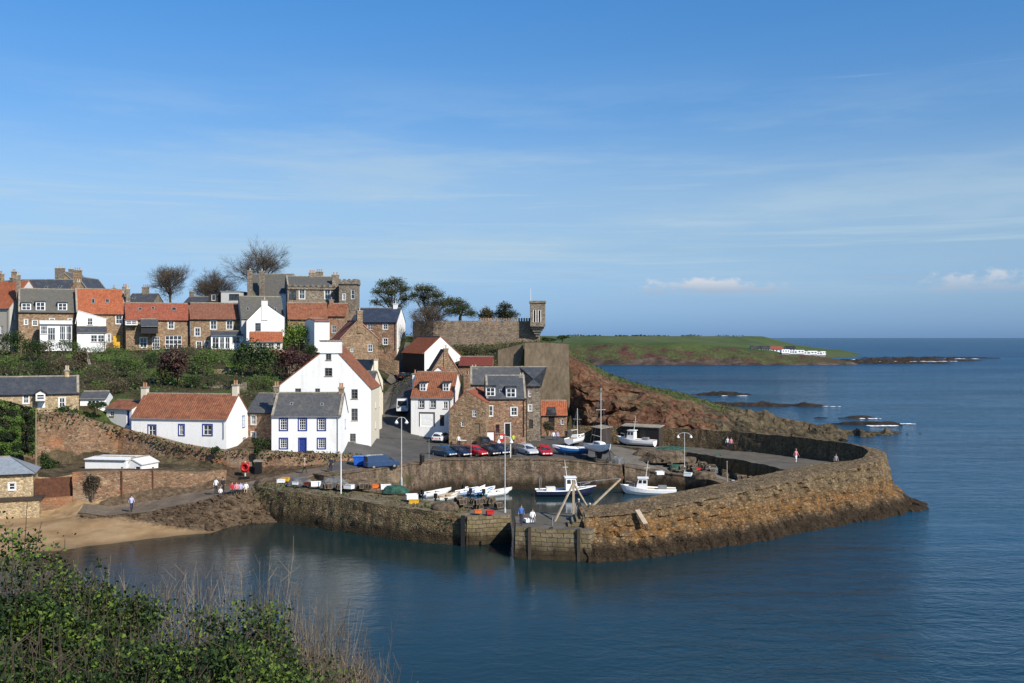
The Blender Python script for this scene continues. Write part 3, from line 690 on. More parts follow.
o=mb.build('outer_pier',S_PIER); tag(o,'long curved stone breakwater with orange lichen round the harbour','breakwater')
# walkway inside the far arm
def prism(name,top,zbot,mat,label,cat,batter=.35,amp=.09,step=.6,topmat=None,parent=None,kind=None,tnoise=.05):
    n=len(top); cx=sum(p[0] for p in top)/n; cy=sum(p[1] for p in top)/n; T=[]
    area=sum(top[i][0]*top[(i+1)%n][1]-top[(i+1)%n][0]*top[i][1] for i in range(n))
    if area<0: top=top[::-1]
    for i in range(n):
        a=Vector(top[i]); b=Vector(top[(i+1)%n]); k=max(1,int((b-a).length/step))
        for q in range(k): T.append(a.lerp(b,q/k))
    m=len(T); zt=max(p.z for p in T); rows=max(2,int((zt-zbot)/.55)); mb=MB(); vs=[]
    T2=[rough(p,amp) for p in T]
    for r in range(rows+1):
        for i,p in enumerate(T):
            d=(T[(i+1)%m]-T[i-1]); d.z=0; d.normalize(); o=Vector((d.y,-d.x,0)); t=r/rows
            q=Vector((p.x,p.y,zbot+(p.z-zbot)*t))+o*batter*(1-t)
            vs.append(T2[i] if r==rows else rough(q,amp))
    fs=[(r*m+i,r*m+(i+1)%m,(r+1)*m+(i+1)%m,(r+1)*m+i) for r in range(rows) for i in range(m)]
    mb.faces(vs,fs,0)
    pts=[Vector((p.x,p.y)) for p in T2]; nb=m
    x0=min(p.x for p in pts); x1=max(p.x for p in pts); y0=min(p.y for p in pts); y1=max(p.y for p in pts); y=y0
    while y<y1:
        x=x0
        while x<x1:
            if inpoly(x,y,pts[:nb]) and min((p-Vector((x,y))).length for p in pts[:nb])>.4: pts.append(Vector((x,y)))
            x+=1.1
        y+=1.1
    v2,e2,f2,*_=delaunay_2d_cdt(pts,[],[list(range(nb))],1,1e-5)
    def iz(v):
        best=min(T2,key=lambda p:(p.x-v.x)**2+(p.y-v.y)**2)
        if (best.x-v.x)**2+(best.y-v.y)**2<1e-6: return best.z
        W=0; s=0
        for p in T2:
            w_=1/((p.x-v.x)**2+(p.y-v.y)**2)**1.5; W+=w_; s+=w_*p.z
        return s/W+tnoise*mnoise.noise(Vector((v.x,v.y,0)))
    mb.faces([(v.x,v.y,iz(v)) for v in v2],[tuple(q) for q in f2],1)
    o=mb.build(name,[mat,topmat or mat],parent); tag(o,label,cat,kind=kind); return o
prism('pier_walkway',[(8.5,151.8,4.1),(24.2,147.4,4.0),(35.2,138,4.0),(41.4,128.2,4.05),(43.6,123,4.1),(42.4,119.5,4.1),(37.6,114.0,4.1),(34.6,112.2,4.05),(33.4,120,4),(31.2,127.6,4),(24.6,139.6,4),(14.5,147.4,4.05)],-1.2,S_PIER,'flat stone walkway along the inner side of the breakwater','walkway',topmat=SETTS,kind='structure')
prism('pier_head_block',[(.35,90.6,2.75),(6.9,89.2,2.8),(8.8,93.0,2.85),(8.2,97.6,2.85),(2.2,98.6,2.8),(.3,96.5,2.75)],-1.4,S_BLOCK,'square block-built pier head at the harbour mouth','pier head',.25,.05,topmat=SETTS)
prism('west_pier',[(-29.3,112.6,3.2),(-28.6,111.2,3.3),(-24.5,107.9,3.4),(-20,105.2,3.45),(-15.5,102.0,3.35),(-11,99.2,3.2),(-7.3,97.4,3.0),(-4.2,96.4,2.85),(-4.0,101.6,2.85),(-9,104.4,3.05),(-16,109.6,3.3),(-19.6,113.6,3.45),(-22.5,116.8,3.6),(-27,115,3.4)],-1.4,S_WPIER,'mossy rubble pier crowned with weeds at the harbour mouth','pier',.55,.17,.5,topmat=mottled('weedy_pier_top',[(.3,C(.06,.055,.028)),(.45,C(.12,.095,.055)),(.6,C(.19,.15,.095)),(.75,C(.09,.095,.04))],.8,4,.4),tnoise=.25)
prism('pier_end_block',[(-4.3,96.2,2.8),(-.2,97.4,2.75),(-.1,100.2,2.75),(-4.1,101.8,2.8)],-1.4,S_BLOCK,'pale concrete end block of the mossy west pier','pier end',.2,.04,topmat=CONCRETE)
# quay walls
wallrun('quay_wall','long brown quay wall below the row of parked cars','quay wall',QUAY,2.0,S_SEAWALL,.35,.6,.12,cope=True,copemat=S_SEAWALL,cz=.12)
wallrun('slip_wall','low dark quay wall beneath the slipway and moored white boat','quay wall',[(14.9,132.6,2.95,-2),(18.4,133.2,2.15,-2),(22.9,131.0,1.85,-2),(26.0,127.4,1.65,-2),(27.3,124.3,1.25,-2)],1.6,S_SEAWALL,.3,.6,.10,cope=True,copemat=S_SEAWALL,cz=.1)
# retaining walls under the cottages
wallrun('retaining_wall','tall orange rubble retaining wall below the white cottages','retaining wall',RET,1.3,S_CLIFFWALL,.6,.5,.17)
wallrun('sea_wall','low brown sea wall along the beach path below the shed','sea wall',[(-47.5,108.2,5.3,0),(-45.5,109.2,5.3,0),(-42.6,110.8,5.2,.5),(-38.8,112.6,4.9,1),(-35.6,114,4.55,1.5),(-33.2,116,4.6,2.2)],1.2,S_CLIFFWALL,.3,.5,.13)
wallrun('sea_wall','low stub of brown sea wall carrying the rusty board fence','sea wall',[(-51.4,106.6,2.75,0),(-49.5,107.3,2.75,0),(-47.4,108.2,2.8,0)],1.2,S_CLIFFWALL,.25,.5,.12)
# the great rendered wall under the castle garden
m=MB(); sweep(m,[[(2.0,167.2,3.5),(2.2,168.4,19.1),(2.2,169.8,19.1),(2.2,169.8,8)],[(5.8,167.0,3.5),(5.8,168.4,19.1),(5.8,169.8,19.1),(5.8,169.8,8)],[(9.8,166.4,3.5),(9.5,168.2,18.9),(9.5,169.6,18.9),(9.8,169.6,8)]],[16,1,1],.9,False,[.10,.05,.05],fr=.5)
tag(m.build('buttress_wall',S_CONC),'huge plain grey-brown wall rising above the tiled hut','retaining wall')
m=MB(); sweep(m,[[(-2.4,170.3,8),(-2.4,171.0,17.8),(-2.4,172.2,17.8),(-2.4,172.2,8)],[(2.0,169.4,8),(2.0,170.2,18.9),(2.0,171.4,18.9),(2.0,171.4,8)]],[12,1,1],.9,False,[.12,.05,.05],fr=.5)
tag(m.build('garden_retaining_wall',S_CONC),'dark streaked masonry wall behind the slate-roofed tower','retaining wall')

# ------------------------------------------------------------------ red cliff and the point
def cliff():
    X=[9.6,11.5,14,18.6,25.5,32,38,46,56,66,78,86]
    base=[(167,4.2),(163,4.4),(160,4.6),(158,4.8),(157,4.6),(157,4.4),(158.5,3.2),(167,-.6),(182,-1.2),(196,-1.4),(203,-1.4),(207,-1.6)]
    edge=[(170,16.2),(171,15.0),(172,13.4),(172,11.3),(172.5,9.2),(173,7.3),(175,5.7),(181,3.9),(191,2.2),(203,1.0),(207,.3),(209,-.6)]
    crest=[(184,18.2),(185,17.0),(185,15.5),(185,12.9),(185,11.0),(186,9.8),(187,7.6),(190,5.8),(195,4.0),(206,1.3),(209,.3),(210,-.8)]
    st=[]
    for x,b,e,c in zip(X,base,edge,crest):
        st.append([Vector((x,b[0],b[1])),Vector((x+.2,b[0]+(e[0]-b[0])*.35,b[1]+(e[1]-b[1])*.55)),Vector((x,e[0],e[1])),Vector((x,c[0],c[1])),Vector((x,c[0]+8,c[1]-2.5)),Vector((x,c[0]+20,-2.2))])
    seg=[14,12,22,6,5]; rings=[]
    for i in range(len(st)-1):
        n=max(2,int((X[i+1]-X[i])/.45))
        for q in range(n+(i==len(st)-2)):
            t=q/n; r=[st[i][k].lerp(st[i+1][k],t) for k in range(6)]; row=[]
            for k in range(5):
                for s_ in range(seg[k]): row.append((r[k].lerp(r[k+1],s_/seg[k]),k))
            row.append((r[5],4)); rings.append(row)
    V=[]; 
    for row in rings:
        for p,k in row:
            fade=min(1,max(.15,(p.x-9.6)/2.5))
            q=Vector((p.x*.17,p.y*.12,p.z*.26)); n1=mnoise.noise_vector(q); n2=mnoise.noise_vector(q*2.4+Vector((3,1,7))); n3=mnoise.noise_vector(q*6.1)
            rid=1-abs(mnoise.noise(q*1.7+Vector((5,5,5))))*2
            if k<2: V.append(p+Vector((n1.x*1.4+n2.x*1.0+n3.x*.3,n1.y*2.0+n2.y*1.6+n3.y*.75-rid*1.3,n1.z*.9+n2.z*.9+n3.z*.5))*fade)
            elif k==2: rk=min(1,max(0,(p.x-32)/8)); V.append(p+Vector((n2.x*.3,n2.y*.3,n1.z*(.5+.5*rk)+n2.z*(.45+.6*rk)+n3.z*(.25+.35*rk)))*fade)
            else: V.append(p+Vector((0,0,n1.z*.4)))
    nc=len(rings[0]); m=MB(); fs=[]; mi=[]
    for i in range(len(rings)-1):
        for c in range(nc-1):
            p,k=rings[i][c]; nz=mnoise.noise(Vector((p.x*.25,p.y*.25,p.z*.3)))
            if k<2: mm=0 if p.x<33+nz*7 else 2
            elif k==2: mm=1 if p.x<37+nz*5 and c>37+nz*6 else (0 if p.x<33+nz*7 else 2)
            else: mm=1 if p.x<40 else 2
            fs.append((i*nc+c,(i+1)*nc+c,(i+1)*nc+c+1,i*nc+c+1)); mi.append(mm)
    m.faces(V,fs); m.m=mi
    tag(m.build('cliff',[CLIFF,TURF,BROWNROCK]),'red sandstone cliff running out to the brown rocky point','cliff',kind='structure')
    return rings,V,nc
CL_R,CL_V,CL_N=cliff()
# boulders of the foreshore
m=MB(); random.seed(41); k=0
while k<420:
    x=random.uniform(-45,-26); y=random.uniform(97,112); z=hz(x,y)
    if z<-.1 or z>2.7 or y>np.interp(x,[-46,-42.5,-39.5,-34,-29.4,-26],[105,104,105,107.8,109.5,112]) or z<np.interp(x,[-40.5,-35,-29.5],[1.3,.65,-.1]): k+=.1; continue
    r=random.uniform(.10,.36)*random.choice((.6,1)); vs=[]
    for i in range(4):
        for j in range(7):
            a=2*math.pi*j/7; b=math.pi*(i+.5)/4; v=Vector((math.sin(b)*math.cos(a)*1.3,math.sin(b)*math.sin(a),math.cos(b)*.7))
            vs.append(Vector((x,y,z+.05))+v*r*(.75+.5*random.random()))
    m.faces(vs,[(i*7+j,i*7+(j+1)%7,(i+1)*7+(j+1)%7,(i+1)*7+j) for i in range(3) for j in range(7)]+[tuple(range(7))]); k+=1
tag(m.build('boulders',ROCKY),'loose boulders heaped between the beach path and the water','boulders',kind='stuff')

# ------------------------------------------------------------------ reefs, headland, surf
def reef(name,label,cx,cy,lx,ly,hgt,rot=0,seed=0,mat=None):
    nx,ny=int(max(14,lx/1.2)),int(max(8,ly/1.0)); nx=min(nx,90); ny=min(ny,30); vs=[]; fs=[]
    for j in range(ny+1):
        for i in range(nx+1):
            u=i/nx*2-1; v=j/ny*2-1; e=max(0,1-(u*u)**1.1-(v*v)); x=u*lx/2; y=v*ly/2
            n=mnoise.fractal(Vector((x*.09+seed,y*.25,seed)),1,2,6); n2=mnoise.noise(Vector((x*.35+seed,y*.8,seed+4))); z=(e**.5)*hgt*(.62+n*1.2+abs(n2)*.7)-.45
            c,s=math.cos(rot),math.sin(rot); vs.append((cx+x*c-y*s,cy+x*s+y*c,z))
    for j in range(ny):
        for i in range(nx): a=j*(nx+1)+i; fs.append((a,a+1,a+nx+2,a+nx+1))
    m=MB(); m.faces(vs,fs); return tag(m.build(name,mat or REEF),label,'reef',kind='structure')
reef('reef','dark weedy reef beyond the grassy cliff top',73,350,24,14,1.6,.05,1)
reef('reef','long black reef lying below the cliff point',72,292,46,8,1.2,-.02,2)
reef('reef','flat skerry off the point with surf breaking',83,248,18,5,.9,-.05,3)
reef('reef','low skerry in the surf off the harbour point',80,229,20,6,1.2,-.08,4)
reef('reef','long low rocks running out from the far headland',330,850,150,30,2.3,.1,7)
reef('reef','dark ledge at the tip of the far headland',280,770,130,18,1.8,.02,8)
reef('reef','farthest black ledge off the far headland',400,960,150,20,1.5,0,9)

def headland():
    x0,x1,y0,y1,sx,sy=-201,431,715,1700,4.0,9.0; nx=int((x1-x0)/sx); 
    ylist=[]; y=y0
    while y<y1: ylist.append(y); y+=3.0 if y<800 else (8 if y<950 else 40)
    def top(px):      # pixel row of the field edge over the coast, by column
        return np.interp(px,[540,700,740,770,800,835,860,900],[15.6,15.0,13,10.0,7.5,5.5,2.0,-2])
    def front(x):
        return 727+np.interp(x,[15,60,150,200,240,262,300],[10,0,-4,-6,4,16,120])+5*mnoise.fractal(Vector((x*.03,0,5)),1,2,4)
    vs=[]; fs=[]; mi=[]
    for y in ylist:
        for i in range(nx+1):
            x=x0+i*sx; px=512+x/y*1000; yf=front(x); d=y-yf; tz=float(top(512+x/735*1000))
            nz=mnoise.fractal(Vector((x*.035,y*.035,2)),1,2,5)
            if d<0: z=-2
            elif d<8: z=-.2+d*.22+nz*.6
            elif d<34: z=1.6+(tz-1.6)*((d-8)/26)**.7+nz*2.2
            else:
                back=np.interp(px,[540,762,780,800,830],[21.7,21.5,15,8,4]); k=min(1,(d-34)/430)
                z=tz+(back-tz)*k+nz*.9
            if y>1480: z-= (y-1480)*.12
            z=min(z,max(-2,float(np.interp(px,[790,815,845,870],[40,9,3.2,-2]))+nz*1.5*(px>800)))
            vs.append((x+nz*1.5,y,z))
    W=nx+1
    for j in range(len(ylist)-1):
        for i in range(nx):
            x=x0+i*sx; y=ylist[j]; d=y-front(x); nz=mnoise.fractal(Vector((x*.02,y*.02,9)),1,2,4)
            if d<9: m=2
            elif d<26+nz*12: m=0
            elif d<60+nz*50: m=1
            else: m=3
            if x>165 and d<14: m=2 if d<6 else 0
            fs.append((j*W+i,j*W+i+1,(j+1)*W+i+1,(j+1)*W+i)); mi.append(m)
    mb=MB(); mb.faces(vs,fs); mb.m=mi
    red=mottled('far_red_cliff',[(.3,C(.042,.022,.018)),(.40,C(.080,.038,.029)),(.48,C(.050,.055,.022)),(.60,C(.066,.075,.028)),(.75,C(.10,.06,.044))],.10,.6,.5)
    grass=mottled('coastal_grass',[(.3,C(.036,.055,.016)),(.55,C(.055,.075,.024)),(.75,C(.09,.085,.036))],.03,.4,.3)
    field=mottled('green_fields',[(.35,C(.048,.070,.021)),(.5,C(.068,.095,.028)),(.62,C(.095,.10,.04)),(.7,C(.06,.085,.025))],.009,.08,.15,stretch=(1,.25,1))
    shore=mottled('pink_shore_rock',[(.3,C(.022,.018,.015)),(.5,C(.055,.04,.032)),(.7,C(.14,.10,.078))],.08,.5,.4)
    tag(mb.build('headland',[red,grass,shore,field],smooth=True),'far green headland with red cliffs and fields','headland',kind='structure')
headland()
def surf(name,label,lst,seed):
    m=MB(); random.seed(seed)
    for (cx,cy,lx,ly,n) in lst:
        for k in range(n):
            x=cx+random.uniform(-.5,.5)*lx; y=cy+random.uniform(-.5,.5)*ly; r=random.uniform(.15,.5)*ly*.5+.1; q=[]
            for a in range(9):
                t=2*math.pi*a/9; rr=r*random.uniform(.5,1.2); q.append((x+rr*math.cos(t)*2.2,y+rr*math.sin(t)*.8,.05+.03*random.random()))
            hgt=.10+.25*r*random.random(); m.faces(q+[(x,y,hgt)],[(a,(a+1)%9,9) for a in range(9)])
    FO=plain('sea_foam',(.80,.82,.84),.8,vary=.1)
    return tag(m.build(name,FO),label,'surf',kind='stuff')
surf('surf','white surf breaking on the reefs and along the pier toe',[(84,226,6,2.2,26),(90,231,6,1.5,12),(88,246,6,1.6,12),(76,342,9,2,8),(355,838,40,6,16),(420,940,30,8,8),(330,830,50,5,10),(300,900,30,5,6),(93,289,5,1.5,5)],5)
# ------------------------------------------------------------------ houses
def clip(poly, a, b, c):                           # keep a*u+b*v<=c
    out=[]
    for i in range(len(poly)):
        p=poly[i]; q=poly[(i+1)%len(poly)]; fp=a*p[0]+b*p[1]-c; fq=a*q[0]+b*q[1]-c
        if fp<=1e-9: out.append(p)
        if (fp<-1e-9 and fq>1e-9) or (fp>1e-9 and fq<-1e-9):
            t=fp/(fp-fq); out.append((p[0]+(q[0]-p[0])*t,p[1]+(q[1]-p[1])*t))
    return out
def wallface(mb, poly, holes, O, U, N, m=0, dep=.16):
    """a convex wall outline (u,v) with window openings and their reveals"""
    O=Vector(O); U=Vector(U); N=Vector(N); V=Vector((0,0,1)); T=lambda u,v,d=0: O+U*u+V*v-N*d
    us=sorted({round(x,4) for x in [p[0] for p in poly]+[k for h in holes for k in (h[0],h[2])]})
    vs=sorted({round(x,4) for x in [p[1] for p in poly]+[k for h in holes for k in (h[1],h[3])]})
    edges=[]
    for i in range(len(poly)):
        p=poly[i]; q=poly[(i+1)%len(poly)]; a=q[1]-p[1]; b=-(q[0]-p[0]); edges.append((a,b,a*p[0]+b*p[1]))
    for i in range(len(us)-1):
        for j in range(len(vs)-1):
            cu=(us[i]+us[i+1])/2; cv=(vs[j]+vs[j+1])/2
            if any(h[0]<cu<h[2] and h[1]<cv<h[3] for h in holes): continue
            cell=[(us[i],vs[j]),(us[i+1],vs[j]),(us[i+1],vs[j+1]),(us[i],vs[j+1])]
            for e in edges:
                cell=clip(cell,*e)
                if len(cell)<3: break
            if len(cell)>=3: mb.poly([T(*c) for c in cell],m)
    for (a,b,c,d) in holes:
        for (p,q) in (((a,b),(c,b)),((c,b),(c,d)),((c,d),(a,d)),((a,d),(a,b))):
            mb.poly([T(*p),T(*q),T(*q,dep),T(*p,dep)],m)
class House: pass
def house(name,label,A,B,base,eave,ridge,dep,wall,roof,axis='x',apex=.5,wins=(),doors=(),chims=(),skys=(),dorms=(),found=2.0,eave2=None,skew=None,
          over=.22,facemat=None,cat='house',hip=0,flat=False,group=None,rname='roof',verge=.08,skewm=None):
    ax,ad=A; bx,bd=B; pa=Vector(((ax-CX)/F*ad,ad)); pb=Vector(((bx-CX)/F*bd,bd)); U2=pb-pa; w=U2.length; yaw=math.atan2(U2.y,U2.x)
    zb=H-(base-HY)*ad/F; he=H-(eave-HY)*ad/F-zb; he2=he if eave2 is None else H-(eave2-HY)*bd/F-zb
    md=(ad+bd)/2
    if axis=='x': zr=H-(ridge-HY)*(md+dep/2*math.cos(yaw))/F-zb
    else: zr=H-(ridge-HY)*(ad+(bd-ad)*apex)/F-zb
    root=empty(name,(pa.x,pa.y,zb),yaw,label,cat,group)
    M=Matrix.Translation((pa.x,pa.y,zb))@Matrix.Rotation(yaw,4,'Z'); Mi=M.inverted(); o=Mi@Vector((0,0,H)); R3=Mi.to_3x3()
    h=House(); h.root=root; h.w=w; h.M=M; h.he=he; h.zr=zr; h.dep=dep; h.scale=F/ad
    def hit(px,py,O,N):
        d=R3@Vector(((px-CX)/F,1,-(py-HY)/F)); O=Vector(O); N=Vector(N); t=(O-o).dot(N)/d.dot(N); return o+d*t
    h.hit=hit
    FC={'F':((0,0,0),(1,0,0),(0,-1,0)),'R':((w,0,0),(0,1,0),(1,0,0)),'L':((0,dep,0),(0,-1,0),(-1,0,0)),'B':((w,dep,0),(-1,0,0),(0,1,0))}
    if axis=='x':
        outl={'F':[(0,-found),(w,-found),(w,he),(0,he)],'B':[(0,-found),(w,-found),(w,he),(0,he)],
              'R':[(0,-found),(dep,-found),(dep,he),(dep/2,zr),(0,he)],'L':[(0,-found),(dep,-found),(dep,he),(dep/2,zr),(0,he)]}
        if flat: outl={k:[(0,-found),(w if k in 'FB' else dep,-found),(w if k in 'FB' else dep,he),(0,he)] for k in 'FRLB'}
        if hip:
            for k in 'RL': outl[k]=[(0,-found),(dep,-found),(dep,he),(0,he)]
    else:
        outl={'F':[(0,-found),(w,-found),(w,he2),(w*apex,zr),(0,he)],'B':[(0,-found),(w,-found),(w,he),(w*(1-apex),zr),(0,he2)],
              'R':[(0,-found),(dep,-found),(dep,he2),(0,he2)],'L':[(0,-found),(dep,-found),(dep,he),(0,he)]}
    holes={k:[] for k in FC}; made=[]
    for wd in list(wins)+[('door',)+tuple(x) for x in doors]:
        isd=wd[0]=='door'
        if isd: _,fc,px,py,wp,hp,mt=wd[:7]; sty={'m':mt,**(wd[7] if len(wd)>7 else {})}
        else: fc,px,py,wp,hp=wd[:5]; sty=wd[5] if len(wd)>5 else {}
        O,U,N=FC[fc]; p=hit(px,py,O,N)-Vector(O); cu=p.dot(Vector(U)); cv=p.z; s=h.scale; a=wp/s; b=hp/s
        r=(cu-a/2,cv-b/2,cu+a/2,cv+b/2); lim=w if fc in 'FB' else dep
        if r[0]<.02: r=(.05,r[1],max(.05+a*.5,r[2]),r[3])
        if r[2]>lim-.02: r=(min(r[0],lim-.05-a*.5),r[1],lim-.05,r[3])
        holes[fc].append(r); made.append((isd,fc,r,sty))
    wm=MB(); mats=[wall]+list((facemat or {}).values()); keys=list((facemat or {}).keys())
    for k in 'FRLB':
        wallface(wm,outl[k],holes[k],*FC[k],m=(keys.index(k)+1 if k in keys else 0))
    if flat: wm.poly([(0,0,he),(w,0,he),(w,dep,he),(0,dep,he)],0)
    wm.build('wall',mats,root)
    for isd,fc,r,sty in made:
        O,U,N=map(Vector,FC[fc]); V=Vector((0,0,1)); T=lambda u,v,d=0: O+U*u+V*v-N*d
        a,b,c,d=r; ww,hh=c-a,d-b
        def bar(mb,u0,v0,u1,v1,d0,d1,m=0): mb.hexa([T(u0,v0,d0),T(u1,v0,d0),T(u1,v0,d1),T(u0,v0,d1)],[T(u0,v1,d0),T(u1,v1,d0),T(u1,v1,d1),T(u0,v1,d1)],m)
        if isd:
            m=MB(); bar(m,a,b,c,d,.10,.16)
            for q in (.12,.56): bar(m,a+ww*.18,b+hh*q,c-ww*.18,b+hh*(q+.32),.085,.1)
            dr=m.build('door',sty['m'],root)
            if 'surround' in sty:
                m=MB(); t=.13
                for q in ((a-t,b,a,d+t),(c,b,c+t,d+t),(a,d,c,d+t)): bar(m,*q,-.03,.03)
                m.build('surround',sty['surround'],dr)
            m=MB(); m.cbox(T(c-ww*.14,b+hh*.47,.07),(.06,.06,.06)); m.build('handle',M_STEEL,dr)
            continue
        m=MB(); m.poly([T(a,b,.13),T(c,b,.13),T(c,d,.13),T(a,d,.13)]); wo=m.build('window',sty.get('glass',GLASS),root)
        fw=sty.get('fw',.085); nc=sty.get('nc',2); nr=sty.get('nr',2); bw=sty.get('bw',.05); m=MB()
        for q in ((a,b,a+fw,d),(c-fw,b,c,d),(a+fw,b,c-fw,b+fw),(a+fw,d-fw,c-fw,d)): bar(m,*q,.05,.125)
        for i in range(1,nc): u=a+ww*i/nc; bar(m,u-bw/2,b+fw,u+bw/2,d-fw,.06,.12)
        for j in range(1,nr): v=b+hh*j/nr; bar(m,a+fw,v-bw/2,c-fw,v+bw/2,.055,.115)
        m.build('frame',sty.get('frame',M_WHITE),wo)
        if 'margin' in sty:
            m=MB(); t=sty.get('mt',.11)
            for q in ((a-t,b-t,a,d+t),(c,b-t,c+t,d+t),(a,d,c,d+t),(a,b-t,c,b)): bar(m,*q,-.025,.02)
            m.build('margin',sty['margin'],wo)
        m=MB(); bar(m,a-.06,b-.09,c+.06,b,-.08,.05); m.build('sill',sty.get('sill',sty.get('margin',S_COPE)),wo)
    # roof
    rm=MB(); t=.13
    def slab(p0,p1,p2,p3,m=0):                      # p0,p1 eave (left,right), p2,p3 ridge (right,left)
        p0,p1,p2,p3=map(Vector,(p0,p1,p2,p3)); n=(p1-p0).cross(p3-p0).normalized()
        if n.z<0: n=-n
        q=[p+n*t for p in (p0,p1,p2,p3)]; Lw=(p1-p0).length; Ls=(p3-p0).length
        rm.poly(q,m,[(0,0),(Lw,0),(Lw,Ls),(0,Ls)])
        pp=[p+n*.012 for p in (p0,p1,p2,p3)]
        for i in range(4): j=(i+1)%4; rm.poly([pp[i],pp[j],q[j],q[i]],m)
        rm.poly(pp[::-1],m)
    roofo=None
    if flat:
        rm.box((-.12,-.12,he+.003),(w+.12,dep+.12,he+.22)); roofo=rm.build(rname,roof,root)
    elif axis=='x':
        sl=(zr-he)/(dep/2); g=verge; ze=he-sl*over
        if hip:
            k=hip*dep/2; slab((-over,-over,ze),(w+over,-over,ze),(w-k,dep/2,zr),(k,dep/2,zr)); slab((w+over,dep+over,ze),(-over,dep+over,ze),(k,dep/2,zr),(w-k,dep/2,zr))
            for (a,b,c) in (((w+over,-over,ze),(w+over,dep+over,ze),(w-k,dep/2,zr)),((-over,dep+over,ze),(-over,-over,ze),(k,dep/2,zr))):
                a,b,c=map(Vector,(a,b,c)); n=(b-a).cross(c-a).normalized(); rm.poly([a+n*t,b+n*t,c+n*t],0,[(0,0),(dep,0),(dep/2,dep/2)])
        else:
            slab((-g,-over,ze),(w+g,-over,ze),(w+g,dep/2,zr),(-g,dep/2,zr)); slab((w+g,dep+over,ze),(-g,dep+over,ze),(-g,dep/2,zr),(w+g,dep/2,zr))
        roofo=rm.build(rname,roof,root)
        m=MB(); m.beam((0 if not hip else hip*dep/2,dep/2,zr+.13),(w if not hip else w-hip*dep/2,dep/2,zr+.13),.26,.16); m.build('ridge',skewm or S_COPE,roofo)
        fs=(Vector((0,0,he)),Vector((0,-(zr-he),dep/2)).normalized())
        if skew:
            for x in (0.12,w-.12):
                m=MB()
                for (y0,y1) in ((-over,dep/2),(dep+over,dep/2)):
                    z0=he-sl*over; n=.16; m.beam((x,y0,z0+n),(x,y1,zr+n),.30,.22)
                m.build('skew',skew,roofo)
        m=MB(); m.tube([(0,-over-.06,ze+.03),(w,-over-.06,ze+.03)],.06,6); m.build('gutter',M_BLACK if wall in (S_BROWN,S_RED,S_TAN,S_GREY) else M_GREYP,roofo)
        if w>5 and he>2.2 and not hip:
            m=MB(); u_=w-.35; m.tube([(u_,-over-.02,ze+.0),(u_,-.10,ze-.35),(u_,-.10,0)],.05,6); m.build('downpipe',M_BLACK if wall in (S_BROWN,S_RED,S_TAN,S_GREY) else M_GREYP,root)
    else:
        g=verge
        sl1=(zr-he)/(w*apex); sl2=(zr-he2)/(w*(1-apex))
        slab((-over,dep+g,he-sl1*over),(-over,-g,he-sl1*over),(w*apex,-g,zr),(w*apex,dep+g,zr))
        slab((w+over,-g,he2-sl2*over),(w+over,dep+g,he2-sl2*over),(w*apex,dep+g,zr),(w*apex,-g,zr))
        roofo=rm.build(rname,roof,root)
        m=MB(); m.beam((w*apex,0,zr+.13),(w*apex,dep,zr+.13),.26,.16); m.build('ridge',skewm or S_COPE,roofo)
        if skew:
            for y in (.12,dep-.12):
                m=MB(); m.beam((-over,y,he-sl1*over+.16),(w*apex,y,zr+.16),.30,.22); m.beam((w+over,y,he2-sl2*over+.16),(w*apex,y,zr+.16),.30,.22); m.build('skew',skew,roofo)
        fs=None
    h.roof=roofo
    for ch in chims:
        px,py,wp,mt=ch[:4]; pots=ch[4] if len(ch)>4 else 2; v=ch[5] if len(ch)>5 else None
        if axis=='x': yy=dep*(v if v is not None else .5); p=hit(px,py,(0,yy,0),(0,1,0)); x,y=p.x,yy
        else: yy=dep*(v or 0)+(min(wp/h.scale,1.0)*.375-.16 if not v else 0); p=hit(px,py,(0,yy,0),(0,1,0)); x,y=p.x,yy
        cw=wp/h.scale; cd=min(cw,1.0)*(.75 if axis=='y' else .9); top=p.z-(.0 if not pots else .35); bot=min(he,top-1.5) if axis=='x' else max(he,top-(1.75 if not pots else 4))
        if axis=='x' and 0<x<w: x=min(max(x,cw/2+.03),w-cw/2-.03)
        m=MB(); m.box((x-cw/2,y-cd/2,bot),(x+cw/2,y+cd/2,top-.18)); m.box((x-cw/2-.08,y-cd/2-.08,top-.18),(x+cw/2+.08,y+cd/2+.08,top),1)
        for k in range(pots):
            q=x+(k-(pots-1)/2)*cw/max(pots,1)*.9; m.lathe([(.13,0),(.15,.05),(.11,.12),(.11,.48),(.14,.52),(.10,.55)],8,2,(q,y,top-.01))
        m.build('chimney',[mt,S_COPE if mt is not M_WHITE else mt,M_POT if len(label)%2 else M_CLAY],roofo)
    for (px,py,wp,hp) in skys:
        N=Vector((0,-(zr-he),dep/2)).normalized(); p=hit(px,py,Vector((0,0,he))+N*t,N); s=h.scale
        ey=Vector((0,dep/2,zr-he)).normalized(); ex=Vector((1,0,0)); a=wp/s/2; b=hp/s/2*1.25
        q=lambda u,v,k: p+ex*u+ey*v+N*k
        m=MB(); m.hexa([q(-a,-b,-.05),q(a,-b,-.05),q(a,b,-.05),q(-a,b,-.05)],[q(-a,-b,.06),q(a,-b,.06),q(a,b,.06),q(-a,b,.06)],0)
        so_=m.build('skylight',M_GREYP,roofo)
        m=MB(); k=.10; m.poly([q(-a+k,-b+k,.065),q(a-k,-b+k,.065),q(a-k,b-k,.065),q(-a+k,b-k,.065)]); m.build('pane',GLASS,so_)
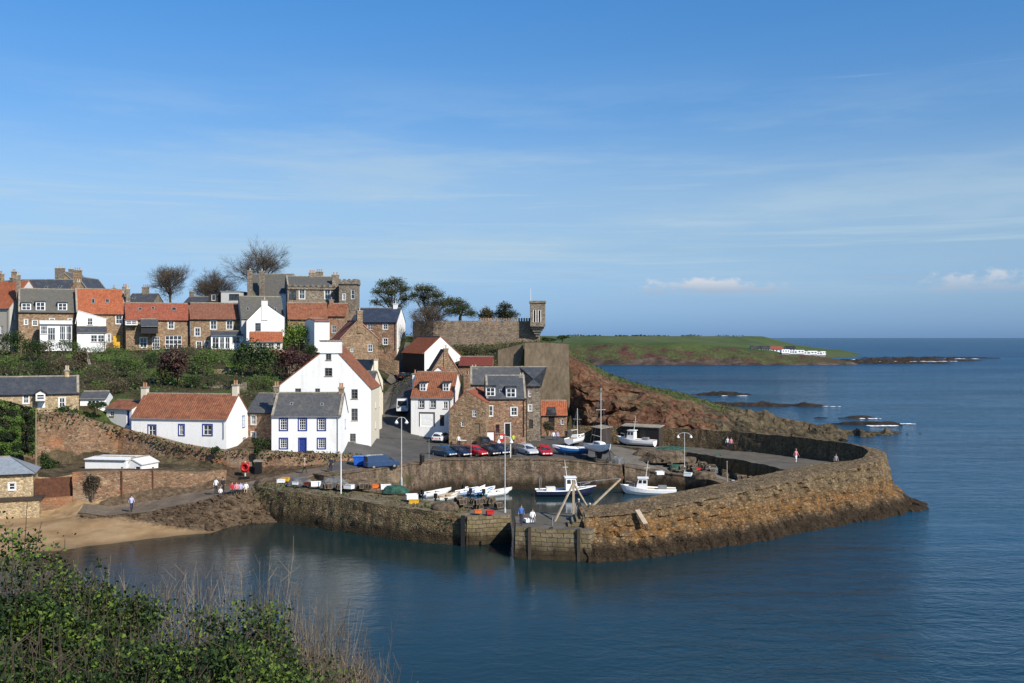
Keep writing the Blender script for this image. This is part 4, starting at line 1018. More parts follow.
    for dd in dorms:
        px,py,wp,hp=dd[:4]; nc=dd[4] if len(dd)>4 else 2; pitched=dd[5] if len(dd)>5 else False; rmt=dd[6] if len(dd)>6 else roof
        N=Vector((0,-(zr-he),dep/2)).normalized(); s=h.scale; p=hit(px,py+hp/2,Vector((0,0,he))+N*t,N); a=wp/s/2; hh=hp/s; sl=(zr-he)/(dep/2)
        y0=p.y; z0=p.z-.05; z1=z0+hh; yb=y0+hh/sl+.3; x=p.x
        if not pitched: yb+=.6
        m=MB(); m.box((x-a-.12,y0,z0-.1),(x+a+.12,yb,z1+.05),0)
        if pitched:
            top=z1+a*.9; m.poly([(x-a-.12,y0,z1+.05),(x+a+.12,y0,z1+.05),(x,y0,top)],0)
            yb2=y0+(top-z0)/sl+.4
            for sg in (-1,1):
                m.hexa([(x+sg*(a+.3),y0-.15,z1-.05),(x,y0-.15,top+.02),(x,yb2,top+.02),(x+sg*(a+.3),yb2,z1-.05)],[(x+sg*(a+.3),y0-.15,z1+.06),(x,y0-.15,top+.14),(x,yb2,top+.14),(x+sg*(a+.3),yb2,z1+.06)],1)
        else:
            m.hexa([(x-a-.25,y0-.2,z1+.053),(x+a+.25,y0-.2,z1+.053),(x+a+.25,yb+.4,z1+.25),(x-a-.25,yb+.4,z1+.25)],[(x-a-.25,y0-.2,z1+.17),(x+a+.25,y0-.2,z1+.17),(x+a+.25,yb+.4,z1+.37),(x-a-.25,yb+.4,z1+.37)],1)
        do=m.build('dormer',[M_WHITE if not pitched else M_OFFWHITE,rmt],roofo)
        m=MB(); m.poly([(x-a,y0-.012,z0+.1),(x+a,y0-.012,z0+.1),(x+a,y0-.012,z1-.08),(x-a,y0-.012,z1-.08)],0)
        for i in range(nc+1): u=x-a+2*a*i/nc; m.box((u-.05,y0-.05,z0+.08),(u+.05,y0-.014,z1-.06),1)
        for v in (z0+.1,(z0+z1)/2,z1-.08): m.box((x-a,y0-.045,v-.04),(x+a,y0-.016,v+.04),1)
        m.build('window',[GLASS,M_WHITE],do)
    return h
WB={'margin':M_BLUE,'nc':2,'nr':2,'mt':.15}; WBs={'margin':M_BLUE,'mt':.15,'nc':3,'nr':4,'bw':.035}; WP={'nc':2,'nr':2}; WS={'nc':1,'nr':2}; W3={'nc':3,'nr':2,'bw':.06}; WD={'nc':2,'nr':3,'frame':M_GREYP,'bw':.035,'fw':.06}
WM={'nc':2,'nr':2,'margin':M_OFFWHITE}

# --- by the harbour
house('white_cottage','long white cottage with weathered orange tiles and blue window surrounds',(131.5,127.4),(226.5,125),437,418,394.5,6.6,W_WHITE,R_OLD,
  wins=[('F',152,430.5,7.5,10,WB),('F',181.5,430,5,10,WB),('F',207.5,430,9,10,WB),('R',243.4,421.5,5,11,{'margin':M_PALEBLUE,'nc':2,'nr':3}),('R',244.2,442.5,5,9,{'margin':M_PALEBLUE,'nc':2,'nr':2})],
  chims=[(145,384,6,W_CREAM,2),(238,381.5,5.5,W_CREAM,2)],found=3.5,over=.12)
house('white_annexe','small white annexe with blue end door and low tiled roof beside the long cottage',(106.5,132.6),(131.8,130.2),424,408,401,3.6,W_WHITE,R_OLD,wins=[('F',112,413.5,6,5,{'nc':2,'nr':2})],doors=[('F',128,418,4.2,15,M_BLUE)],found=3,over=.15)
house('brown_cottage','narrow brown stone cottage with slate roof between two white houses',(246.5,131),(273,130),449,412.5,394,6.5,S_RED,R_SLATE,wins=[('F',253.5,420,5,9,WM),('F',253.5,437,5,10,WM)],found=2,over=.15,skew=None)
house('white_cottage','square white two-storey house with slate roof and deep blue front door',(271.5,126),(340.5,126.2),452.5,416.5,393.5,6.6,W_WHITE,R_SLATE,
  wins=[('F',283.5,424.5,7,11,WBs),('F',302.5,424.5,7,11,WBs),('F',321.5,424.5,7,11,WBs),('F',283.5,443.5,7,9.5,WBs),('F',321.5,443.5,7,9.5,WBs),('R',345.2,424,4,9,{'margin':M_PALEBLUE,'nc':2,'nr':3})],
  doors=[('F',302.5,445.5,6.5,14,M_BLUE,{'surround':M_BLUE})],chims=[(276.5,383,5,S_GREY,2),(341.3,384.5,5,S_BROWN,2)],skys=[(291.5,404,3.5,3.5),(322,404.5,3.5,3.5)],found=2.5,over=.12,skew=S_COPE)
house('gable_house','tall white house with its great stepped gable and small windows facing the harbour',(279,133),(371,133.2),452,386,345.5,9.5,W_WHITE,R_OLD,axis='y',apex=.565,eave2=389,
  wins=[('F',328.5,357,5.5,6,WD),('F',328.5,372,7.5,8,WD),('F',298,391,6,5,WD),('F',317.5,391,5,5,WD),('F',354.5,394,6.5,9.5,WD),('F',354.5,414.5,6.5,12,WD),('F',352.8,437.5,6,8,WD),('R',375.5,405,5,7,WP),('R',375.5,425,5,8,WP),('R',380,404,4,6,WP)],
  chims=[(331,340,21.5,W_WHITE,0),(331,341,10,S_BROWN,2,.96)],found=2.5,over=.1,facemat={'R':W_CREAM})
house('cream_house','cream harled house with slate roof stepping up the steep street',(371,149),(382,153),432,392,372,7,W_CREAM,R_SLATE,axis='y',apex=.5,wins=[('R',384,396,4,6,WP),('R',384,410,4,7,WP)],found=3)
house('cream_house','upper cream house with dark slates and pale gable end on the street corner',(367,163),(383,165),422,381,361,7,W_CREAM,R_DARK,axis='y',apex=.45,wins=[('F',378,392,4,6,WP),('R',388,385,5,7,WP),('R',388,400,5,8,WP)],chims=[(375,357,5,W_CREAM,1)],found=3)
house('garage_house','white house with orange tiles, two dormers and an arched garage door',(411,152),(452.5,151),427,397.5,372.5,7.5,W_WHITE,R_OLD,
  wins=[('F',421.5,404,5.5,7.5,{'nc':2,'nr':2,'margin':M_BLACK,'mt':.06}),('F',433,404,5.5,7.5,{'nc':2,'nr':2,'margin':M_BLACK,'mt':.06}),('F',445.5,405,4.5,7,WP)],
  doors=[('F',427,419.7,14.5,13.5,M_WHITE,{'surround':M_DKWOOD}),('F',442,420.5,4.5,11,M_DKWOOD)],dorms=[(423,387,5.5,8,2,False,R_DARK),(446,387,5.5,8,2,False,R_DARK)],chims=[(415,371,4.5,W_WHITE,1)],found=2,over=.15)
house('stone_house','brown rubble stone gable house beside the car park',(449,146),(486,145),434,411,391,9,S_BROWN,R_RED,axis='y',apex=.47,eave2=403,
  wins=[('F',474.5,413.5,4,7,WP),('F',462.5,424,3,5,WS)],doors=[('F',477,428.5,6,10,M_WOOD)],chims=[(467,372,6,S_RED,2,.5)],found=2,over=.05,verge=-.05)
house('harbour_house','red stone harbour house with grey slate roof, white dormers and oriel',(486.5,147),(526,147.5),437,399,376,5.6,S_RED,R_DARK,
  wins=[('F',489.8,411,5.5,10,{'nc':2,'nr':2,'margin':M_WHITE,'mt':.10}),('F',514,411.5,6,8,{'nc':2,'nr':2,'margin':M_WHITE,'mt':.1}),('F',497.5,429,4,9,{'nc':1,'nr':2,'frame':M_REDBROWN})],
  doors=[('F',507.5,430,5,13,M_BLACK,{'surround':M_OFFWHITE})],dorms=[(476.5+14,391.5,8,9,2,False,R_DARK),(511,392.5,8.5,9.5,2,False,R_DARK)],skys=[(500.5,391,2.6,3.6)],found=2,over=.1,skew=S_COPE,chims=[(523.5,374,5,S_RED,2)])
house('harbour_house','taller back range of the harbour house with pale slates and brown end chimney',(470.5,153.2),(524,153.6),434,385,367.6,7,S_RED,R_SLATE,chims=[(472,366,7,S_RED,2)],found=2,over=.1,skew=S_COPE)
house('tower_house','narrow tower house with hipped slate roof and red quoins and black drainpipe',(526.8,150),(540.5,150),432,386,367.5,7,S_GREY,R_DARK,hip=.9,wins=[('F',530,393.5,3,7,{'nc':2,'nr':2,'margin':S_RED}),('F',530,408,3,6,WM)],doors=[('F',531,424,4,9,M_DKWOOD)],found=2,over=.15)
hh=house('tiled_hut','little orange tiled hut with a dark doorway under the great wall',(541.5,156),(567,156),432,415.5,401,5,S_RED,R_ORANGE,doors=[('F',551.5,422.5,6,16,M_BLACK)],found=1.5,over=.12,wins=[('F',562.5,422,3.5,5,WS)])
m=MB(); p=hh.hit(551.5,411,(0,-.1,0),(0,1,0)); m.hexa([(p.x-.75,-.25,p.z-.6),(p.x+.75,-.25,p.z-.6),(p.x+.6,1.6,p.z+.55),(p.x-.6,1.6,p.z+.55)],[(p.x-.75,-.25,p.z-.45),(p.x+.75,-.25,p.z-.45),(p.x+.6,1.6,p.z+.75),(p.x-.6,1.6,p.z+.75)]); m.build('porch_roof',R_DARK,hh.root)
# --- left shore
house('slate_cottage','brown stone cottage with long dark slate roof above the orange wall',(-40,121.6),(79,127),414,396,377.5,6,S_TAN,R_DARK,wins=[('F',62,402.5,5.5,10,WM),('F',26,399,5,9,WM),('F',-5,398,5,9,WM)],doors=[('F',41.5,402.5,7.5,10.5,M_WHITE)],chims=[(67,367,4.5,S_TAN,2)],dorms=[(40.5,396.5,7,6.5,1,True)],found=3,over=.12,skew=S_COPE,skewm=S_COPE)
house('slate_outhouse','low slate-roofed outhouse with white paired window beside the stone cottage',(80,132.6),(106,133.2),411,398.5,392,4.5,W_WHITE,R_SLATE,wins=[('F',93.5,404.5,11,8.5,{'nc':3,'nr':2,'bw':.12})],found=3)
house('beach_hut','tan stone hut with a sheet metal roof at the top of the beach',(-45,104),(33,106.5),500,476,458,5,S_TAN,R_TIN,wins=[('F',12,486.5,6,7,{'nc':1,'nr':2,'margin':M_OFFWHITE})],found=2.5,over=.25,hip=1.0)
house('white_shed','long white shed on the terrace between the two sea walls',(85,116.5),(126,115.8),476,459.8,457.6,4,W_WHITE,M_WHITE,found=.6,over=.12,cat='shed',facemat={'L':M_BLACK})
house('white_shed','small white lean-to cabin at the open end of the long white shed',(127.5,116.2),(141.5,115.6),475.5,464.5,459.5,3,W_WHITE,M_OFFWHITE,doors=[('F',137.8,470.8,5.5,8,M_DKWOOD)],found=.6,over=.1,cat='shed',axis='y',apex=.3)
# --- the upper row
house('beige_house','beige harled house with bright orange tiles at the far edge of the row',(-30,198),(9.5,194),341,308,281.5,9,W_BEIGE,R_ORANGE,wins=[('F',1.5,330,4,8,WP),('R',13.5,317,3.5,7,WP),('R',16.5,334,3.5,6,WP)],chims=[(13,276,4.5,S_GREY,2),(0,272,7,S_BROWN,3)],facemat={'R':W_GREYW},found=3)
house('grey_house','brown stone house with mossy slates, three white dormers and glazed porch',(18.5,190.5),(77,195),346,311.5,289.5,8,S_BROWN,R_MOSSY,wins=[('F',35,323,4.5,5,WM),('F',52,321,4.5,5,WM),('F',26,322,3,5,WM),('F',70,321,3.5,5,WM)],
  dorms=[(26.2,306.5,7.5,7,2,False,R_DARK),(40.5,306,7.5,8.5,2,False,R_DARK),(62.5,306.5,7.5,7.5,2,False,R_DARK)],chims=[(18.5,273,4,S_GREY,2),(78.5,280,4,S_BROWN,2)],found=3,skew=S_COPE)
house('conservatory','white framed glazed conservatory against the mossy-roofed stone house',(40,188),(72,190.5),343,324,321,3,M_WHITE,M_OFFWHITE,wins=[('F',44,330,6,8,W3),('F',51.5,334,7,13,W3),('F',62.5,333,5.5,14,W3),('F',69,333,5.5,14,W3)],found=1.5,cat='conservatory')
house('slate_house','long dark slate roofed house behind the dormers of the row',(12,222),(68,222),320,291.5,280,9,S_GREY,R_DARK,chims=[(14,270,4,S_GREY,2)],found=3,skys=[(46,287.5,3,4),(60,287,3,4)])
house('crow_gable_house','tall brown house with sloping gables and two stout chimneys on the skyline',(66,213),(92,213),335,297,277,11,S_BROWN,R_DARK,axis='y',apex=.42,chims=[(77.5,268.5,7.5,S_BROWN,3)],found=3,skew=S_COPE)
house('crow_gable_house','broad stone gable house on the skyline behind the dark slate roof',(48,232),(82,232),330,290,272,10,S_BROWN,R_MOSSY,axis='y',apex=.42,chims=[(60,266.5,9,S_GREY,3),(71,267.5,4,S_GREY,1,.5)],found=3,skew=S_COPE)
house('orange_roof_house','stone house with steep bright orange roof and yellow ground floor door',(76.5,193.5),(125.5,197.5),349,313,289.5,8,S_BROWN,R_ORANGE,wins=[('F',119,319.5,6,9,{'nc':2,'nr':2,'margin':M_WHITE,'mt':.08}),('F',109,338,3,8,WM)],doors=[('F',116.8,341.5,6.5,12.5,M_YELLOW)],skys=[(93.2,301,3,5),(107.5,301,4,4)],chims=[(125,285,4.5,S_GREY,2),(114,286,3,S_GREY,1,.6)],found=3,skew=S_COPE)
house('white_extension','white stepped extension with a slate skirt in front of the orange roof',(77,189.5),(106.5,191.5),349,332,327,3.2,W_WHITE,R_DARK,wins=[('F',94,338.5,6,7,WP),('F',101,338.5,6,7,WP)],found=2)
house('white_extension','upper white lean-to storey under the eave of the orange roof',(77,192.2),(106,194.3),332,318,311,1.2,W_WHITE,M_OFFWHITE,axis='y',apex=.05,eave2=319,wins=[('F',90,321.5,5,7,WP)],found=1)
house('terraced_house','left terraced cottage with red tiles, white dormer and dark solar panel',(126,195),(190,200),353,319.5,303.5,8,S_BROWN,R_RED,wins=[('F',143.5,342.5,6.5,10,WM),('F',156,343,7,13,{'nc':3,'nr':4,'bw':.05}),('F',173.5,342,16,13,{'nc':4,'nr':3,'bw':.10}),('F',171,325,5.5,8,WM)],skys=[(140,309,4,3.5),(153,308,3,3),(174,309,4.5,4)],dorms=[(131.5,322.3,10,4,2,False,R_RED)],chims=[(128,287,4,S_GREY,2)],found=3)
house('terraced_house','right terraced cottage with brown tiles and wide white bay windows',(190.3,199),(243,202),352,318.5,303.5,8,S_BROWN,R_BROWN,wins=[('F',213.5,325,6,8.5,WM),('F',229.5,325,6,8.5,WM),('F',197.5,332,5,8,WM),('F',199,345,5,7,WM),('F',207,345,4,8,WM)],skys=[],found=3,over=.3)
house('bay_window','white framed double bay with dark lean-to roof on the brown tiled terrace',(211,197.5),(243,199),350.5,335,331.5,2.5,M_WHITE,R_DARK,wins=[('F',215.5,343,6.5,12,WP),('F',222,343,4.5,12,WP),('F',227.5,343,4.5,12,WP),('F',236,340,8,7,WP)],found=1.5,cat='bay window')
house('dark_lean_to','black sheet-roofed lean-to under the eave of the red tiled terrace',(141,193.6),(158,194.8),331,325.5,319.5,2.4,M_BLACK,R_DARK,found=.5,cat='lean-to')
house('slate_house','low slate roof with a pale chimney peeping above the red terrace',(126,228),(152,228),312,303,294,8,S_GREY,R_DARK,chims=[(145.5,285.5,6,S_GREY,3)],skys=[(134,298,3,3)],found=2)
house('slate_house','dull slate roof between the bare trees behind the terrace',(184,228),(208,228),312,303,297,8,S_GREY,R_DARK,chims=[(190,290,4,S_GREY,1)],found=2)
house('flat_roof_house','modern flat-roofed white house with a wide dark picture window',(221,222),(240,222),312,292,285,8,W_GREYW,M_GREYP,flat=True,wins=[('F',234,297,10,6,{'nc':3,'nr':1,'frame':M_BLACK})],found=2)
house('flat_roof_house','black-clad flat-roofed upper storey beside the modern white house',(208.5,223),(220.5,223),312,293,285,8,M_DKWOOD,M_BLACK,flat=True,wins=[('F',213.5,297.5,4,6,{'nc':1,'nr':1})],found=2)
house('mossy_slate_house','wide mossy slate roofed house behind the white gable',(241.5,199),(284,202),345,318,297,9,W_GREYW,R_MOSSY,skys=[(247.8,309,2.6,4),(275.5,309,2.6,4)],found=3)
house('white_gable_house','small white house with a steep chimneyed gable above the garden',(246.5,195),(284.5,197),351,321,303,5,W_WHITE,R_MOSSY,axis='y',apex=.47,eave2=317,wins=[('F',258,327,5.5,8,WD)],chims=[(264.5,298,6,W_WHITE,1)],found=3,over=.05)
house('garden_room','orange lean-to garden room with glazed front below the white gable',(249.5,190.5),(282.5,192),352,341.5,332.5,5,W_CREAM,R_ORANGE,wins=[('F',259.5,346.2,6.5,6.5,WP),('F',264.6,346.2,3.5,6.5,WS),('F',271,346.2,6,6.5,WP),('F',278.5,346.2,4,6.5,WP)],found=2,cat='garden room')
hs=house('steep_slate_house','steep slate-roofed house with two tall black chimney stacks',(246,224),(289,224),325,300,274.5,10,S_GREY,R_MOSSY,chims=[(250,269,4.5,S_GREY,1,.02),(262,269.5,4.5,S_GREY,1,.02)],wins=[('F',274.5,304,4,7,WD)],found=3,skew=S_COPE)
house('turret_annexe','small white block wedged between the slate roof and the mossy roof',(279.5,216),(286,216),324,293,289,4,W_WHITE,R_DARK,found=3)
# baronial house with battlements
def battlements(m,x0,x1,y,z,n,th=.35,h=.55,alongx=True,mi=0):
    L=(x1-x0)/n
    for k in range(n):
        a=x0+k*L
        if alongx: m.box((a,y,z),(a+L*.58,y+th,z+h),mi)
        else: m.box((y,a,z),(y+th,a+L*.58,z+h),mi)
b=house('baronial_house','large grey battlemented house with sash windows on the skyline',(287.5,210),(340.5,213),330,286.5,277,11,S_GREY,R_MOSSY,wins=[('F',302,294,5.5,10,WM),('F',327.5,294,5.5,10,WM),('F',292.5,295.5,7,10,{'nc':2,'nr':2,'frame':M_DKWOOD})],chims=[(312.3,271,6.5,S_GREY,3),(319.5,270,7,S_GREY,3,.62),(335.5,273,7,S_GREY,2,.1)],found=2,skew=S_COPE)
m=MB(); battlements(m,0,b.w,-.32,b.he-.1,9); m.box((0,-.30,b.he-.55),(b.w,.3,b.he-.1)); m.build('parapet',S_GREY,b.root)
b=house('baronial_tower','square battlemented tower at the end of the grey baronial house',(339,209),(356.5,209),330,285,285,4.2,S_GREY,R_DARK,flat=True,wins=[('F',352.8,294.5,3.6,9,{'nc':1,'nr':2}),('F',344,297,2.5,6,WM)],found=2,cat='tower')
m=MB(); z=b.he+.2; m.box((-.2,-.2,z),(b.w+.2,.15,z+.5)); m.box((-.2,b.dep-.15,z),(b.w+.2,b.dep+.2,z+.5)); m.box((-.2,.15,z),(.15,b.dep-.15,z+.5)); m.box((b.w-.15,.15,z),(b.w+.2,b.dep-.15,z+.5))
battlements(m,-.2,b.w+.2,-.2,z+.5,4); battlements(m,-.2,b.dep+.2,b.w-.15,z+.5,4,alongx=False); battlements(m,-.2,b.w+.2,b.dep-.15,z+.5,4); m.build('parapet',S_GREY,b.root)
house('orange_roof_house','brick and stone house with broad orange roof below the battlements',(288,198),(327.5,200),345,319,303,8,S_RED,R_OLD,wins=[('F',297,329,5,7,WP),('F',304,340,4,6,WP)],found=3,chims=[(291,301,5,S_RED,2)])
house('white_block','plain white end block with red coping beside the green shrubs',(314.5,192),(329.5,193.5),342,321,319,6,W_WHITE,R_RED,found=2)
house('brick_lean_to','brown stone house with rusty tiles beside the battlemented tower',(326,203),(345,203),345,316,304,7,S_RED,R_OLD,wins=[('F',334,329,4.5,8,WP)],chims=[(331.5,298,4,S_RED,1)],found=3)
house('stone_gable_house','brown stone gable house with red-brown roof above the white gable',(341.5,175),(378,177.5),357,339,321,8,S_BROWN,R_RED,axis='y',apex=.46,wins=[('F',370.3,348,5,7.5,WP),('F',352,350,2.6,4,WS)],chims=[(359.5,308.5,5.5,S_BROWN,1)],found=3,skew=S_COPE)
house('blue_roof_house','brown brick house with dark blue slate roof and white end gable',(352.5,207.2),(396.8,206),350,322,308.5,7.5,S_RED,R_BLUE,wins=[('F',385.3,326.8,4.6,5,{'nc':2,'nr':2,'margin':M_WHITE,'mt':.1}),('F',385.3,341.5,4.6,6,{'nc':2,'nr':2,'margin':M_WHITE,'mt':.1}),('F',370,327,5,5,WP)],chims=[(395.5,302,4,M_WHITE,1)],facemat={'R':W_WHITE},found=4)
house('white_house','white gabled house with orange roof and black shadowed side by the street',(424.5,187),(463.5,190),368,352.5,337,14,W_WHITE,R_ORANGE,axis='y',apex=.41,eave2=358.5,facemat={'L':M_DKWOOD},wins=[('F',448,362,5,6,WP)],found=4,over=.35)  # left wall gets the near-black timber colour to paint in its shade
house('stone_house','low stone house with steep stone-edged gable behind the garage roof',(431,163.5),(460,164.5),385,374,350.5,5,S_BROWN,R_BROWN,axis='y',apex=.5,chims=[(446,346,4.5,S_BROWN,1)],found=4,skew=S_COPE)
house('white_pediment_house','small white gable peeping over the tiled garage roof',(427.5,158.5),(449,158.5),384,376,367.5,6,W_WHITE,R_OLD,axis='y',apex=.5,found=4,skew=S_BROWN,over=.5)
house('brick_shed','red-brown roofed shed on the slope under the castle garden',(459,178),(492,177.5),372,365.5,357,5,S_RED,M_REDBROWN,found=3,cat='shed')
# --- castle wall and turret
wallrun('castle_wall','long battlemented castle wall with brown patches on the hill top','castle wall',[(-21.3,215,23.4,15),(-20.6,207.5,23.4,15),(-16,203.6,23.4,15),(-8,202.9,23.4,15),(0,202.4,23.3,15.5),(3.2,202.2,23.3,16),(5.6,202.0,23.5,16)],1.2,S_CASTLE,.2,.8,.05)
m=MB()
for k in range(22):
    t=k/22; x=-6.5+t*11.4; y=203.0-(x+6.5)*.075; m.box((x,y,23.2),(x+.34,y+1.0,23.95))
m.build('battlements',S_CASTLE,[o for o in COL.objects if o.name=='castle_wall'][0])
T0=P(537.6,322,201.4); tr=empty('castle_turret',(T0.x,T0.y,16),0,'square corner turret with slit windows corbelled out of the castle wall','turret')
a=1.5; z0=6.2; z1=10.9
m=MB(); w_=MB()
for (O,U,N,hl) in (((-a,-a,z0),(1,0,0),(0,-1,0),[(.65,.9,1.05,3.2),(1.65,.9,2.05,3.2)]),((a,-a,z0),(0,1,0),(1,0,0),[(.95,.9,1.4,3.2)]),((a,a,z0),(-1,0,0),(0,1,0),[]),((-a,a,z0),(0,-1,0),(-1,0,0),[])):
    wallface(m,[(0,0),(2*a,0),(2*a,z1-z0),(0,z1-z0)],hl,O,U,N,0,.3)
    for h_ in hl:
        O_=Vector(O); U_=Vector(U); N_=Vector(N); w_.poly([O_+U_*h_[0]+Vector((0,0,h_[1]))-N_*.28,O_+U_*h_[2]+Vector((0,0,h_[1]))-N_*.28,O_+U_*h_[2]+Vector((0,0,h_[3]))-N_*.28,O_+U_*h_[0]+Vector((0,0,h_[3]))-N_*.28])
m.build('wall',S_GREY,tr); wo=w_.build('window',M_BLACK,tr)
m=MB(); 
for (x0,x1) in ((.58,.65),(1.05,1.12),(1.58,1.65),(2.05,2.12)): m.box((-a+x0-.03,-a-.04,z0+.85),(-a+x1+.03,-a+.1,z0+3.3))
m.build('surround',M_OFFWHITE,wo)
m=MB(); m.box((-a-.18,-a-.18,z1),(a+.18,a+.18,z1+.3)); m.box((-a-.1,-a-.1,z1+.3),(a+.1,a+.1,z1+.45)); m.build('parapet',S_GREY,tr)
m=MB()
for k,(r,z) in enumerate(((1.3,5.7),(1.0,5.2),(.7,4.7),(.4,4.2))): m.box((-r,-r+.3,z),(r,r,z+.46 if k else 6.197))
m.build('corbel',S_GREY,tr)
m=MB(); m.tube([(-a+.1,0,z1+.4),(-a+.1,0,z1+3.0)],[.05,.03],6); m.build('pole',M_WHITE,tr)
# garden walls and ruins on the slopes
for (ln,label,mt) in (
  ([P(84,352,178)[:],P(90,372,168)[:]],'grey garden wall running down the overgrown slope',S_GREY),
  ([P(92,379,160)[:],P(108,377,160)[:]],'short brown terrace wall among the bushes',S_GREY),
  ([P(205,388,150)[:],P(246,384,150)[:]],'low garden wall behind the long cottage roof',S_GREY),
  ([P(214,371,165)[:],P(232,369,166)[:]],'dark garden wall halfway up the slope',S_BROWN),
  ([P(288,368,170)[:],P(318,357,172)[:]],'grey wall climbing beside the red-leaved bush',S_GREY),
  ([P(362,356,190)[:],P(398,362,188)[:]],'rubble garden wall below the blue-roofed house',S_BROWN),
  ([P(492,361,186)[:],P(522,359,186)[:]],'ruined pale rubble wall under the castle',S_TAN),
  ([P(498,367,180)[:],P(524,366,180)[:]],'lower broken rubble wall under the castle',S_TAN),
  ([P(268,350,182)[:],P(292,352,182)[:]],'brick garden wall under the garden room',S_RED)):
    a,b=ln; wallrun('garden_wall',label,'garden wall',[(a[0],a[1],a[2]+.2,a[2]-2.5),((a[0]+b[0])/2,(a[1]+b[1])/2,(a[2]+b[2])/2+.15,a[2]-2.5),(b[0],b[1],b[2]+.2,b[2]-2.5)],.5,mt,.1,.5,.10)
# ------------------------------------------------------------------ plants
def leaf(mb,p,s,m,aspect=.55):
    d=Vector((random.gauss(0,1),random.gauss(0,1),random.gauss(0,1)+.3)).normalized(); e=d.cross(Vector((random.gauss(0,1),random.gauss(0,1),random.gauss(0,1)))).normalized()
    a=d*s; b=e*s*aspect; mb.poly([p-a*.5,p+b*.5,p+a*.5,p-b*.5],m)
def cloud(mb,c,r,n,s,mats,shell=.55,low=.25):
    c=Vector(c)
    for _ in range(n):
        v=Vector((random.gauss(0,1),random.gauss(0,1),random.gauss(0,1))).normalized()
        if v.z<-low and random.random()<.6: v.z=-v.z
        k=shell+(1-shell)*random.random()
        k*=.78+.5*mnoise.noise(Vector((c.x,c.y,c.z))+v*2.1)
        leaf(mb,c+Vector((v.x*r[0],v.y*r[1],v.z*r[2]))*k,s*random.uniform(.6,1.35),random.choice(mats))
def twigs(mb,p,d,L,r,lev,spread=.55,up=.12,m=0,wind=(0,0,0),nb=4):
    q=p; pts=[p]; dd=d.normalized(); n=3
    for i in range(n):
        dd=(dd+Vector((random.gauss(0,.13),random.gauss(0,.13),random.gauss(0,.08)+up*.3))+Vector(wind)*.15).normalized(); q=q+dd*L/n; pts.append(q)
    mb.tube(pts,[r,r*.85,r*.7,r*.5],5 if lev>1 else 3,m,cap=False)
    if lev<=0: return
    for k in range(nb+(1 if lev==1 else 0)):
        t=random.uniform(.35,1.0) if k else 1.0; i=min(int(t*n),n-1); b=pts[i].lerp(pts[i+1],t*n-i)
        nd=(dd+Vector((random.gauss(0,spread),random.gauss(0,spread),random.gauss(up,spread*.7)))+Vector(wind)*.3).normalized()
        twigs(mb,b,nd,L*random.uniform(.55,.8),r*.52,lev-1,spread,up,m,wind,nb)
def shrub(px,py,d,wpx,hpx,mats,label,n=260,name='bush',ls=None,group=None,twig=BARK):
    """py is the foot of the bush in the picture; d its distance"""
    s=F/d; w_=wpx/s/2; h_=hpx/s; b=P(px,py,d)
    if name!='hedge' and d>136 and px<430:
        g=ground_hit(px,py,133)
        if g is not None: b=g-Vector((0,0,.1)); s=F/b.y; w_=wpx/s/2*1.4; h_=hpx/s*1.35
    o=empty(name,b,0,label,'bush' if name!='hedge' else 'hedge',group)
    m=MB(); ls=ls or max(.17,h_*.055)
    k=5 if wpx>14 else 3
    for i in range(k):
        a=random.uniform(0,6.28); cx=w_*.5*math.cos(a)*(i>0); cy=w_*.4*math.sin(a)*(i>0); rr=random.uniform(.5,.75) if i else .8
        cloud(m,(cx,cy,h_*random.uniform(.38,.58)),(w_*rr,w_*rr*.8,h_*.5*random.uniform(.75,1)),n//k,ls,list(range(len(mats))))
    m.build('foliage',mats,o)
    m=MB()
    for i in range(4): m.tube([(random.gauss(0,.1),random.gauss(0,.1),-.6),(random.gauss(0,w_*.3),random.gauss(0,w_*.2),h_*.55)],[.07,.03],5)
    m.build('stem',twig,o); return o
G1=[L_DARK,L_MID,L_DARK]; G2=[L_MID,L_LIGHT,L_OLIVE]; G3=[L_OLIVE,L_BROWN,L_DARK]; G4=[L_BROWN,L_PLUM,L_OLIVE]; G5=[L_LIME,L_LIGHT,L_MID]
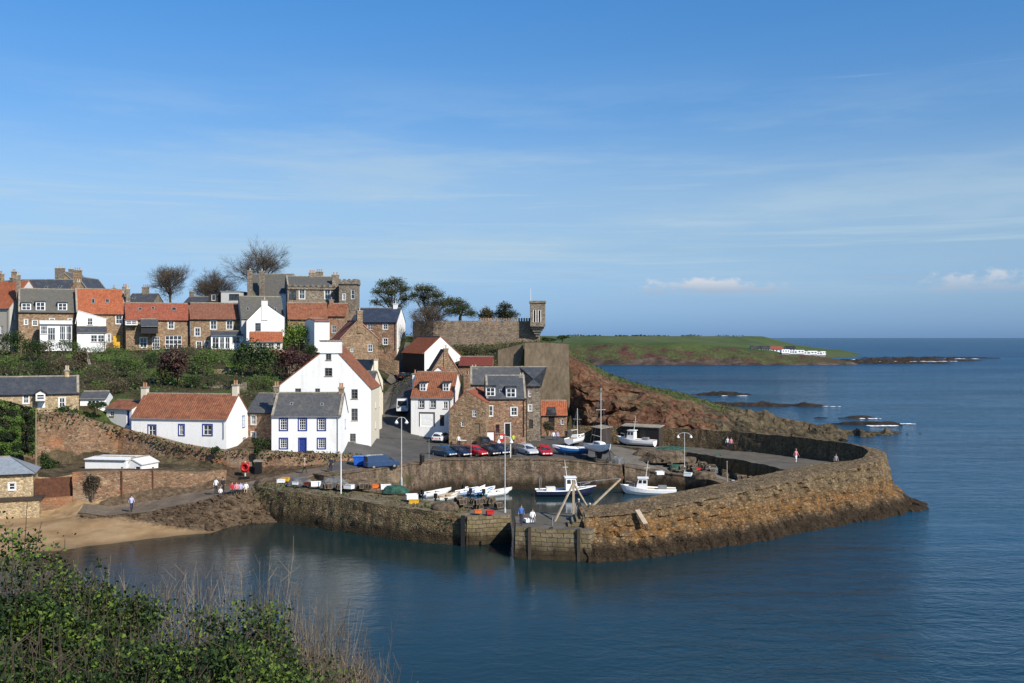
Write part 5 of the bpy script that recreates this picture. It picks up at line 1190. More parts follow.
for a in (
 (12,356,172,22,22,G1,'dark green bush below the beige house at the far edge'),
 (30,362,168,24,20,G1,'dark evergreen bush beneath the mossy-roofed stone house'),
 (8,376,150,24,18,G2,'mid green shrub above the long slate cottage roof'),
 (46,360,172,26,18,G3,'olive scrub bush below the glazed porch'),
 (66,356,176,22,14,G1,'dark bush beside the white stepped extension'),
 (60,376,158,30,16,G4,'brown twiggy bush behind the slate cottage chimney'),
 (34,378,152,26,16,G1,'dark green bush behind the slate cottage roof'),
 (82,372,165,14,22,G4,'bare brown thicket beside the grey garden wall'),
 (100,384,155,26,14,G3,'olive bush above the slate outhouse'),
 (120,362,178,26,12,G2,'bright green shrub below the yellow door'),
 (112,394,146,24,12,G4,'brown scrub above the white annexe'),
 (133,378,160,22,18,G2,'yellow-green bush in the terraced garden'),
 (122,372,168,20,14,G1,'dark green clump in the terraced garden'),
 (150,368,172,20,14,G1,'dark bush below the left terraced cottage'),
 (158,386,150,28,18,G2,'mid green bush behind the orange roof ridge'),
 (135,390,146,18,12,G3,'olive bush beside the cream chimney'),
 (178,386,155,30,34,[L_PLUM,L_PURPLE,L_BROWN],'big plum-brown leafless bush above the long cottage roof'),
 (204,376,165,24,22,G2,'fresh green shrub right of the plum-brown bush'),
 (222,364,176,26,12,G2,'low green hedge-like bush below the bay windows'),
 (240,372,166,24,16,G1,'dark bush near the garden walls'),
 (196,388,148,20,12,G1,'small dark bush by the low garden wall'),
 (256,378,158,42,30,G1,'large dark green bush left of the red-leaved bush'),
 (262,390,145,26,14,G2,'green bush behind the brown slate cottage'),
 (297,384,158,40,30,[L_PURPLE,L_PLUM,L_PURPLE],'large dark red-leaved bush above the square white house'),
 (232,390,146,16,10,G1,'small dark bush behind the long cottage gable'),
 (300,352,178,26,26,G5,'lime green shrub beside the plain white end block'),
 (288,352,180,14,14,G5,'small lime shrub by the brick garden wall'),
 (316,344,186,14,14,G1,'dark green shrub below the white end block'),
 (309,362,176,14,16,G1,'dark bush below the climbing grey wall'),
 (395,376,186,12,14,G1,'dark conifer-like bush at the top of the street'),
 (350,375,172,18,10,G4,'brown bush behind the tall white gable'),
 (262,448,126.5,22,10,G1,'low dark bush in front of the brown slate cottage'),
 (59,420,124.5,22,16,G1,'dark bush on top of the orange wall below the slate cottage'),
 (76,424,123.8,12,18,G1,'ivy-dark shrub hanging on the orange wall'),
 (97,410,130,22,9,G1,'dark hedge bush in front of the slate outhouse'),
 (93,494,108.3,15,22,[L_PLUM,L_DARK,L_BROWN],'dark plum shrub below the white shed'),
 (44,480,116,14,30,G1,'tall dark shrub against the orange wall by the pole'),
 (52,474,117,18,16,G1,'dark bush on the terrace beside the rusty fence'),
 (62,474,117,16,10,G4,'brown bush left of the white shed'),
 (216,454,121,10,8,G1,'small dark tuft on the wall under the long cottage'),
 (258,455,120.2,8,10,G1,'small plant growing on the wall by the life ring'),
 (308,455,123.5,14,5,G4,'low brown planting before the square white house'),
 (437,352,196,24,14,G4,'brown brambles under the castle wall left of the white gable'),
 (470,356,192,30,12,[L_DARK,L_OLIVE,L_BROWN],'dark brambles below the middle of the castle wall'),
 (504,356,192,30,10,[L_DARK,L_OLIVE,L_BROWN],'dark brambles above the ruined rubble walls'),
 (562,340,190,16,5,G1,'clipped dark hedge right of the castle turret'),
 (550,342,188,18,5,G1,'dark hedge bush at the foot of the castle turret'),
 (483,430,147.5,12,7,G4,'brown bush beside the stone gable house'),
 (547,432,153,16,12,G4,'brown heaped bush left of the tiled hut'),
): shrub(*a,n=1900 if a[3]<30 else 3600)
random.seed(61); o=empty('ivy_bank',P(12,470,116),0,'green ivy bank smothering the left end of the orange wall above the beach hut','ivy'); m=MB(); m2=MB(); B0=Vector(o.location)
for k in range(14000):
    px=random.uniform(-12,37); py=random.uniform(np.interp(px,[-12,37],[396,409]),456-2*(px%7)/7)
    n=mnoise.noise(Vector((px*.09,py*.12,2))); q=P(px,py,114.3+.03*(px+12)*1.2+ (456-py)*.012-abs(n)*1.3+random.random()*.5)-B0
    leaf(m,q,random.uniform(.14,.32),0 if n<-.02 else (1 if random.random()<.7 else 2))
m.build('foliage',[L_DARK,L_MID,L_LIGHT],o)
for k in range(10):
    px=random.uniform(-8,34); m2.tube([P(px,458,117.2)-B0,P(px+random.uniform(-2,2),430,117.0)-B0,P(px+random.uniform(-4,4),406,116.6)-B0],[.03,.02,.01],5)
m2.build('stem',BARK,o)
h_=shrub(385.3,350.8,203,16,7,G1,'clipped dark green hedge below the blue-roofed house windows',n=420,name='hedge')
random.seed(52)
for k in range(34):
    px=random.uniform(0,335); py=random.uniform(352,393)
    if 225<px<330 and py>375: continue
    if ground_hit(px,py,137) is None: continue
    shrub(px,py,165,random.uniform(9,17),random.uniform(7,13),random.choice((G1,G1,G3,G4,G2)),'small scrubby bush on the terraced slope between the two rows of houses',n=420,group='scrubby bushes on the terraced slope')
# rough plants over the open hillside
m=MB(); random.seed(11); placed=0
while placed<13000:
    x=random.uniform(-120,-14); y=random.uniform(124,212); px,py=PX((x,y,hz(x,y)))
    if not(-10<px<420 and 335<py<440) or inpoly(x,y,FLAT): continue
    if y<138: continue
    n=mnoise.noise(Vector((x*.12,y*.12,4)));  s=random.uniform(.2,.5)
    if n<-.25 and random.random()<.7: placed+=1; continue
    leaf(m,Vector((x,y,hz(x,y)+random.random()*.9*(1+n))),s,(0 if n>.25 else 1 if n>.0 else 2 if n>-.12 else 3) if random.random()<.75 else random.randint(0,4)); placed+=1
while placed<17000:
    x=random.uniform(-22,10); y=random.uniform(176,203); leaf(m,Vector((x,y,hz(x,y)+random.random()*.5)),random.uniform(.2,.45),random.choice((0,2,3,0))); placed+=1
tag(m.build('hillside_undergrowth',[L_DARK,L_MID,L_OLIVE,L_BROWN,L_LIGHT]),'tangled green and brown undergrowth over the village slope','undergrowth',kind='stuff')
m=MB(); random.seed(12); k=0
while k<5200:
    r_=random.randrange(len(CL_R)); c_=random.randrange(CL_N); p_,kk=CL_R[r_][c_]
    if kk not in (2,3) or p_.x>42 or c_<37+4*mnoise.noise(p_*.3): k+=.02; continue
    q_=CL_V[r_*CL_N+c_]; x,y,z=q_.x+random.uniform(-.3,.3),q_.y+random.uniform(-.4,.4),q_.z
    leaf(m,Vector((x,y,z+random.random()*.30)),random.uniform(.2,.5),random.choice((0,2,2,3)),.25); k+=1
tag(m.build('clifftop_grass',[L_MID,L_LIGHT,L_OLIVE,L_DARK]),'rough grass along the top of the red cliff','grass',kind='stuff')
# weeds on the mossy pier, brambles hanging on walls
m=MB(); random.seed(13)
for k in range(2600):
    t=random.random(); a=Vector((-28,112.6)).lerp(Vector((-4.5,98.5)),t); n=Vector((-.52,-.85)); off=random.triangular(-2.8,3.6,1.5); q=a+n*off*.9
    if off<-1.2 and random.random()<.6: continue
    z=3.25-.5*t+random.random()*.4-(max(0,off-2.0))*1.0
    leaf(m,Vector((q.x,q.y,z)),random.uniform(.15,.42),random.choice((0,1,2,2,3,3)),.4)
tag(m.build('pier_weeds',[L_DARK,L_MID,L_OLIVE,L_BROWN]),'weeds and moss growing over the harbour-mouth pier','weeds',kind='stuff')
m=MB(); random.seed(14)
for k in range(1500):
    x=random.uniform(-58,-19); y=np.interp(x,[r[0] for r in RET],[r[1] for r in RET])-.2; zt=np.interp(x,[r[0] for r in RET],[r[2] for r in RET])
    zz=zt-random.expovariate(1.1)+.35; n=mnoise.noise(Vector((x*.35,zz*.35,1)))
    if n<.05 and zz<zt-.3: continue
    leaf(m,Vector((x,y-.25-random.random()*.3,zz)),random.uniform(.18,.45),random.choice((0,1,2,3)))
tag(m.build('wall_weeds',[L_DARK,L_OLIVE,L_BROWN,L_MID]),'weeds and ivy growing on the orange retaining wall','weeds',kind='stuff')

# trees on the skyline
def bare_tree(px,pybase,pytop,d,wpx,label,seed,lev=4,leaves=0):
    random.seed(seed); b=P(px,pybase,d); hgt=(pybase-pytop)*d/F; o=empty('bare_tree',b,0,label,'tree'); m=MB()
    trunk=[Vector((0,0,-3)),Vector((.1,0,hgt*.16)),Vector((.0,.1,hgt*.34))]; m.tube(trunk,[.36,.30,.22],8); m.build('trunk',BARK,o)
    m=MB(); n=9
    for k in range(n):
        a=2*math.pi*k/n+random.uniform(-.3,.3); t=random.uniform(.35,1.0); tilt=random.uniform(.3,1.25)
        dd=Vector((math.cos(a)*tilt*wpx/((pybase-pytop)*1.0),math.sin(a)*tilt*.8,1)).normalized()
        twigs(m,Vector((0,0,hgt*.15)).lerp(Vector((0,.1,hgt*.34)),t),dd,hgt*.34,.13,lev,.50,.06,0,nb=5)
    if leaves:
        for i in range(leaves):
            v=random.choice(m.v); leaf(m,Vector(v)+Vector((random.gauss(0,.2),random.gauss(0,.2),random.gauss(0,.2))),.3,0)
    cz=hgt*.60
    for q in range(int(42*wpx)):
        v=Vector((random.gauss(0,1),random.gauss(0,1),random.gauss(0,1))).normalized(); k=random.uniform(.45,1.0)*(.85+.3*mnoise.noise(v*2+Vector((seed,0,0))))
        c=Vector((v.x*wpx*d/F*.5,v.y*wpx*d/F*.42,v.z*hgt*.40))*k+Vector((0,0,cz)); e=(v+Vector((random.gauss(0,.5),random.gauss(0,.5),random.gauss(.2,.5)))).normalized()*random.uniform(.5,1.1)
        m.tube([c,c+e],[.019,.007],3,0,cap=False)
    m.build('crown',TWIG2,o); return o
bare_tree(170,312,267,236,31,'rounded bare tree on the skyline above the red terrace',3)
bare_tree(214,312,272,238,50,'low spreading bare tree beside the modern flat-roofed house',5)
bare_tree(261,306,247,244,52,'largest bare tree, towering behind the steep slate house',8)
bare_tree(207,303,282,262,22,'small bare tree half hidden by the spreading one',15,3)
def wind_tree(px,pyb,d,blobs,label,seed,mats,n=2600,name='windswept_tree',ls=.30,lean=.3):
    random.seed(seed); b=P(px,pyb,d); s=F/d; o=empty(name,b,0,label,'tree'); m=MB(); t=MB()
    top=(min(q[1] for q in blobs)-pyb)/-s
    t.tube([(0,0,-3),(.1*lean,0,top*.2),(.6*lean,0,top*.42)],[.42,.34,.26],8)
    tot=sum(q[2]*q[3] for q in blobs)
    for (bx,by,rx,rz) in blobs:
        c=Vector(((bx-px)/s,random.uniform(-1.6,1.6),(pyb-by)/s))
        t.tube([(.2*lean,0,top*random.uniform(.25,.4)),Vector((.3,0,top*.4)).lerp(c,.55)+Vector((0,0,-.3)),c],[.17,.11,.05],6)
        for q in range(3): twigs(t,Vector((.3,0,top*.4)).lerp(c,.6),(c-Vector((.3,0,top*.4))+Vector((random.gauss(0,1),random.gauss(0,1),random.gauss(0,.4)))),rx/s*.6,.05,2,.5,-.05)
        for q in range(int(4*rx*rz)):
            v=Vector((random.gauss(0,1),random.gauss(0,1),random.gauss(0,1))).normalized()*random.random()**.4; e=Vector((random.gauss(0,1),random.gauss(0,1),random.gauss(0,.8))).normalized()*random.uniform(.3,.8); p_=c+Vector((v.x*rx/s*1.1,v.y*rx/s*.8,v.z*rz/s*1.15)); t.tube([p_,p_+e],[.024,.010],3,0,cap=False)
        cloud(m,c,(rx/s*1.25,rx/s*1.0,rz/s*1.25),int(n*rx*rz/tot),ls,list(range(len(mats))),.15,.0)
    m.build('crown',mats,o); t.build('trunk',BARK,o); return o
PN=[L_PINE,L_OLIVE,L_DARK]
wind_tree(393,326,226,[(376,303,7,4),(384,285,10,7),(395,283,10,7),(403,290,9,8),(378,293,8,6),(391,294,11,8),(404,300,7,7),(388,302,9,5),(397,308,9,5)],'tallest windswept tree, leaning left over the blue slate roof',21,PN,7500)
wind_tree(428,338,222,[(419,290,9,6),(428,291,10,7),(437,297,10,7),(444,305,10,7),(423,299,9,8),(451,312,9,5),(414,297,6,6),(433,306,10,7),(424,312,9,5)],'windswept tree with forked trunk growing before the castle wall',22,PN,7000)
wind_tree(460,322,222,[(449,302,9,6),(457,304,10,7),(464,309,9,7),(471,314,8,5),(456,312,12,5)],'dark sloping evergreen on the castle wall',23,[L_DARK,L_MID,L_PINE],4200)
wind_tree(486,322,220,[(486,313,7,6),(490,316,6,5),(482,317,5,4)],'round rust-tinted tree behind the castle wall',24,[L_RUST,L_OLIVE,L_DARK],2200,'round_tree')
wind_tree(506,324,220,[(505,308,8,6),(501,314,8,6),(511,315,9,5),(506,317,11,4)],'dark cedar behind the castle wall near the turret',25,[L_DARK,L_PINE,L_DARK],3800,'cedar_tree')
bare_tree(428,348,304,206,40,'bare forked tree against the castle wall stones',31,3)
# far headland: hedge line, caravans and cottages
m=MB(); random.seed(15)
for k in range(700):
    px=random.choice((random.uniform(556,745),random.uniform(600,700),random.uniform(556,640))); d=random.uniform(1180,1300); n=mnoise.noise(Vector((px*.06,0,0)))
    if n<-.1: continue
    p=P(px,337,d); p.z=21.4+random.random()*2.0*(.6+n); leaf(m,p,random.uniform(1.5,3.2),random.choice((0,0,1)))
tag(m.build('far_hedge',[L_DARK,L_OLIVE]),'dark hedgerow along the far headland skyline','hedgerow',kind='stuff')
def hl(px,py,d): return P(px,py,d)
def caravan(px,py,d,L,label,rz=0):
    p=P(px,py,d); L*=.85; o=empty('caravan',p,rz,label,'caravan','white caravans on the far headland'); m=MB()
    prof=[(-L/2,.5),(L/2,.5),(L/2,2.6),(L/2-.4,3.1),(-L/2+.4,3.1),(-L/2,2.6)]
    a=[(x,-1.4,z) for x,z in prof]; b=[(x,1.4,z) for x,z in prof]; m.poly(a); m.poly(b[::-1])
    for i in range(6): j=(i+1)%6; m.poly([a[j],a[i],b[i],b[j]])
    m.build('body',M_WHITE,o); m=MB()
    for k in range(3): m.box((-L/2+.8+k*L*.3,-1.43,1.5),(-L/2+.8+k*L*.3+L*.18,-1.405,2.4))
    m.build('window',GLASS,o); m=MB(); m.box((-L/2+.3,-1.2,-1.5),(L/2-.3,1.2,.5)); m.build('chassis',M_GREYP,o); return o
def far_house(px,py,d,w_,label,roof,rz=0):
    w_*=.8; p=P(px,py,d); o=empty('far_cottage',p,rz,label,'cottage'); m=MB(); hw=w_/2
    m.box((-hw,-3,-2),(hw,3,2.3)); m.poly([(hw,-3,2.3),(hw,3,2.3),(hw,0,4.3)]); m.poly([(-hw,-3,2.3),(-hw,0,4.3),(-hw,3,2.3)]); m.build('wall',W_WHITE,o)
    r=MB()
    for s in (-1,1): r.hexa([(-hw-.2,s*3.4,2.1),(hw+.2,s*3.4,2.1),(hw+.2,0,4.32),(-hw-.2,0,4.32)],[(-hw-.2,s*3.4,2.35),(hw+.2,s*3.4,2.35),(hw+.2,0,4.6),(-hw-.2,0,4.6)])
    r.build('roof',roof,o); m=MB()
    for k in range(3): m.box((-hw*.75+k*hw*.6,-3.03,.9),(-hw*.75+k*hw*.6+1.0,-3.004,1.9))
    m.build('window',GLASS,o); return o
far_house(776,352.3,766,11,'far white cottage with a red roof on the headland',plain('far_red_roof',(.24,.055,.04),.8)); far_house(757,351.6,766,12,'far low grey-roofed cottage left of the red-roofed one',R_SLATE); far_house(765,351.9,765,8,'small far cottage between the grey roof and the red roof',R_SLATE); far_house(790,351.8,780,9,'far cottage with a dark roof right of the red-roofed one',R_DARK)
for k,(px,py,L,lb) in enumerate(((785,353.6,8,'caravan nearest the red-roofed cottage on the far headland'),(793,354.6,7,'second caravan along from the red-roofed far cottage'),(799,354.2,9,'caravan in the middle of the far row, left of the widest one'),(805,355.4,11,'widest white caravan in the far headland row'),(812,355.0,9,'caravan right of the widest one on the far headland'),(818,355.8,8,'last but one caravan before the far point'),(822.5,355.4,5,'last caravan of the row, nearest the far point'))):
    caravan(px,py,752+k*2,L,lb,random.uniform(-.3,.3))
# ------------------------------------------------------------------ lamps and poles
LAMPC=plain('grey_white_lamp_paint',(.50,.50,.48),.5)
def lamp(b,htot,label,arms=True,name='street_lamp',arm=1.0):
    o=empty(name,b,0,label,'street lamp'); m=MB()
    m.lathe([(.11,-.3),(.11,.9),(.08,1.0),(.055,1.15),(.042,htot-.1),(.035,htot)],10); m.build('post',LAMPC,o)
    m=MB()
    if arms:
        m.tube([(-arm,0,htot-.35),(-arm*.55,0,htot-.08),(0,0,htot-.02),(arm*.55,0,htot-.08),(arm,0,htot-.35)],.032,6); m.build('arm',LAMPC,o)
        for s in (-1,1):
            m=MB(); m.lathe([(.21,-.20),(.19,-.14),(.10,0),(.06,.08),(.03,.11)],12,0,(s*arm,0,htot-.45)); l_=m.build('lamp_shade',M_WHITE,o)
            m=MB(); m.lathe([(.05,-.33),(.11,-.30),(.14,-.24),(.13,-.21)],10,0,(s*arm,0,htot-.45)); m.build('lens',M_OFFWHITE,l_)
    return o
b=P(505,519,98.6); lamp(b,(519-436)*98.6/F,'tall white double-headed lamp on the pale pier end',arm=.62)
b=P(401.5,487,109); lamp(b,(487-417)*109/F,'white double-headed lamp rising before the street with the van',arm=.55)
b=P(684.5,473.5,132.5); lamp(b,(473-432)*132.5/F,'white double-headed lamp on the lower quay beside the creels',arm=.85)
def mast(px,py,pt,d,label,name='pole',mt=M_WHITE,r=.06,cat='pole'):
    b=P(px,py,d); hgt=(py-pt)*d/F; m=MB(); m.lathe([(r,-.6),(r,hgt*.5),(r*.7,hgt),(r*1.4,hgt+.02),(r*1.4,hgt+.1)],8); o=m.build(name,mt); o.location=b; return tag(o,label,cat)
mast(341,488,453,106,'slim white pole standing on the mossy pier below the square house')
mast(36,482,410,113,'weathered timber telegraph pole beside the beach hut','telegraph_pole',M_WOOD,.11)
mast(471,455,438,133,'short grey signpost behind the red parked car','signpost',M_GREYP,.04)
mast(429,461,440,132,'grey signpost with small plate on the quay edge','signpost',M_GREYP,.04)
mast(510.5,455,423,133,'pale flagpole-like post in front of the harbour house','pole',M_OFFWHITE,.07)
mast(727,491,462,112,'thin pale mooring post near the sandy corner','mooring_post',M_TIMBER,.06)
mast(733,491,481,112,'short thick white mooring post at the sandy corner','mooring_post',M_OFFWHITE,.14)
# life ring board, doorway and beach fence
o=empty('life_ring_board',P(245.3,475,119.0),0,'red life ring on a board against the wall foot','life ring'); m=MB(); m.box((-.06,-.06,-1),(.06,.06,1.6)); m.build('post',M_OFFWHITE,o)
m=MB(); vs=[]; n=18; k=8
for i in range(n):
    for j in range(k):
        a=2*math.pi*i/n; c=2*math.pi*j/k; r=.42+.13*math.cos(c); vs.append((r*math.cos(a),-.2+.13*math.sin(c),.95+r*math.sin(a)))
m.faces(vs,[(i*k+j,((i+1)%n)*k+j,((i+1)%n)*k+(j+1)%k,i*k+(j+1)%k) for i in range(n) for j in range(k)]); m.build('ring',M_RED,o,smooth=True)
m=MB(); m.box((-.45,-.06,.35),(.45,-.01,1.5)); m.build('board',M_RED,o)
o=empty('notice_board',P(244,483,117.2),0,'low black notice board under the life ring','notice board'); m=MB(); m.box((-.65,-.04,.25),(.65,.04,.75)); m.build('panel',M_BLACK,o); m=MB(); m.box((-.55,-.03,-.4),(-.47,.03,.25)); m.build('leg',M_DKWOOD,o); m=MB(); m.box((.47,-.03,-.4),(.55,.03,.25)); m.build('leg',M_DKWOOD,o)
o=empty('wall_doorway',P(258,481,119.6),0,'tall black gated doorway in the wall right of the life ring','doorway'); m=MB(); m.box((-.36,-.15,-.3),(.36,.5,2.3)); m.build('gate',M_BLACK,o); m=MB(); m.box((-.5,-.2,2.3),(.5,.5,2.5)); m.build('lintel',S_COPE,o)
m=MB()
a=Vector((-51.2,107.4,2.7)); c_=Vector((-47.7,108.9,2.75))
for i in range(34):
    t=i/33; p=a.lerp(c_,t); m.box((p.x-.055,p.y-.03,p.z-.3),(p.x+.055,p.y+.03,p.z+2.1+.06*random.random()))
for z in (.5,1.6): m.beam(a+Vector((0,.06,z)),c_+Vector((0,.06,z)),.05,.09)
tag(m.build('board_fence',M_RUST),'rusty red-brown upright board fence between the hut and the sea wall','fence')
for px,lb in ((122,'left rusty drain stripe post on the low sea wall'),(153,'right rusty drain post on the low sea wall')):
    mast(px,502 if px<130 else 498,468,110.25 if px<130 else 111.75,lb,'drain_pipe',M_RUST,.09,'drain pipe')
o=empty('concrete_ledge',(-55.5,103.2,0),.31,'pale concrete ledge with a dark lip along the foot of the tan beach hut','ledge'); m=MB(); m.box((-6,.3,0),(6.1,3.0,2.95)); m.build('wall',S_TAN,o); m=MB(); m.box((-6,.05,2.955),(6.35,2.8,3.1)); m.build('slab',M_DKWOOD,o)
# ------------------------------------------------------------------ cars
def loft(mb,rings,m=0,cap=True):
    k=len(rings[0]); vs=[p for r in rings for p in r]; fs=[(i*k+j,i*k+(j+1)%k,(i+1)*k+(j+1)%k,(i+1)*k+j) for i in range(len(rings)-1) for j in range(k)]
    if cap: fs+= [tuple(range(k))[::-1],tuple((len(rings)-1)*k+j for j in range(k))]
    mb.faces(vs,fs,m)
def ong(px,d):
    x=(px-CX)/F*d; return Vector((x,d,hz(x,d)+.08))
def car(label,px,py,z,rz,paint,kind='hatch',group=None,sc=1.0):
    p=G(px,py,z) if py is not None else ong(px,z)
    if py is None: z=p.z
    o=empty('parked_van' if kind=='van' else 'parked_car',(p.x,p.y,z),rz,label,'van' if kind=='van' else 'car',group)
    if kind=='van':
        L,W=5.3,1.95; low=[(-2.65,.35,1.15,.93),(-2.55,.3,1.25,.97),(-1,.28,1.3,.97),(1.2,.28,1.3,.97),(2.2,.3,1.15,.95),(2.6,.38,.85,.86)]
        roof=[(-2.6,2.15,.86),(-2.3,2.3,.88),(.3,2.3,.88),(.9,2.2,.84)]; base=[(-2.63,1.15),(-2.4,1.25),(.9,1.3),(1.9,1.2)]
        wx=(-1.65,1.65)
    else:
        L,W=4.1,1.72; low=[(-2.05,.42,.80,.74),(-1.95,.3,.92,.82),(-1.0,.24,.96,.86),(.8,.24,.94,.86),(1.6,.28,.82,.83),(2.0,.34,.66,.72)]
        roof=[(-1.75,1.36,.58),(-1.3,1.46,.64),(.0,1.46,.64),(.35,1.38,.60)]; base=[(-1.98,.90),(-1.5,.95),(.5,.95),(1.15,.90)]
        wx=(-1.25,1.28)
    m=MB(); rings=[]
    for (x,zb,zt,hw) in low:
        r=.12; rings.append([(x,-hw+.05,zb),(x,-hw,zb+r),(x,-hw,zt-r),(x,-hw+.1,zt),(x,hw-.1,zt),(x,hw,zt-r),(x,hw,zb+r),(x,hw-.05,zb)])
    loft(m,rings); hb=low[2][3]-.06
    R=[]
    for (bx,bz),(tx,tz,th) in zip(base,roof): R.append([(bx,-hb,bz-.06),(tx,-th,tz-.06),(tx,-th+.1,tz),(tx,th-.1,tz),(tx,th,tz-.06),(bx,hb,bz-.06)])
    loft(m,R); m.build('body',paint,o,smooth=False)
    g=MB(); e=.012
    def q(a,b,c,d,n): g.poly([Vector(v)+Vector(n)*e for v in (a,b,c,d)])
    def lerp(a,b,t): return Vector(a).lerp(Vector(b),t)
    for s,i0,i1 in ((-1,0,1),(1,5,4)):
        for k in ((1,2) if kind=='van' else (0,1,2)):
            if kind=='van' and k==1: continue
            A,B,C_,D=R[k][i0],R[k+1][i0],R[k+1][i1],R[k][i1]
            u=lambda s_,t_: lerp(lerp(A,B,s_),lerp(D,C_,s_),t_)
            q(u(.08,.16),u(.93,.16),u(.93,.90),u(.08,.90),(0,s,.3))
    for k,i,n in ((3,0,(1,0,.5)),(0,0,(-1,0,.3))):
        A,B,C_,D=R[k][0],R[k][5],R[k][4],R[k][1]; u=lambda s_,t_: lerp(lerp(A,B,s_),lerp(D,C_,s_),t_)
        q(u(.07,.12),u(.93,.12),u(.93,.93),u(.07,.93),n)
    g.build('window',GLASS,o)
    for x in wx:
        for s in (-1,1):
            w_=MB(); y=s*(W/2-.10); rw=.31 if kind!='van' else .34
            ri=[(math.cos(2*math.pi*k/14)*rw,math.sin(2*math.pi*k/14)*rw) for k in range(14)]
            loft(w_,[[(x+a,y-.11,rw+b) for a,b in ri],[(x+a,y+.11,rw+b) for a,b in ri]]); wh=w_.build('wheel',M_TYRE,o)
            w_=MB(); ri=[(a*.6,b*.6) for a,b in ri]; ys=sorted((y+s*.115,y+s*.09)); loft(w_,[[(x+a,ys[0],rw+b) for a,b in ri],[(x+a,ys[1],rw+b) for a,b in ri]]); w_.build('rim',M_STEEL,wh)
    for s in (-1,1):
        xf=low[-1][0]; xr=low[0][0]; zf=low[-1][2]-.16; zr=low[0][2]-.12; w1=low[-1][3]-.22; w2=low[0][3]-.16
        m=MB(); m.cbox((xf-.02,s*w1,zf),(.10,.30,.14)); m.build('headlight',M_WHITE,o)
        m=MB(); m.cbox((xr+.02,s*w2,zr),(.08,.18,.24)); m.build('tail_light',M_RED,o)
        m=MB(); m.cbox((base[3][0]-.35,s*(W/2+.03),low[3][2]+.06),(.14,.16,.12)); m.build('wing_mirror',paint,o)
    o.scale=(sc,sc,sc if sc==1 else sc*.86)
    m=MB(); m.cbox((low[-1][0]+.005,0,.5),(.03,.5,.11)); m.build('number_plate',M_OFFWHITE,o); m=MB(); m.cbox((low[0][0]-.005,0,.62),(.03,.5,.11)); m.build('number_plate',M_YELLOW,o)
    return o
CB=carpaint('steel_blue_car_paint',(.022,.075,.15)); CN=carpaint('navy_car_paint',(.012,.020,.05)); CR=carpaint('red_car_paint',(.40,.010,.015),.1); CK=carpaint('black_car_paint',(.012,.013,.016)); CW=carpaint('white_car_paint',(.74,.75,.76),0); CS=carpaint('silver_car_paint',(.58,.60,.62),.3); CV=carpaint('blue_van_paint',(.035,.07,.15),.2)
gq='cars parked along the quay wall'; R_=math.radians
car('steel blue car at the left end of the quay row',444,456.5,3.98,R_(-48),CB,group=gq)
car('navy car parked between the steel blue car and the red one',459,456.5,3.98,R_(-52),CN,group=gq)
car('bright red car among dark ones in the quay row, below the stone gable house',474,456,3.98,R_(-40),CR,group=gq)
car('black car right beside the red one in the dark group',487.5,455.5,3.98,R_(-50),CK,group=gq)
car('dark navy car at the right end of the dark group',498.5,454.5,3.98,R_(-56),CN,group=gq)
car('black car parked behind the others close to the harbour house',484.5,None,143.0,R_(-75),CK)
car('silver-white car parked alone left of the lone red car',527,454.5,3.95,R_(-62),CS,group=gq)
car('lone red car between the silver car and the blue boat',544,455.5,3.8,R_(-78),CR,group=gq)
car('small white car outside the arched garage door',442,None,148.6,R_(70),CW)
car('white van facing uphill in the steep street',402,412,7.62,R_(97),CW,'van')
car('light blue van parked above the quay wall beside the blue crate',382,467.5,4.15,R_(28),CV,'van',None,.80)
car('black car half hidden at the top of the street',407,380,12.0,R_(60),CK)
# crate, bins and boards on the quay
o=empty('skip_crate',G(360.5,465,4.3),R_(8),'bright blue plastic crate beside the light blue van','crate'); m=MB()
m.hexa([(-.75,-.5,.05),(.75,-.5,.05),(.75,.5,.05),(-.75,.5,.05)],[(-.9,-.6,1.05),(.9,-.6,1.05),(.9,.6,1.05),(-.9,.6,1.05)]); m.build('body',plain('crate_blue',(.015,.10,.45),.5),o); m=MB(); m.box((-.96,-.66,1.052),(.96,.66,1.13)); m.build('rim',plain('rim_blue',(.02,.13,.5),.5),o)
def litter_bin(px,py,z,label):
    o=empty('litter_bin',G(px,py,z),0,label,'litter bin'); m=MB(); m.lathe([(.26,0),(.30,.1),(.31,.85),(.33,.9)],12); m.build('body',M_BLACK,o); m=MB(); m.lathe([(.33,.90),(.30,1.05),(.15,1.18),(.02,1.2)],12); m.build('lid',M_DKWOOD,o)
litter_bin(422,462.5,4.2,'black litter bin at the quay edge left of the steel blue car'); litter_bin(514.5,455.5,3.95,'black litter bin left of the silver-white car')
o=empty('sign_board',ong(490,145.9),0,'white notice board on a dark red frame by the harbour house','sign'); m=MB(); m.box((-.55,-.04,.55),(.55,.0,1.75)); m.build('panel',M_WHITE,o); m=MB(); m.box((-.75,0.003,0),(.75,.09,1.95)); m.build('frame',M_REDBROWN,o)
o=empty('sign_board',ong(502.5,145.8),R_(10),'red and white board beside the dark harbour house door','sign'); m=MB(); m.box((-.45,-.04,.4),(.45,.0,1.5)); m.build('panel',M_RED,o); m=MB(); m.box((-.40,-.055,.85),(.05,-.044,1.3)); m.build('notice',M_WHITE,o); m=MB(); m.box((-.5,.003,0),(-.42,.06,1.6)); m.box((.42,.003,0),(.5,.06,1.6)); m.build('frame',M_REDBROWN,o)
o=empty('parasol_stand',ong(463,144.6),0,'small white table top stand outside the rubble gable house','stand'); m=MB(); m.box((-.5,-.3,.7),(.5,.3,.78)); m.build('top',M_OFFWHITE,o)
for s in (-1,1): m=MB(); m.box((s*.42-.04,-.25,0),(s*.42+.04,.25,.7)); m.build('leg',M_DKWOOD,o)
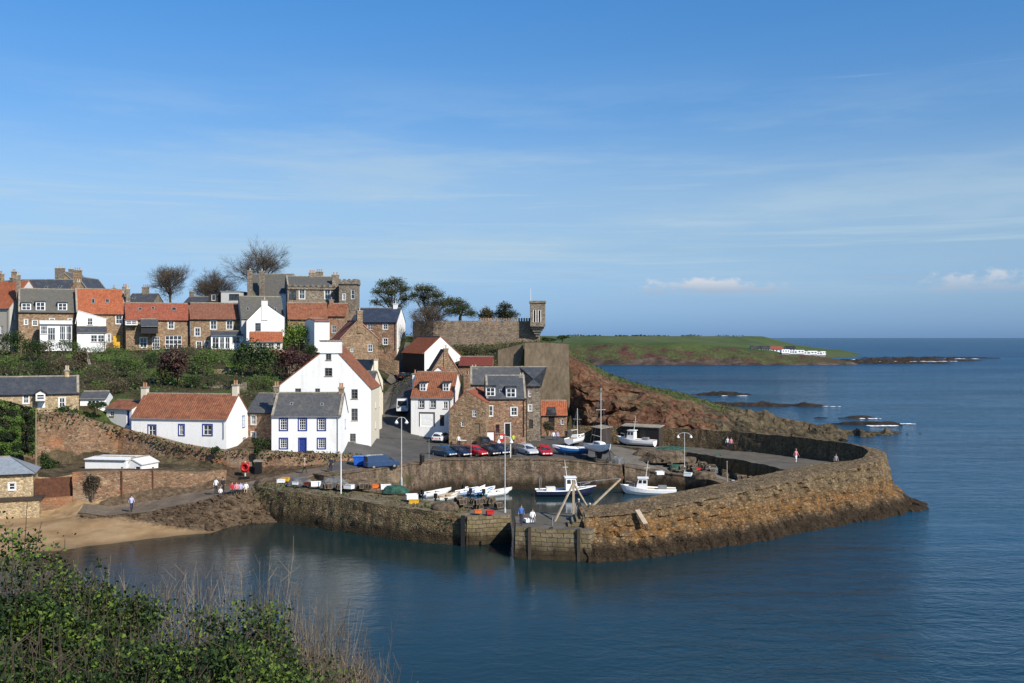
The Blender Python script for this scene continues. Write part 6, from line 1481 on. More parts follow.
# ------------------------------------------------------------------ boats
def hullmesh(L,B,D,mats,cols,bow=.55,transom=.8,deck=.12,rake=.5,vee=.55):
    """mats by band: bottom, topside, rail, deck"""
    m=MB(); n=14; R=[]
    for i in range(n+1):
        t=i/n; x=-L/2+L*t
        hb=B/2*(transom+(1-transom)*math.sin(min(t/.45,1)*math.pi/2))*(1 if t<bow else max(.02,math.cos((t-bow)/(1-bow)*math.pi/2)**.8))
        zs=D*(1+.42*max(0,t-.3)**2*2); zk=0 if t<.75 else ((t-.75)/.25)**2*D*.55
        xx=x+ (rake*((t-.7)/.3)**1.5 if t>.7 else 0)
        f=lambda y,z,fx: (x+(xx-x)*fx,y,z)
        w1=hb*vee; z1=zk+(zs-zk)*.28; z2=zk+(zs-zk)*.55; z3=zs-.10
        R.append([f(-hb*.96,zs-deck,.9),f(-hb,zs,1),f(-hb*1.03,z3,.9),f(-hb*.97,z2,.55),f(-w1*1.35 if w1*1.35<hb*.94 else -hb*.94,z1,.28),f(0,zk,0),f(min(w1*1.35,hb*.94),z1,.28),f(hb*.97,z2,.55),f(hb*1.03,z3,.9),f(hb,zs,1),f(hb*.96,zs-deck,.9)])
    k=11; vs=[p for r in R for p in r]; m.v=[tuple(v) for v in vs]
    band=[2,2,1,1,0,0,1,1,2,2]
    for i in range(n):
        for j in range(k-1): m.f.append((i*k+j,i*k+j+1,(i+1)*k+j+1,(i+1)*k+j)); m.m.append(band[j]); m.uv.append([(0,0)]*4)
        m.f.append((i*k+k-1,i*k,(i+1)*k,(i+1)*k+k-1)); m.m.append(3); m.uv.append([(0,0)]*4)
    m.f.append(tuple(range(k))[::-1]); m.m.append(1); m.uv.append([(0,0)]*k)
    return m,R
def boat(label,loc,rz,L,B,D,bottom,top,rail,deck,kind='dinghy',tilt=0,extra=None,deckdrop=.12,name=None,group=None):
    o=empty(name or 'moored_boat',loc,rz,label,'boat',group); o.rotation_euler=(tilt,0,rz)
    m,R=hullmesh(L,B,D,None,None,deck=deckdrop if kind!='dinghy' else .35); m.build('hull',[bottom,top,rail,deck],o)
    if kind=='dinghy':
        for x in (-.22,.12):
            m=MB(); m.box((L*x-.12,-B*.46,D*.82),(L*x+.12,B*.46,D*.87)); m.build('thwart',M_TIMBER,o)
        if extra!='bare':
            m=MB(); m.box((-L/2-.32,-.16,D*.75),(-L/2+.0,.16,D+.42)); m.box((-L/2-.26,-.07,-.15),(-L/2-.1,.07,D*.75)); m.build('outboard_motor',M_BLACK,o)
    if kind in('wheelhouse','launch'):
        x0=(.02 if kind=='wheelhouse' else .05)*L; cl=.19*L; w_=B*.30; h_=1.5 if kind=='wheelhouse' else 1.25; z0=D*1.0
        m=MB(); m.hexa([(x0,-w_,z0),(x0+cl*1.15,-w_*.85,z0),(x0+cl*1.15,w_*.85,z0),(x0,w_,z0)],[(x0,-w_*.95,z0+h_),(x0+cl*.9,-w_*.8,z0+h_),(x0+cl*.9,w_*.8,z0+h_),(x0,w_*.95,z0+h_)]); 
        m.hexa([(x0-.15,-w_*1.08,z0+h_+.003),(x0+cl*1.0,-w_*.95,z0+h_+.003),(x0+cl*1.0,w_*.95,z0+h_+.003),(x0-.15,w_*1.08,z0+h_+.003)],[(x0-.15,-w_*1.08,z0+h_+.1),(x0+cl*1.0,-w_*.95,z0+h_+.1),(x0+cl*1.0,w_*.95,z0+h_+.1),(x0-.15,w_*1.08,z0+h_+.1)]); ca=m.build('wheelhouse',M_WHITE,o)
        g=MB()
        for s in (-1,1):
            for a,b in ((.10,.45),(.55,.88)):
                y=lambda u,v: s*(w_*(1-.15*u)*(1-.05*v)+.012)
                zz=(.52,.86); g.poly([(x0+cl*a*1.05,y(a,zz[0]),z0+h_*zz[0]),(x0+cl*b*1.05,y(b,zz[0]),z0+h_*zz[0]),(x0+cl*b*.97,y(b,zz[1]),z0+h_*zz[1]),(x0+cl*a*.97,y(a,zz[1]),z0+h_*zz[1])])
        fx=lambda v: x0+cl*(1.15-.25*v)+.012
        for s in (-.5,.5): g.poly([(fx(.5),(s-.42)*w_*.9,z0+h_*.5),(fx(.5),(s+.42)*w_*.9,z0+h_*.5),(fx(.86),(s+.40)*w_*.9,z0+h_*.86),(fx(.86),(s-.40)*w_*.9,z0+h_*.86)])
        g.build('window',GLASS,ca)
        m=MB(); m.tube([(x0+.2,0,z0+h_+.05),(x0-.1,0,z0+h_+2.2)],[.05,.03],6); m.tube([(x0-.35,0,z0+h_+1.3),(x0+.35,0,z0+h_+1.3)],.03,5); m.build('mast',M_OFFWHITE,o)
        m=MB(); m.tube([(L*.30,-B*.33,D*1.1),(L*.30,-B*.33,D*1.1+.55),(L*.46,-.1,D*1.25+.55),(L*.46,.1,D*1.25+.55),(L*.30,B*.33,D*1.1+.55),(L*.30,B*.33,D*1.1)],.03,5); m.build('bow_rail',M_STEEL,o)
        m=MB(); m.box((-L*.32,-B*.2,D*.9),(-L*.16,B*.2,D*.9+.45)); m.build('hatch_box',M_GREYP if kind=='launch' else M_OFFWHITE,o)
        if extra=='gantry':
            m=MB(); m.tube([(-L*.42,-B*.36,D*.9),(-L*.42,-B*.36,D+1.5),(-L*.42,B*.36,D+1.5),(-L*.42,B*.36,D*.9)],.05,6); m.build('gantry',M_GREYP,o)
    if kind=='yacht':
        m=MB(); x0=-.12*L; m.hexa([(x0,-B*.28,D),(x0+.36*L,-B*.2,D*1.05),(x0+.36*L,B*.2,D*1.05),(x0,B*.28,D)],[(x0+.05,-B*.24,D+.42),(x0+.28*L,-B*.16,D+.40),(x0+.28*L,B*.16,D+.40),(x0+.05,B*.24,D+.42)]); ca=m.build('cabin',M_WHITE,o)
        g=MB()
        for s in (-1,1): g.poly([(x0+.3,s*(B*.265+.012),D+.14),(x0+.24*L,s*(B*.212+.012),D+.16),(x0+.22*L,s*(B*.20+.012),D+.32),(x0+.3,s*(B*.25+.012),D+.34)])
        g.build('window',GLASS,ca)
        m=MB(); m.tube([(L*.10,0,D*.9),(L*.10,0,D+extra)],[.055,.035],7); m.tube([(L*.09,0,D+extra*.62),(L*.09,.7,D+extra*.62)],.025,4); m.tube([(L*.09,0,D+extra*.62),(L*.09,-.7,D+extra*.62)],.025,4); mm=m.build('mast',M_OFFWHITE,o)
        m=MB(); m.tube([(L*.10,0,D+1.1),(-L*.35,0,D+1.15)],.05,6); m.build('boom',M_OFFWHITE,mm)
        m=MB()
        for q in ((L*.5,0,D*1.2),(-L*.48,0,D),(L*.06,B*.46,D),(L*.06,-B*.46,D)): m.tube([q,(L*.10,0,D+extra*.97)],.012,3)
        m.build('rigging',M_STEEL,mm)
        m=MB(); m.hexa([(-.15*L,-.06,-.75),(.10*L,-.06,-.75),(.10*L,.06,-.75),(-.15*L,.06,-.75)],[(-.18*L,-.1,.05),(.16*L,-.1,.05),(.16*L,.1,.05),(-.18*L,.1,.05)]); m.build('keel',bottom,o)
    return o
def cradle(loc,rz,L,B,h,label):
    o=empty('boat_cradle',loc,rz,label,'boat cradle')
    for x in (-.28,.22):
        m=MB(); m.box((L*x-.09,-B*.5,0),(L*x+.09,B*.5,.18)); m.build('bearer',M_DKWOOD,o)
        for s in (-1,1): m=MB(); m.beam((L*x,s*B*.46,.1),(L*x,s*B*.40,h),.10,.10); m.build('prop',M_DKWOOD,o)
M_ANTI=plain('antifouling_dark',(.03,.035,.05),.7); M_NAVY=plain('navy_hull_paint',(.012,.018,.045),.4); M_HULLBL=plain('blue_hull_paint',(.03,.16,.42),.45); M_DECKG=plain('grey_deck',(.34,.35,.36),.8); M_BUFF=plain('buff_deck',(.45,.36,.24),.8); M_AQUA=plain('aqua_deck_paint',(.10,.28,.30),.6)
boat('navy and white fishing boat with wheelhouse moored under the quay wall',(P(566,495,131)+Vector((0,0,0)))*1.0 if 0 else Vector((6.6,126.5,-.35)),R_(4),7.2,2.5,1.15,M_NAVY,M_NAVY,M_WHITE,M_DECKG,'wheelhouse',extra='gantry')
boat('white launch with small wheelhouse moored below the low slip wall',Vector((17.6,127.6,-.3)),R_(174),6.6,2.3,1.1,M_WHITE,M_WHITE,M_WHITE,M_BUFF,'launch')
gd='small open boats moored inside the harbour'
for (px,py,L,rz,bt,tp,rl,dk,lb) in (
 (436,495.5,4.6,42,M_WHITE,M_WHITE,M_OFFWHITE,M_HULLBL,'long white open boat with blue inside, farthest left in the harbour'),
 (447,499.5,4.0,46,M_OFFWHITE,M_OFFWHITE,M_TIMBER,M_BUFF,'cream open boat nearest the mossy pier with its bow up'),
 (465,494.5,3.9,40,M_OFFWHITE,M_PALEBLUE,M_WHITE,M_PALEBLUE,'white boat with pale blue inside, left of the bobbing trio'),
 (482,494,4.2,44,M_DECKG,M_HULLBL,M_WHITE,M_DECKG,'pale blue dinghy in the middle of the harbour trio'),
 (497,495,4.5,38,M_WHITE,M_WHITE,M_OFFWHITE,M_AQUA,'white boat with aqua inside behind the tall lamp post'),
 (474,491,3.4,35,M_WHITE,M_OFFWHITE,M_WHITE,M_BUFF,'small white dinghy close under the quay wall'),
 (425,507,3.6,-12,M_GREENP,M_GREENP,M_GREENP,M_DECKG,'green dinghy lying against the inner side of the mossy pier')):
    p=G(px,py,0); boat(lb,Vector((p.x,p.y,-.18)),R_(rz),L*.86,1.5,.72,bt,tp,rl,dk,'dinghy',name='rowing_boat',group=gd)
# hauled out on the hard
p=G(572,457.5,3.55); boat('blue clinker boat with small cuddy propped on the hard',Vector((p.x,p.y,4.05)),R_(178),4.4,1.9,.9,M_HULLBL,M_HULLBL,M_WHITE,M_PALEBLUE,'dinghy',extra='bare',name='beached_boat'); cradle(p,R_(178),4.4,1.9,.7,'dark timber props under the blue boat')
p=G(576,447,4.1); boat('small white sloop on the hard behind the blue boat',Vector((p.x,p.y,4.6)),R_(60),4.6,1.8,.9,M_ANTI,M_WHITE,M_WHITE,M_BUFF,'yacht',extra=4.2,name='beached_boat'); cradle(p,R_(60),4.6,1.8,.8,'timber props under the small white sloop')
p=G(599,460,3.6); boat('white sailing yacht with the tallest mast standing on the hard',Vector((p.x,p.y,4.55)),R_(-70),6.0,2.3,1.1,M_ANTI,M_WHITE,M_WHITE,M_DECKG,'yacht',extra=7.6,name='beached_boat'); cradle(p,R_(-70),6.0,2.3,1.25,'timber props under the tall-masted yacht')
p=G(637,449.5,3.5); boat('white boat with dark bottom hauled up by the black shed doors',Vector((p.x,p.y,4.0)),R_(152),5.6,2.1,1.0,M_ANTI,M_WHITE,M_WHITE,M_BUFF,'launch',name='beached_boat'); cradle(p,R_(152),5.6,2.1,.8,'timber props under the boat by the black shed doors')
# shed doors, sheds against the pier wall
for (px0,px1,d,z0,h_,lb) in ((592,602,150.5,4.1,2.4,'small black lock-up built against the harbour wall below the cliff'),(622,659,150,4.0,2.7,'long black lock-up with sunlit end along the harbour wall')):
    a=P(px0,440,d); c_=P(px1,441,d-3.2); o=empty('lock_up',(a.x,a.y,z0-.3),math.atan2(c_.y-a.y,c_.x-a.x),lb,'lock-up'); L=(Vector(c_[:2])-Vector(a[:2])).length
    m=MB(); m.box((0,0,0),(L,1.5,h_+.3)); m.build('wall',M_DKWOOD,o); m=MB(); m.hexa([(-.15,-.2,h_+.3),(L+.15,-.2,h_+.3),(L+.15,1.7,h_+.55),(-.15,1.7,h_+.55)],[(-.15,-.2,h_+.4),(L+.15,-.2,h_+.4),(L+.15,1.7,h_+.65),(-.15,1.7,h_+.65)]); m.build('roof',S_COPE,o)
    k=max(1,int(L/1.8))
    for i in range(k): m=MB(); m.box((i*L/k+.12,-.05,.25),((i+1)*L/k-.12,-.003,h_)); m.build('door',M_BLACK,o)
def tarpheap(loc,w_,h_,label,mt,seed,name='tarp_heap'):
    m=MB(); random.seed(seed); n=18; k=9; vs=[]
    for i in range(k+1):
        f=i/k
        for j in range(n):
            a=2*math.pi*j/n; r=w_/2*math.cos(f*math.pi/2)**.7*(1+.25*mnoise.noise(Vector((math.cos(a)*1.6+seed,math.sin(a)*1.6,f*2)))); vs.append((r*math.cos(a),r*.6*math.sin(a),h_*math.sin(f*math.pi/2)*(1+.2*mnoise.noise(Vector((seed,a,f))))-.05))
    m.faces(vs,[(i*n+j,i*n+(j+1)%n,(i+1)*n+(j+1)%n,(i+1)*n+j) for i in range(k) for j in range(n)]); o=m.build(name,mt); o.location=loc; return tag(o,label,'net heap')
TARP=mottled('grey_tarpaulin',[(.35,C(.07,.07,.07)),(.65,C(.18,.18,.175))],1.5,5,.4,.8); NET=mottled('brown_nets',[(.35,C(.06,.045,.03)),(.65,C(.16,.12,.08))],2,8,.5,.95); NETG=mottled('green_nets',[(.35,C(.015,.05,.04)),(.65,C(.05,.12,.085))],2,8,.5,.95)
tarpheap(G(616,463,3.2),2.8,1.0,'grey tarpaulin heap between the yacht and the slipway',TARP,1); tarpheap(G(664,461,3.0),6.5,1.5,'large brown net heap beside the slipway',NET,2); tarpheap(G(672,453,3.4),6.0,1.0,'green net heap below the walkway',NETG,3); tarpheap(G(647,456,3.3),4.0,1.1,'low brown net heap behind the hauled-up white boat',NET,4)
tarpheap(G(720,468,2.3),3.0,1.8,'dark green net heap among the creels by the pier corner',NETG,5); tarpheap(G(742,474,1.8),4.0,1.2,'grey net heap at the inner pier corner',TARP,6); tarpheap(G(704,478,2.2),3.0,.9,'small brown net heap on the lower quay edge',NET,7)
# ------------------------------------------------------------------ creels
def make_creel():
    o=empty('lobster_creel',(0,0,0),0); m=MB(); L,W,h_=.75,.5,.42
    m.box((-L/2,-W/2,0),(L/2,W/2,.05))
    for x in (-L/2+.02,0,L/2-.02): m.tube([(x,-W/2,.03),(x,-W*.42,h_*.7),(x,-W*.2,h_),(x,W*.2,h_),(x,W*.42,h_*.7),(x,W/2,.03)],.022,5)
    for y,z in ((-W*.2,h_),(W*.2,h_),(0,h_)): m.tube([(-L/2,y,z),(L/2,y,z)],.018,4)
    m.build('frame',M_WOOD,o); m=MB(); R=[]
    for x in (-L/2+.02,L/2-.02): R.append([(x,-W*.47,.06),(x,-W*.40,h_*.66),(x,-W*.19,h_*.95),(x,W*.19,h_*.95),(x,W*.40,h_*.66),(x,W*.47,.06)])
    loft(m,R); m.build('netting',M_DKWOOD,o); return o
CRN={k:v for k,v in (('dark',M_DKWOOD),('blue',M_PALEBLUE),('green',M_GREENP),('orange',M_ORANGE))}
proto=make_creel(); first=True; random.seed(30)
def creels(pts,label,group):
    global first
    for (x,y,z) in pts:
        o=proto if first else copy_tree(proto); first=False
        o.location=(x,y,z); o.rotation_euler=(0,0,random.uniform(0,3.1)); o.scale=(1.15,1.15,1.15); tag(o,label,'lobster creel',group)
def stack(cx,cy,z,n,spx,spy,lev):
    out=[]
    for i in range(n):
        out.append((cx+random.uniform(-.5,.5)*spx,cy+random.uniform(-.5,.5)*spy,z+.47*random.randint(0,lev)*(.95)))
    return out
q=P(478,511,100.2); creels(stack(q.x,100.3,2.95,16,4.2,1.6,1),'wood-framed lobster creel heaped by the tall lamp on the pier end','creels heaped on the pier end')
creels(stack(25.2,133.6,2.05,18,5.5,3.5,1),'wood-framed lobster creel piled on the lower quay by the double lamp','creels piled on the lower quay')
creels(stack(30.2,127.5,1.5,12,2.5,4,1),'lobster creel dumped at the dark inner corner of the pier','creels at the inner pier corner')
creels(stack(-17,108.6,3.65,12,7,1.4,0),'lobster creel lying among weeds on the mossy pier','creels on the mossy pier')
creels(stack(27,136,2.25,10,3,4,1),'lobster creel stacked below the walkway wall','creels below the walkway')
cl=[]
for k in range(46):
    px=random.uniform(664,752); py=random.uniform(459,481); g=ground_hit(px,py,112)
    if g is not None and 21<g.x<33 and 118<g.y<146 and 1.0<g.z<3.6: cl.append((g.x,g.y,g.z+random.choice((0,0,.46))))
creels(cl,'lobster creel in the clutter between the lower quay and the walkway','creels cluttering the lower quay')
for px,py,w_,h_,mt,lb in ((676,470,2.2,.8,NETG,'small green net heap right behind the quay lamp'),(712,473,2.4,.9,TARP,'grey tarpaulin heap in the creel clutter'),(728,478,2.0,.8,NET,'brown net heap near the sandy corner posts'),(690,463,2.6,.9,NET,'brown net heap at the foot of the walkway wall')):
    g=ground_hit(px,py,112)
    if g is not None: tarpheap(g,w_,h_,lb,mt,px)
# fish boxes, floats and odds and ends
def crate(loc,rz,col,label,name='fish_box',s=1.0):
    o=empty(name,loc,rz,label,'fish box'); s*=.58; m=MB(); a,b,h_=.42*s,.28*s,.34*s; t=.04
    m.box((-a,-b,0),(a,b,t)); m.box((-a,-b,t),(a,-b+t,h_)); m.box((-a,b-t,t),(a,b,h_)); m.box((-a,-b+t,t),(-a+t,b-t,h_)); m.box((a-t,-b+t,t),(a,b-t,h_)); m.build('body',col,o); m=MB(); m.box((-a-.03,-b-.03,h_+.002),(a+.03,-b+.03,h_+.04)); m.box((-a-.03,b-.03,h_+.002),(a+.03,b+.03,h_+.04)); m.build('rim',col,o)
zp=3.75
for (px,py,z,col,lb,s) in ((285,481,3.6,M_YELLOW,'yellow fish box at the root of the mossy pier',1.9),(281,482.5,3.6,M_WHITE,'white fish box beside the yellow one at the pier root',1.7),(296,484.5,zp,M_WHITE,'white box near the dark gear on the mossy pier',1.5),(316,486,zp,M_WHITE,'white boxes end to end mid-way along the mossy pier',2.2),(349,488.5,zp,M_WHITE,'white tub box right of the slim white pole',2.0),(308,485.5,zp,M_REDBROWN,'maroon fish box on the mossy pier',1.6),(374,488,3.7,M_ORANGE,'orange box towards the harbour mouth on the mossy pier',1.9),(386,489,3.7,M_WHITE,'white box beside the orange one on the mossy pier',2.2),(412,499,3.4,M_WHITE,'large white box with the yellow one under the lamp',2.4),(414,504,3.1,M_YELLOW,'yellow box nearest the green dinghy',2.0),
   (660,474.5,2.3,M_WHITE,'flat white box on the lower quay left of the double lamp',2.0),(688,476,2.2,M_WHITE,'white box at the foot of the lower quay lamp',2.0),(697,470,2.3,M_RED,'red box among the quay creels',1.6),(704,467,2.4,M_WHITE,'white box behind the red box on the lower quay',1.8),(736,475,1.7,M_WHITE,'white box near the sandy inner corner',2.4),(733,468,2.2,M_PALEBLUE,'pale blue box by the pier inner corner',2.0),(478,513,2.95,M_ORANGE,'orange box in the creel heap on the pier end',1.4),(490,514,2.9,M_RED,'red box beside the tall pier lamp',1.5),(529,522,2.85,M_WHITE,'white box on the block pier head',1.5),(487.5,435,4.3,M_OFFWHITE,'pale box by the harbour house wall',1.6)):
    crate(G(px,py,z) if lb[:8]!='pale box' else ong(px,145.6),random.uniform(-.5,.5),col,lb,s=s)
for (px,py,z,w_,h_,mt,lb) in ((300,485,3.6,3.0,.9,TARP,'dark tarpaulin heap near the root of the mossy pier'),(333,487,3.6,3.4,1.1,TARP,'grey tarpaulin heap left of the slim white pole'),(362,488,3.5,3.2,.9,NET,'brown net heap towards the middle of the mossy pier'),(395,492,3.4,3.0,.8,NETG,'green net heap right of the white lamp foot'),(268,484,3.4,3.2,.8,NET,'brown gear heap where the path meets the pier'),(446,510,3.0,3.0,.9,NET,'brown net heap beside the cream open boat')):
    tarpheap(G(px,py,z),w_,h_,lb,mt,px)
# ------------------------------------------------------------------ derrick on the pier head
o=empty('pier_derrick',P(573,520,95.2),0,'weathered timber tripod derrick with long boom on the pier head','derrick'); k=95.2/F
zb=o.location.z; topv=Vector(((573.5-573)*k,0,(520-485)*k+.4))
def dpt(px,py,d): p=P(px,py,d); return p-Vector(o.location)
tp=dpt(573.5,483,95.2)
for (q,lb) in ((dpt(552.5,522,93.4),'brace'),(dpt(593.5,513.5,97.0),'brace')): m=MB(); m.beam(q+Vector((0,0,-.4)),tp,.15,.15); m.build(lb,M_TIMBER,o)
m=MB(); m.beam(dpt(573.5,527,95.2),tp+Vector((0,0,.3)),.22,.22); m.build('post',M_TIMBER,o)
m=MB(); m.beam(dpt(584,514,95.2),dpt(623,476.5,97.5),.16,.16); bo=m.build('boom',M_TIMBER,o); m=MB(); m.cbox(dpt(622,477.5,97.4),(.3,.25,.3)); m.build('pulley',M_RUST,bo)
m=MB(); m.beam(tp,dpt(621,478,97.4),.03,.03); m.build('stay',M_STEEL,o)
m=MB(); m.cbox(dpt(585,516.5,95.2),(.9,.7,.8)); m.lathe([(.3,-.4),(.3,.4)],10,0,dpt(583,511,95.2)); m.build('winch',M_GREYP,o)
m=MB(); m.beam(dpt(637,510,92.35),dpt(645.5,524,91.35),.55,.12); m=m.build('plank_ramp',M_TIMBER); m.location=o.location; tag(m,'pale timber plank leaning on the outer pier face','plank')
# steps from the pier head to the high pier
m=MB()
for i in range(5): m.box((5.1+i*.38,90.8,2.6),(5.1+(i+1)*.38-.004,92.8,3.02+i*.22))
tag(m.build('stone_steps',S_BLOCK),'worn stone steps from the pier head up to the breakwater','steps')
for (px,py,lb,mt) in ((521.5,524,'leaning timber post at the left corner of the pier head',M_DKWOOD),(552.5,527,'pale steel post at the front of the pier head',M_STEEL),(572,527,'second pale steel post at the front of the pier head',M_STEEL)):
    mast(px,py,py-9,91.5,lb,'mooring_post',mt,.06,'mooring post')
for (px,lb) in ((529.5,'dark timber fender left on the pier head face'),(578.5,'rusty ladder-like fender right on the pier head face'),(551.5,'narrow dark fender mid-way on the pier head face')):
    a=P(px,528,90.3 if px<560 else 89.4); m=MB(); m.box((a.x-.14,a.y-.22,-.8),(a.x+.14,a.y+.1,2.9)); tag(m.build('timber_fender',M_DKWOOD),lb,'fender')
a=P(463,516,96.1); m=MB(); m.box((a.x-.2,a.y-.35,-.8),(a.x+.2,a.y+.1,2.9)); tag(m.build('timber_fender',M_BLACK),'black slot-like fender where the mossy pier meets the pale end','fender')
a=P(446,508,99); mast(446,510,499,99,'short dark bollard post beside the cream open boat','mooring_post',M_BLACK,.14,'mooring post')
# ------------------------------------------------------------------ people
def body_mesh(pose):
    me=bpy.data.meshes.new('person_rig'); 
    J={'pel':(0,0,.95),'waist':(0,0,1.10),'chest':(0,0,1.32),'neck':(0,.0,1.50),'head0':(0,-.02,1.60),'head':(0,-.02,1.70),
       'shl':(-.17,0,1.42),'ell':(-.25,.03,1.15),'wrl':(-.26,-.06,.92),'shr':(.17,0,1.42),'elr':(.25,.03,1.15),'wrr':(.26,-.06,.92),
       'hil':(-.09,0,.90),'knl':(-.10,-.02,.50),'anl':(-.10,.02,.10),'tol':(-.11,-.16,.04),'hir':(.09,0,.90),'knr':(.10,-.02,.50),'anr':(.10,.02,.10),'tor':(.11,-.16,.04)}
    if pose=='walk': J.update(knl=(-.10,-.16,.52),anl=(-.10,-.20,.10),tol=(-.11,-.38,.05),knr=(.10,.06,.50),anr=(.10,.30,.14),tor=(.11,.16,.04),ell=(-.25,.12,1.17),wrl=(-.25,.08,.93),elr=(.25,-.06,1.16),wrr=(.24,-.24,1.0))
    if pose=='sit':
        for k in list(J):
            if k[:2] not in ('kn','an','to'): J[k]=(J[k][0],J[k][1],J[k][2]-.48)
        J.update(knl=(-.12,-.42,.50),anl=(-.12,-.44,.10),tol=(-.12,-.62,.05),knr=(.12,-.42,.50),anr=(.12,-.46,.10),tor=(.12,-.62,.05),ell=(-.25,-.08,.68),wrl=(-.15,-.30,.55),elr=(.25,-.08,.68),wrr=(.15,-.30,.55))
    if pose=='bend': 
        for k,dy,dz in (('waist',-.1,-.02),('chest',-.28,-.12),('neck',-.42,-.20),('head0',-.50,-.22),('head',-.58,-.24),('shl',-.36,-.16),('shr',-.36,-.16),('ell',-.50,-.25),('elr',-.50,-.25),('wrl',-.55,-.28),('wrr',-.55,-.28)): J[k]=(J[k][0],J[k][1]+dy,J[k][2]+dz)
    E=[('pel','waist'),('waist','chest'),('chest','neck'),('neck','head0'),('head0','head'),('chest','shl'),('shl','ell'),('ell','wrl'),('chest','shr'),('shr','elr'),('elr','wrr'),('pel','hil'),('hil','knl'),('knl','anl'),('anl','tol'),('pel','hir'),('hir','knr'),('knr','anr'),('anr','tor')]
    Rr={'pel':.135,'waist':.125,'chest':.145,'neck':.055,'head0':.085,'head':.10,'sh':.07,'el':.045,'wr':.033,'hi':.095,'kn':.062,'an':.042,'to':.035}
    ks=list(J); me.from_pydata([J[k] for k in ks],[(ks.index(a),ks.index(b)) for a,b in E],[])
    ob=bpy.data.objects.new('person_rig',me); COL.objects.link(ob); sk=ob.modifiers.new('skin','SKIN'); su=ob.modifiers.new('sub','SUBSURF'); su.levels=1; su.render_levels=1
    lay=me.skin_vertices[0] if me.skin_vertices else None
    if lay is None: 
        bpy.context.view_layer.update(); lay=me.skin_vertices[0]
    for i,k in enumerate(ks): r=Rr.get(k) or Rr[k[:2]]; lay.data[i].radius=(r,r*(.8 if k in('chest','waist','pel') else 1)); lay.data[i].use_root=(k=='pel')
    bpy.context.view_layer.update(); dg=bpy.context.evaluated_depsgraph_get(); out=bpy.data.meshes.new_from_object(ob.evaluated_get(dg))
    bpy.data.objects.remove(ob); 
    # hands: five fingers rooted in each palm, appended to the same mesh
    mb=MB(); mb.v=[tuple(v.co) for v in out.vertices]; mb.f=[tuple(p.vertices) for p in out.polygons]
    z0=J['pel'][2]
    for s,wk,ek in ((-1,'wrl','ell'),(1,'wrr','elr')):
        w_=Vector(J[wk]); d=(w_-Vector(J[ek])).normalized(); sd=Vector((0,1,0)) if abs(d.y)<.8 else Vector((0,0,1))
        for q,ln in ((-.033,.075),(-.012,.088),(.010,.083),(.030,.065)): mb.tube([w_+d*.02+sd*q,w_+d*.09+sd*q,w_+d*(.09+ln)+sd*q+Vector((-s*.03,0,0))],[.013,.010,.007],5)
        mb.tube([w_+d*.01,w_+d*.05-sd*.055,w_+d*.10-sd*.06],[.013,.010,.007],5)
    hd=Vector(J['head']); mb.tube([hd+Vector((0,-.085,.01)),hd+Vector((0,-.125,-.025)),hd+Vector((0,-.09,-.04))],[.012,.016,.012],5)
    ends=[p for p in (Vector(J['wrl']),Vector(J['wrr']))]
    mat=[]
    for f in mb.f:
        c=sum((Vector(mb.v[i]) for i in f),Vector())/len(f)
        if (c-hd).length<.16 or c.z>J['neck'][2]-.0 and pose!='bend': m_=0
        elif min((c-e).length for e in ends)<.13 : m_=0
        elif min(abs(c.z-0),9)<.13: m_=3
        elif c.z<z0-.0 or (pose=='sit' and c.z<z0+.06 and c.y<-.1): m_=2
        else: m_=1
        mat.append(m_)
    me2=bpy.data.meshes.new('person'); me2.from_pydata(mb.v,[],mb.f); 
    for _ in range(4): me2.materials.append(None)
    me2.polygons.foreach_set('material_index',mat); me2.polygons.foreach_set('use_smooth',[True]*len(mat)); me2.update(); bpy.data.meshes.remove(out)
    h=MB(); n=10
    for i in range(5):
        f=i/4*1.75
        for j in range(n):
            a=2*math.pi*j/n; r=.112*math.sin(min(f+.15,1.7)); back=.02 if math.sin(a)>0 else 0
            zz=hd.z+.02+.118*math.cos(f+.1)-(.05 if math.sin(a)>.3 and i==4 else 0)
            h.v.append((hd.x+r*math.cos(a),hd.y+.015+(r+back)*math.sin(a),zz+(.03 if math.sin(a)<-.4 and i==4 else 0)))
    for i in range(4):
        for j in range(n): h.f.append((i*n+j,i*n+(j+1)%n,(i+1)*n+(j+1)%n,(i+1)*n+j)); h.m.append(0); h.uv.append([(0,0)]*4)
    return me2,h
SKIN=plain('skin',(.50,.29,.20),.6,vary=.1); POSE={}
for k in ('stand','walk','sit','bend'): POSE[k]=body_mesh(k)
CL={k:plain(k+'_cloth',c,.9) for k,c in (('white',(.75,.75,.75)),('blue',(.06,.14,.38)),('navy',(.02,.025,.05)),('red',(.42,.03,.04)),('pink',(.60,.24,.28)),('black',(.02,.02,.022)),('grey',(.25,.25,.26)),('denim',(.05,.08,.16)),('lilac',(.42,.42,.60)),('lime',(.45,.55,.06)),('tan',(.36,.27,.17)))}
HAIR=plain('brown_hair',(.05,.03,.018),.7); FAIR=plain('fair_hair',(.28,.20,.10),.7); GREYH=plain('grey_hair',(.45,.44,.42),.7)
def person(label,loc,rz,pose,top,bot,hair=HAIR,s=1.0,group=None):
    me,h=POSE[pose]; o=bpy.data.objects.new('person',me); COL.objects.link(o); o.location=loc; o.rotation_euler=(0,0,rz); o.scale=(s,s,s)
    for i,m_ in enumerate((SKIN,CL[top],CL[bot],M_BLACK)): o.material_slots[i].link='OBJECT'; o.material_slots[i].material=m_
    tag(o,label,'person',group); h.build('hair',hair,o); return o
pz=lambda px,py,z: G(px,py,z)
def onground(px,py,zz): p=G(px,py,zz); return Vector((p.x,p.y,zz))
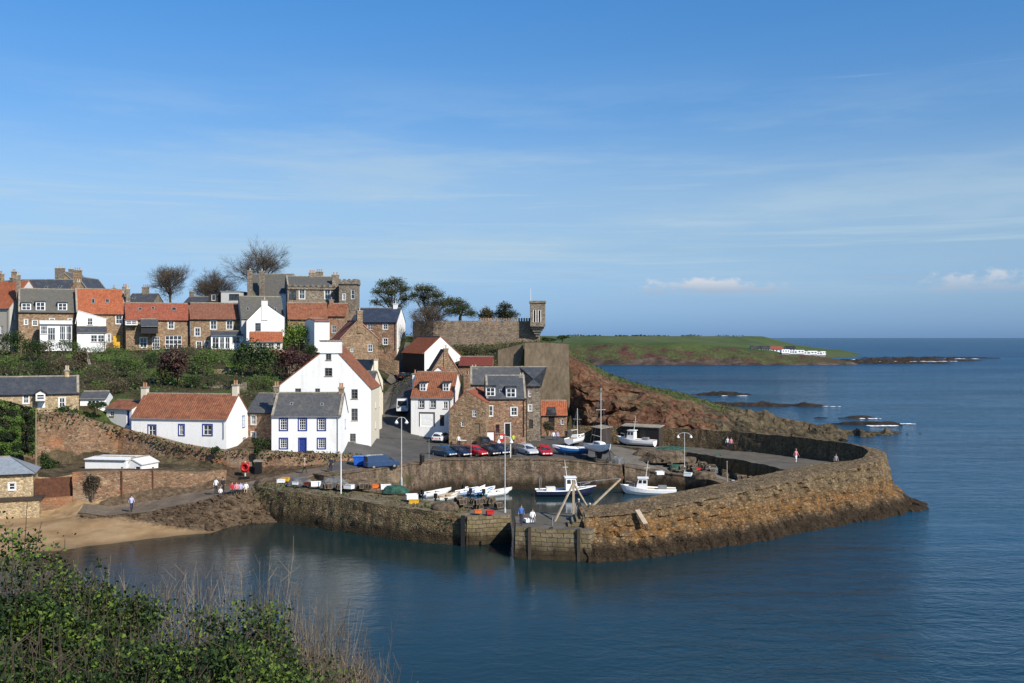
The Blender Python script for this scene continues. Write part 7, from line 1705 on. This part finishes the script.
def gpath(px,py):
    g=ground_hit(px,py,92)
    if g is not None: return g+Vector((0,0,.06))
    z=2.5
    for _ in range(12): p=G(px,py,z); z=hz(p.x,p.y)+.06
    return Vector((p.x,p.y,z))
person('person in lilac top and dark trousers walking on the beach path',gpath(131.5,512.5),.6,'walk','lilac','navy')
person('person in white shirt standing at the top of the beach rocks',gpath(216,495),0,'stand','white','navy')
person('person in black standing right of the white-shirted one',gpath(223,494.5),1,'stand','black','black')
person('child-sized person in white crouched by the black-clad person',gpath(220.5,497),.2,'sit','white','denim',FAIR,.8)
for (px,tp,bt,lb) in ((232,'red','navy','seated person in red at the left of the group by the path'),(236.5,'pink','black','seated person in pink among the group by the path'),(240.5,'lilac','navy','seated person in lilac in the middle of the path group'),(246,'white','tan','seated person in white at the right of the path group')):
    person(lb,gpath(px,494.5)+Vector((0,0,0)),random.uniform(-.6,.6),'sit',tp,bt)
person('person in tan jacket walking on the ramp above the mossy pier',gpath(304.5,474),1.9,'walk','tan','black',GREYH)
person('person in navy standing on the ramp below the square white house',gpath(331,473),0,'stand','navy','navy')
person('person with fair hair in white shirt in front of the stone gable house',onground(458.5,447,4.15),0,'stand','white','denim',FAIR)
person('person in bright lime jacket near the pale post',ong(513.3,144),.4,'stand','lime','navy')
person('person in blue jeans and white top left of the pair by the hut',onground(553.5,442.5,4.15),.2,'stand','white','denim')
person('person in pale blue top right of the pair by the hut',onground(557.5,442.5,4.15),-.2,'stand','lilac','denim')
person('person in dark coat standing apart by the hut',onground(566,440.5,4.2),0,'stand','navy','black')
person('person in white walking on the outer walkway before the dark wall',onground(796,463,4.08),.4,'walk','pink','white',FAIR)
person('person in dark clothes at the shadowed end of the walkway',onground(836,468.5,4.12),0,'stand','grey','navy')
for px,tp,lb in ((724,'red','person in red jacket on the walkway, left of the three'),(727.5,'white','person in white on the walkway, middle of the three'),(731,'pink','person in pink on the walkway, right of the three')): person(lb,onground(px,448.5+(px-724)*.2,4.06),random.uniform(-.5,.5),'stand',tp,'navy')
person('person in navy working at the derrick winch',Vector((7.0,94.6,2.84)),.6,'bend','navy','navy',GREYH)
person('person in grey top standing by the derrick post',Vector((6.35,95.2,2.83)),.3,'stand','black','navy',GREYH)
person('person in blue standing at the left corner of the pier head',Vector((.85,92.3,2.78)),.2,'stand','blue','navy')
person('person in white crouching behind the left corner post of the pier head',Vector((1.9,93.0,2.78)),.2,'sit','white','grey')
person('person in white standing before the long black lock-up',onground(622,432.5,4.2),0,'stand','white','denim')
# ------------------------------------------------------------------ foreground bushes
def fore_bush(px,pyt,d,wpx,label,n,seed,mats,ls=.040):
    random.seed(seed); s=F/d; top=P(px,pyt,d); gz=hz(top.x,top.y) ; o=empty('hawthorn_bush',(top.x,top.y,gz),0,label,'bush','leafy bushes in the foreground'); m=MB(); st=MB(); H_=top.z-gz; W=wpx/s/2
    vis=P(px,700,d).z-gz
    k=int(16*wpx/100)+7
    for i in range(k):
        a=random.uniform(-1,1); hgt=vis+(H_-vis)*(1-.35*a*a)*random.uniform(.62,1.0); tip=Vector((a*W,random.uniform(-.6,.6),hgt)); root=Vector((a*W*.35+random.gauss(0,.1),random.gauss(0,.15),0))
        mid=root.lerp(tip,.5)+Vector((random.gauss(0,.12),random.gauss(0,.12),0)); pts=[root,mid,tip]; st.tube(pts,[.016,.009,.003],4)
        L=hgt-vis+.5; c=int(n/k)
        for q in range(c):
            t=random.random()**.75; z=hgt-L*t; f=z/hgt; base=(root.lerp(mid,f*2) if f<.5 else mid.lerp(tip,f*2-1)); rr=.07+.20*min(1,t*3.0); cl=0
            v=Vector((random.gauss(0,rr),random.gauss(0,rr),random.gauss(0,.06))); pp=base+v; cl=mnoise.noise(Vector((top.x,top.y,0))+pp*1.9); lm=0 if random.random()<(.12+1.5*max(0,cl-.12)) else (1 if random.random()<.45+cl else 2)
            if cl<.0: continue
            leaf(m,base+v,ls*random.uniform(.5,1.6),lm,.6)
        for q in range(16):
            f=random.uniform(.5,.98); b=mid.lerp(tip,max(0,f*2-1)); st.tube([b,b+Vector((random.gauss(0,.15),random.gauss(0,.15),random.uniform(.04,.28)))],[.004,.0015],3)
    m.build('foliage',mats,o); st.build('stem',TWIG2,o); return o
FL=[leafmat('sunlit_hawthorn_leaves',(.088,.132,.018)),leafmat('hawthorn_leaves',(.024,.047,.009)),leafmat('shaded_hawthorn_leaves',(.009,.018,.005))]  # sunlit highlight and shade on the leaves painted in as separate tones
for (px,py,d,w_,lb,n) in ((8,502,9.6,64,'leafy green bush rising highest at the frame edge',4300),(52,540,10.0,58,'leafy green bush second from the frame edge',3800),(96,556,10.3,60,'leafy green bush with dense fresh foliage, third from the frame edge',4000),(136,574,10.6,42,'leafy green bush left of the gap showing water',3000),(205,598,10.2,60,'leafy green bush right of the gap showing water',3600),(250,604,9.9,60,'leafy green bush surrounded by dry stems',3600),(40,615,8.6,110,'low leafy bush nearest the viewer',4200),(112,632,8.8,80,'low leafy bush beneath the gap showing water',3200),(222,645,8.8,84,'low leafy bush under the dry stems',2600)):
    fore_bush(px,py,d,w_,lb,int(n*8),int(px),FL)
def dry_stems(px,pyt,d,wpx,label,n,seed,mats,hs=.6,fan=.25):
    random.seed(seed); s=F/d; c=P(px,pyt,d); gz=hz(c.x,c.y); o=empty('dry_shrub',(c.x,c.y,gz),0,label,'dry shrub','dry leafless shrubs in the foreground'); m=MB(); W=wpx/s/2; H_=c.z-gz
    for k in range(n):
        a=random.uniform(-1,1); hgt=H_-abs(random.gauss(0,hs))-a*a*.25; x0=a*W*.75+random.gauss(0,.05); y0=random.gauss(0,.35); ln=random.gauss(0,fan*.5)+a*fan
        z0=max(0,hgt-2.6); pts=[Vector((x0,y0,z0)),Vector((x0+ln*.35,y0+random.gauss(0,.05),z0+(hgt-z0)*.5)),Vector((x0+ln+random.gauss(0,.05),y0+random.gauss(0,.1),hgt))]; mi=random.randrange(len(mats))
        m.tube(pts,[.0038,.0027,.0012],3,mi,cap=False)
        for q in range(random.randint(3,8)):
            t=random.uniform(.5,.97); b=pts[1].lerp(pts[2],t*2-1); L=random.uniform(.10,.34); m.tube([b,b+Vector((random.gauss(0,.35),random.gauss(0,.35),random.uniform(.5,1.0)))*L],[.003,.0014],3,mi,cap=False)
    m.build('stem',mats,o); return o
TW=[TWIG,TWIG2,TWIGP,TWIG]
for (px,py,d,w_,n,hs,lb) in ((60,560,11.6,110,170,.30,'dry stems threading the leafy bushes near the frame edge'),(120,572,11.9,110,170,.32,'dry stems threading the bushes left of the water gap'),(205,556,12.6,70,90,.55,'tall pale dry stems standing left in the leafless clump'),(250,560,12.2,80,130,.6,'tallest pale dry stems against the glittering water'),(285,584,11.8,66,140,.5,'dry brown stems right of the tallest ones'),(322,600,11.4,60,150,.45,'dense dry brown thicket leaning right'),(350,640,11.0,50,170,.35,'lowest dry brown stems at the edge of the thicket'),(20,655,11.6,90,60,.25,'dry stems nearest the viewer'),(262,640,11.2,100,220,.25,'dry brown stems under the leafless clump'),(310,650,10.4,80,200,.22,'dry brown stems low before the thicket')):
    dry_stems(px,py,d,w_,lb,n,int(px)+3,TW,hs)
m=MB(); random.seed(77)
for k in range(9000):
    px=random.uniform(-30,372); d=random.uniform(10.5,13); lim=np.interp(px,[0,60,150,200,300,360,400],[590,610,640,650,650,670,700]); py=random.uniform(lim,720)
    p=P(px,py,d); 
    if p.z<hz(p.x,p.y)-.1: continue
    if random.random()<.75: leaf(m,p,random.uniform(.025,.05),random.choice((1,1,2,2)),.6)
    else: m.tube([p,p+Vector((random.gauss(0,.08),random.gauss(0,.08),random.uniform(.05,.3)))],[.003,.0012],3,3+random.randrange(2),cap=False)
tag(m.build('foreground_brambles',FL+[TWIG2,TWIG]),'tangle of brambles and leaves between the foreground bushes','brambles',kind='stuff')
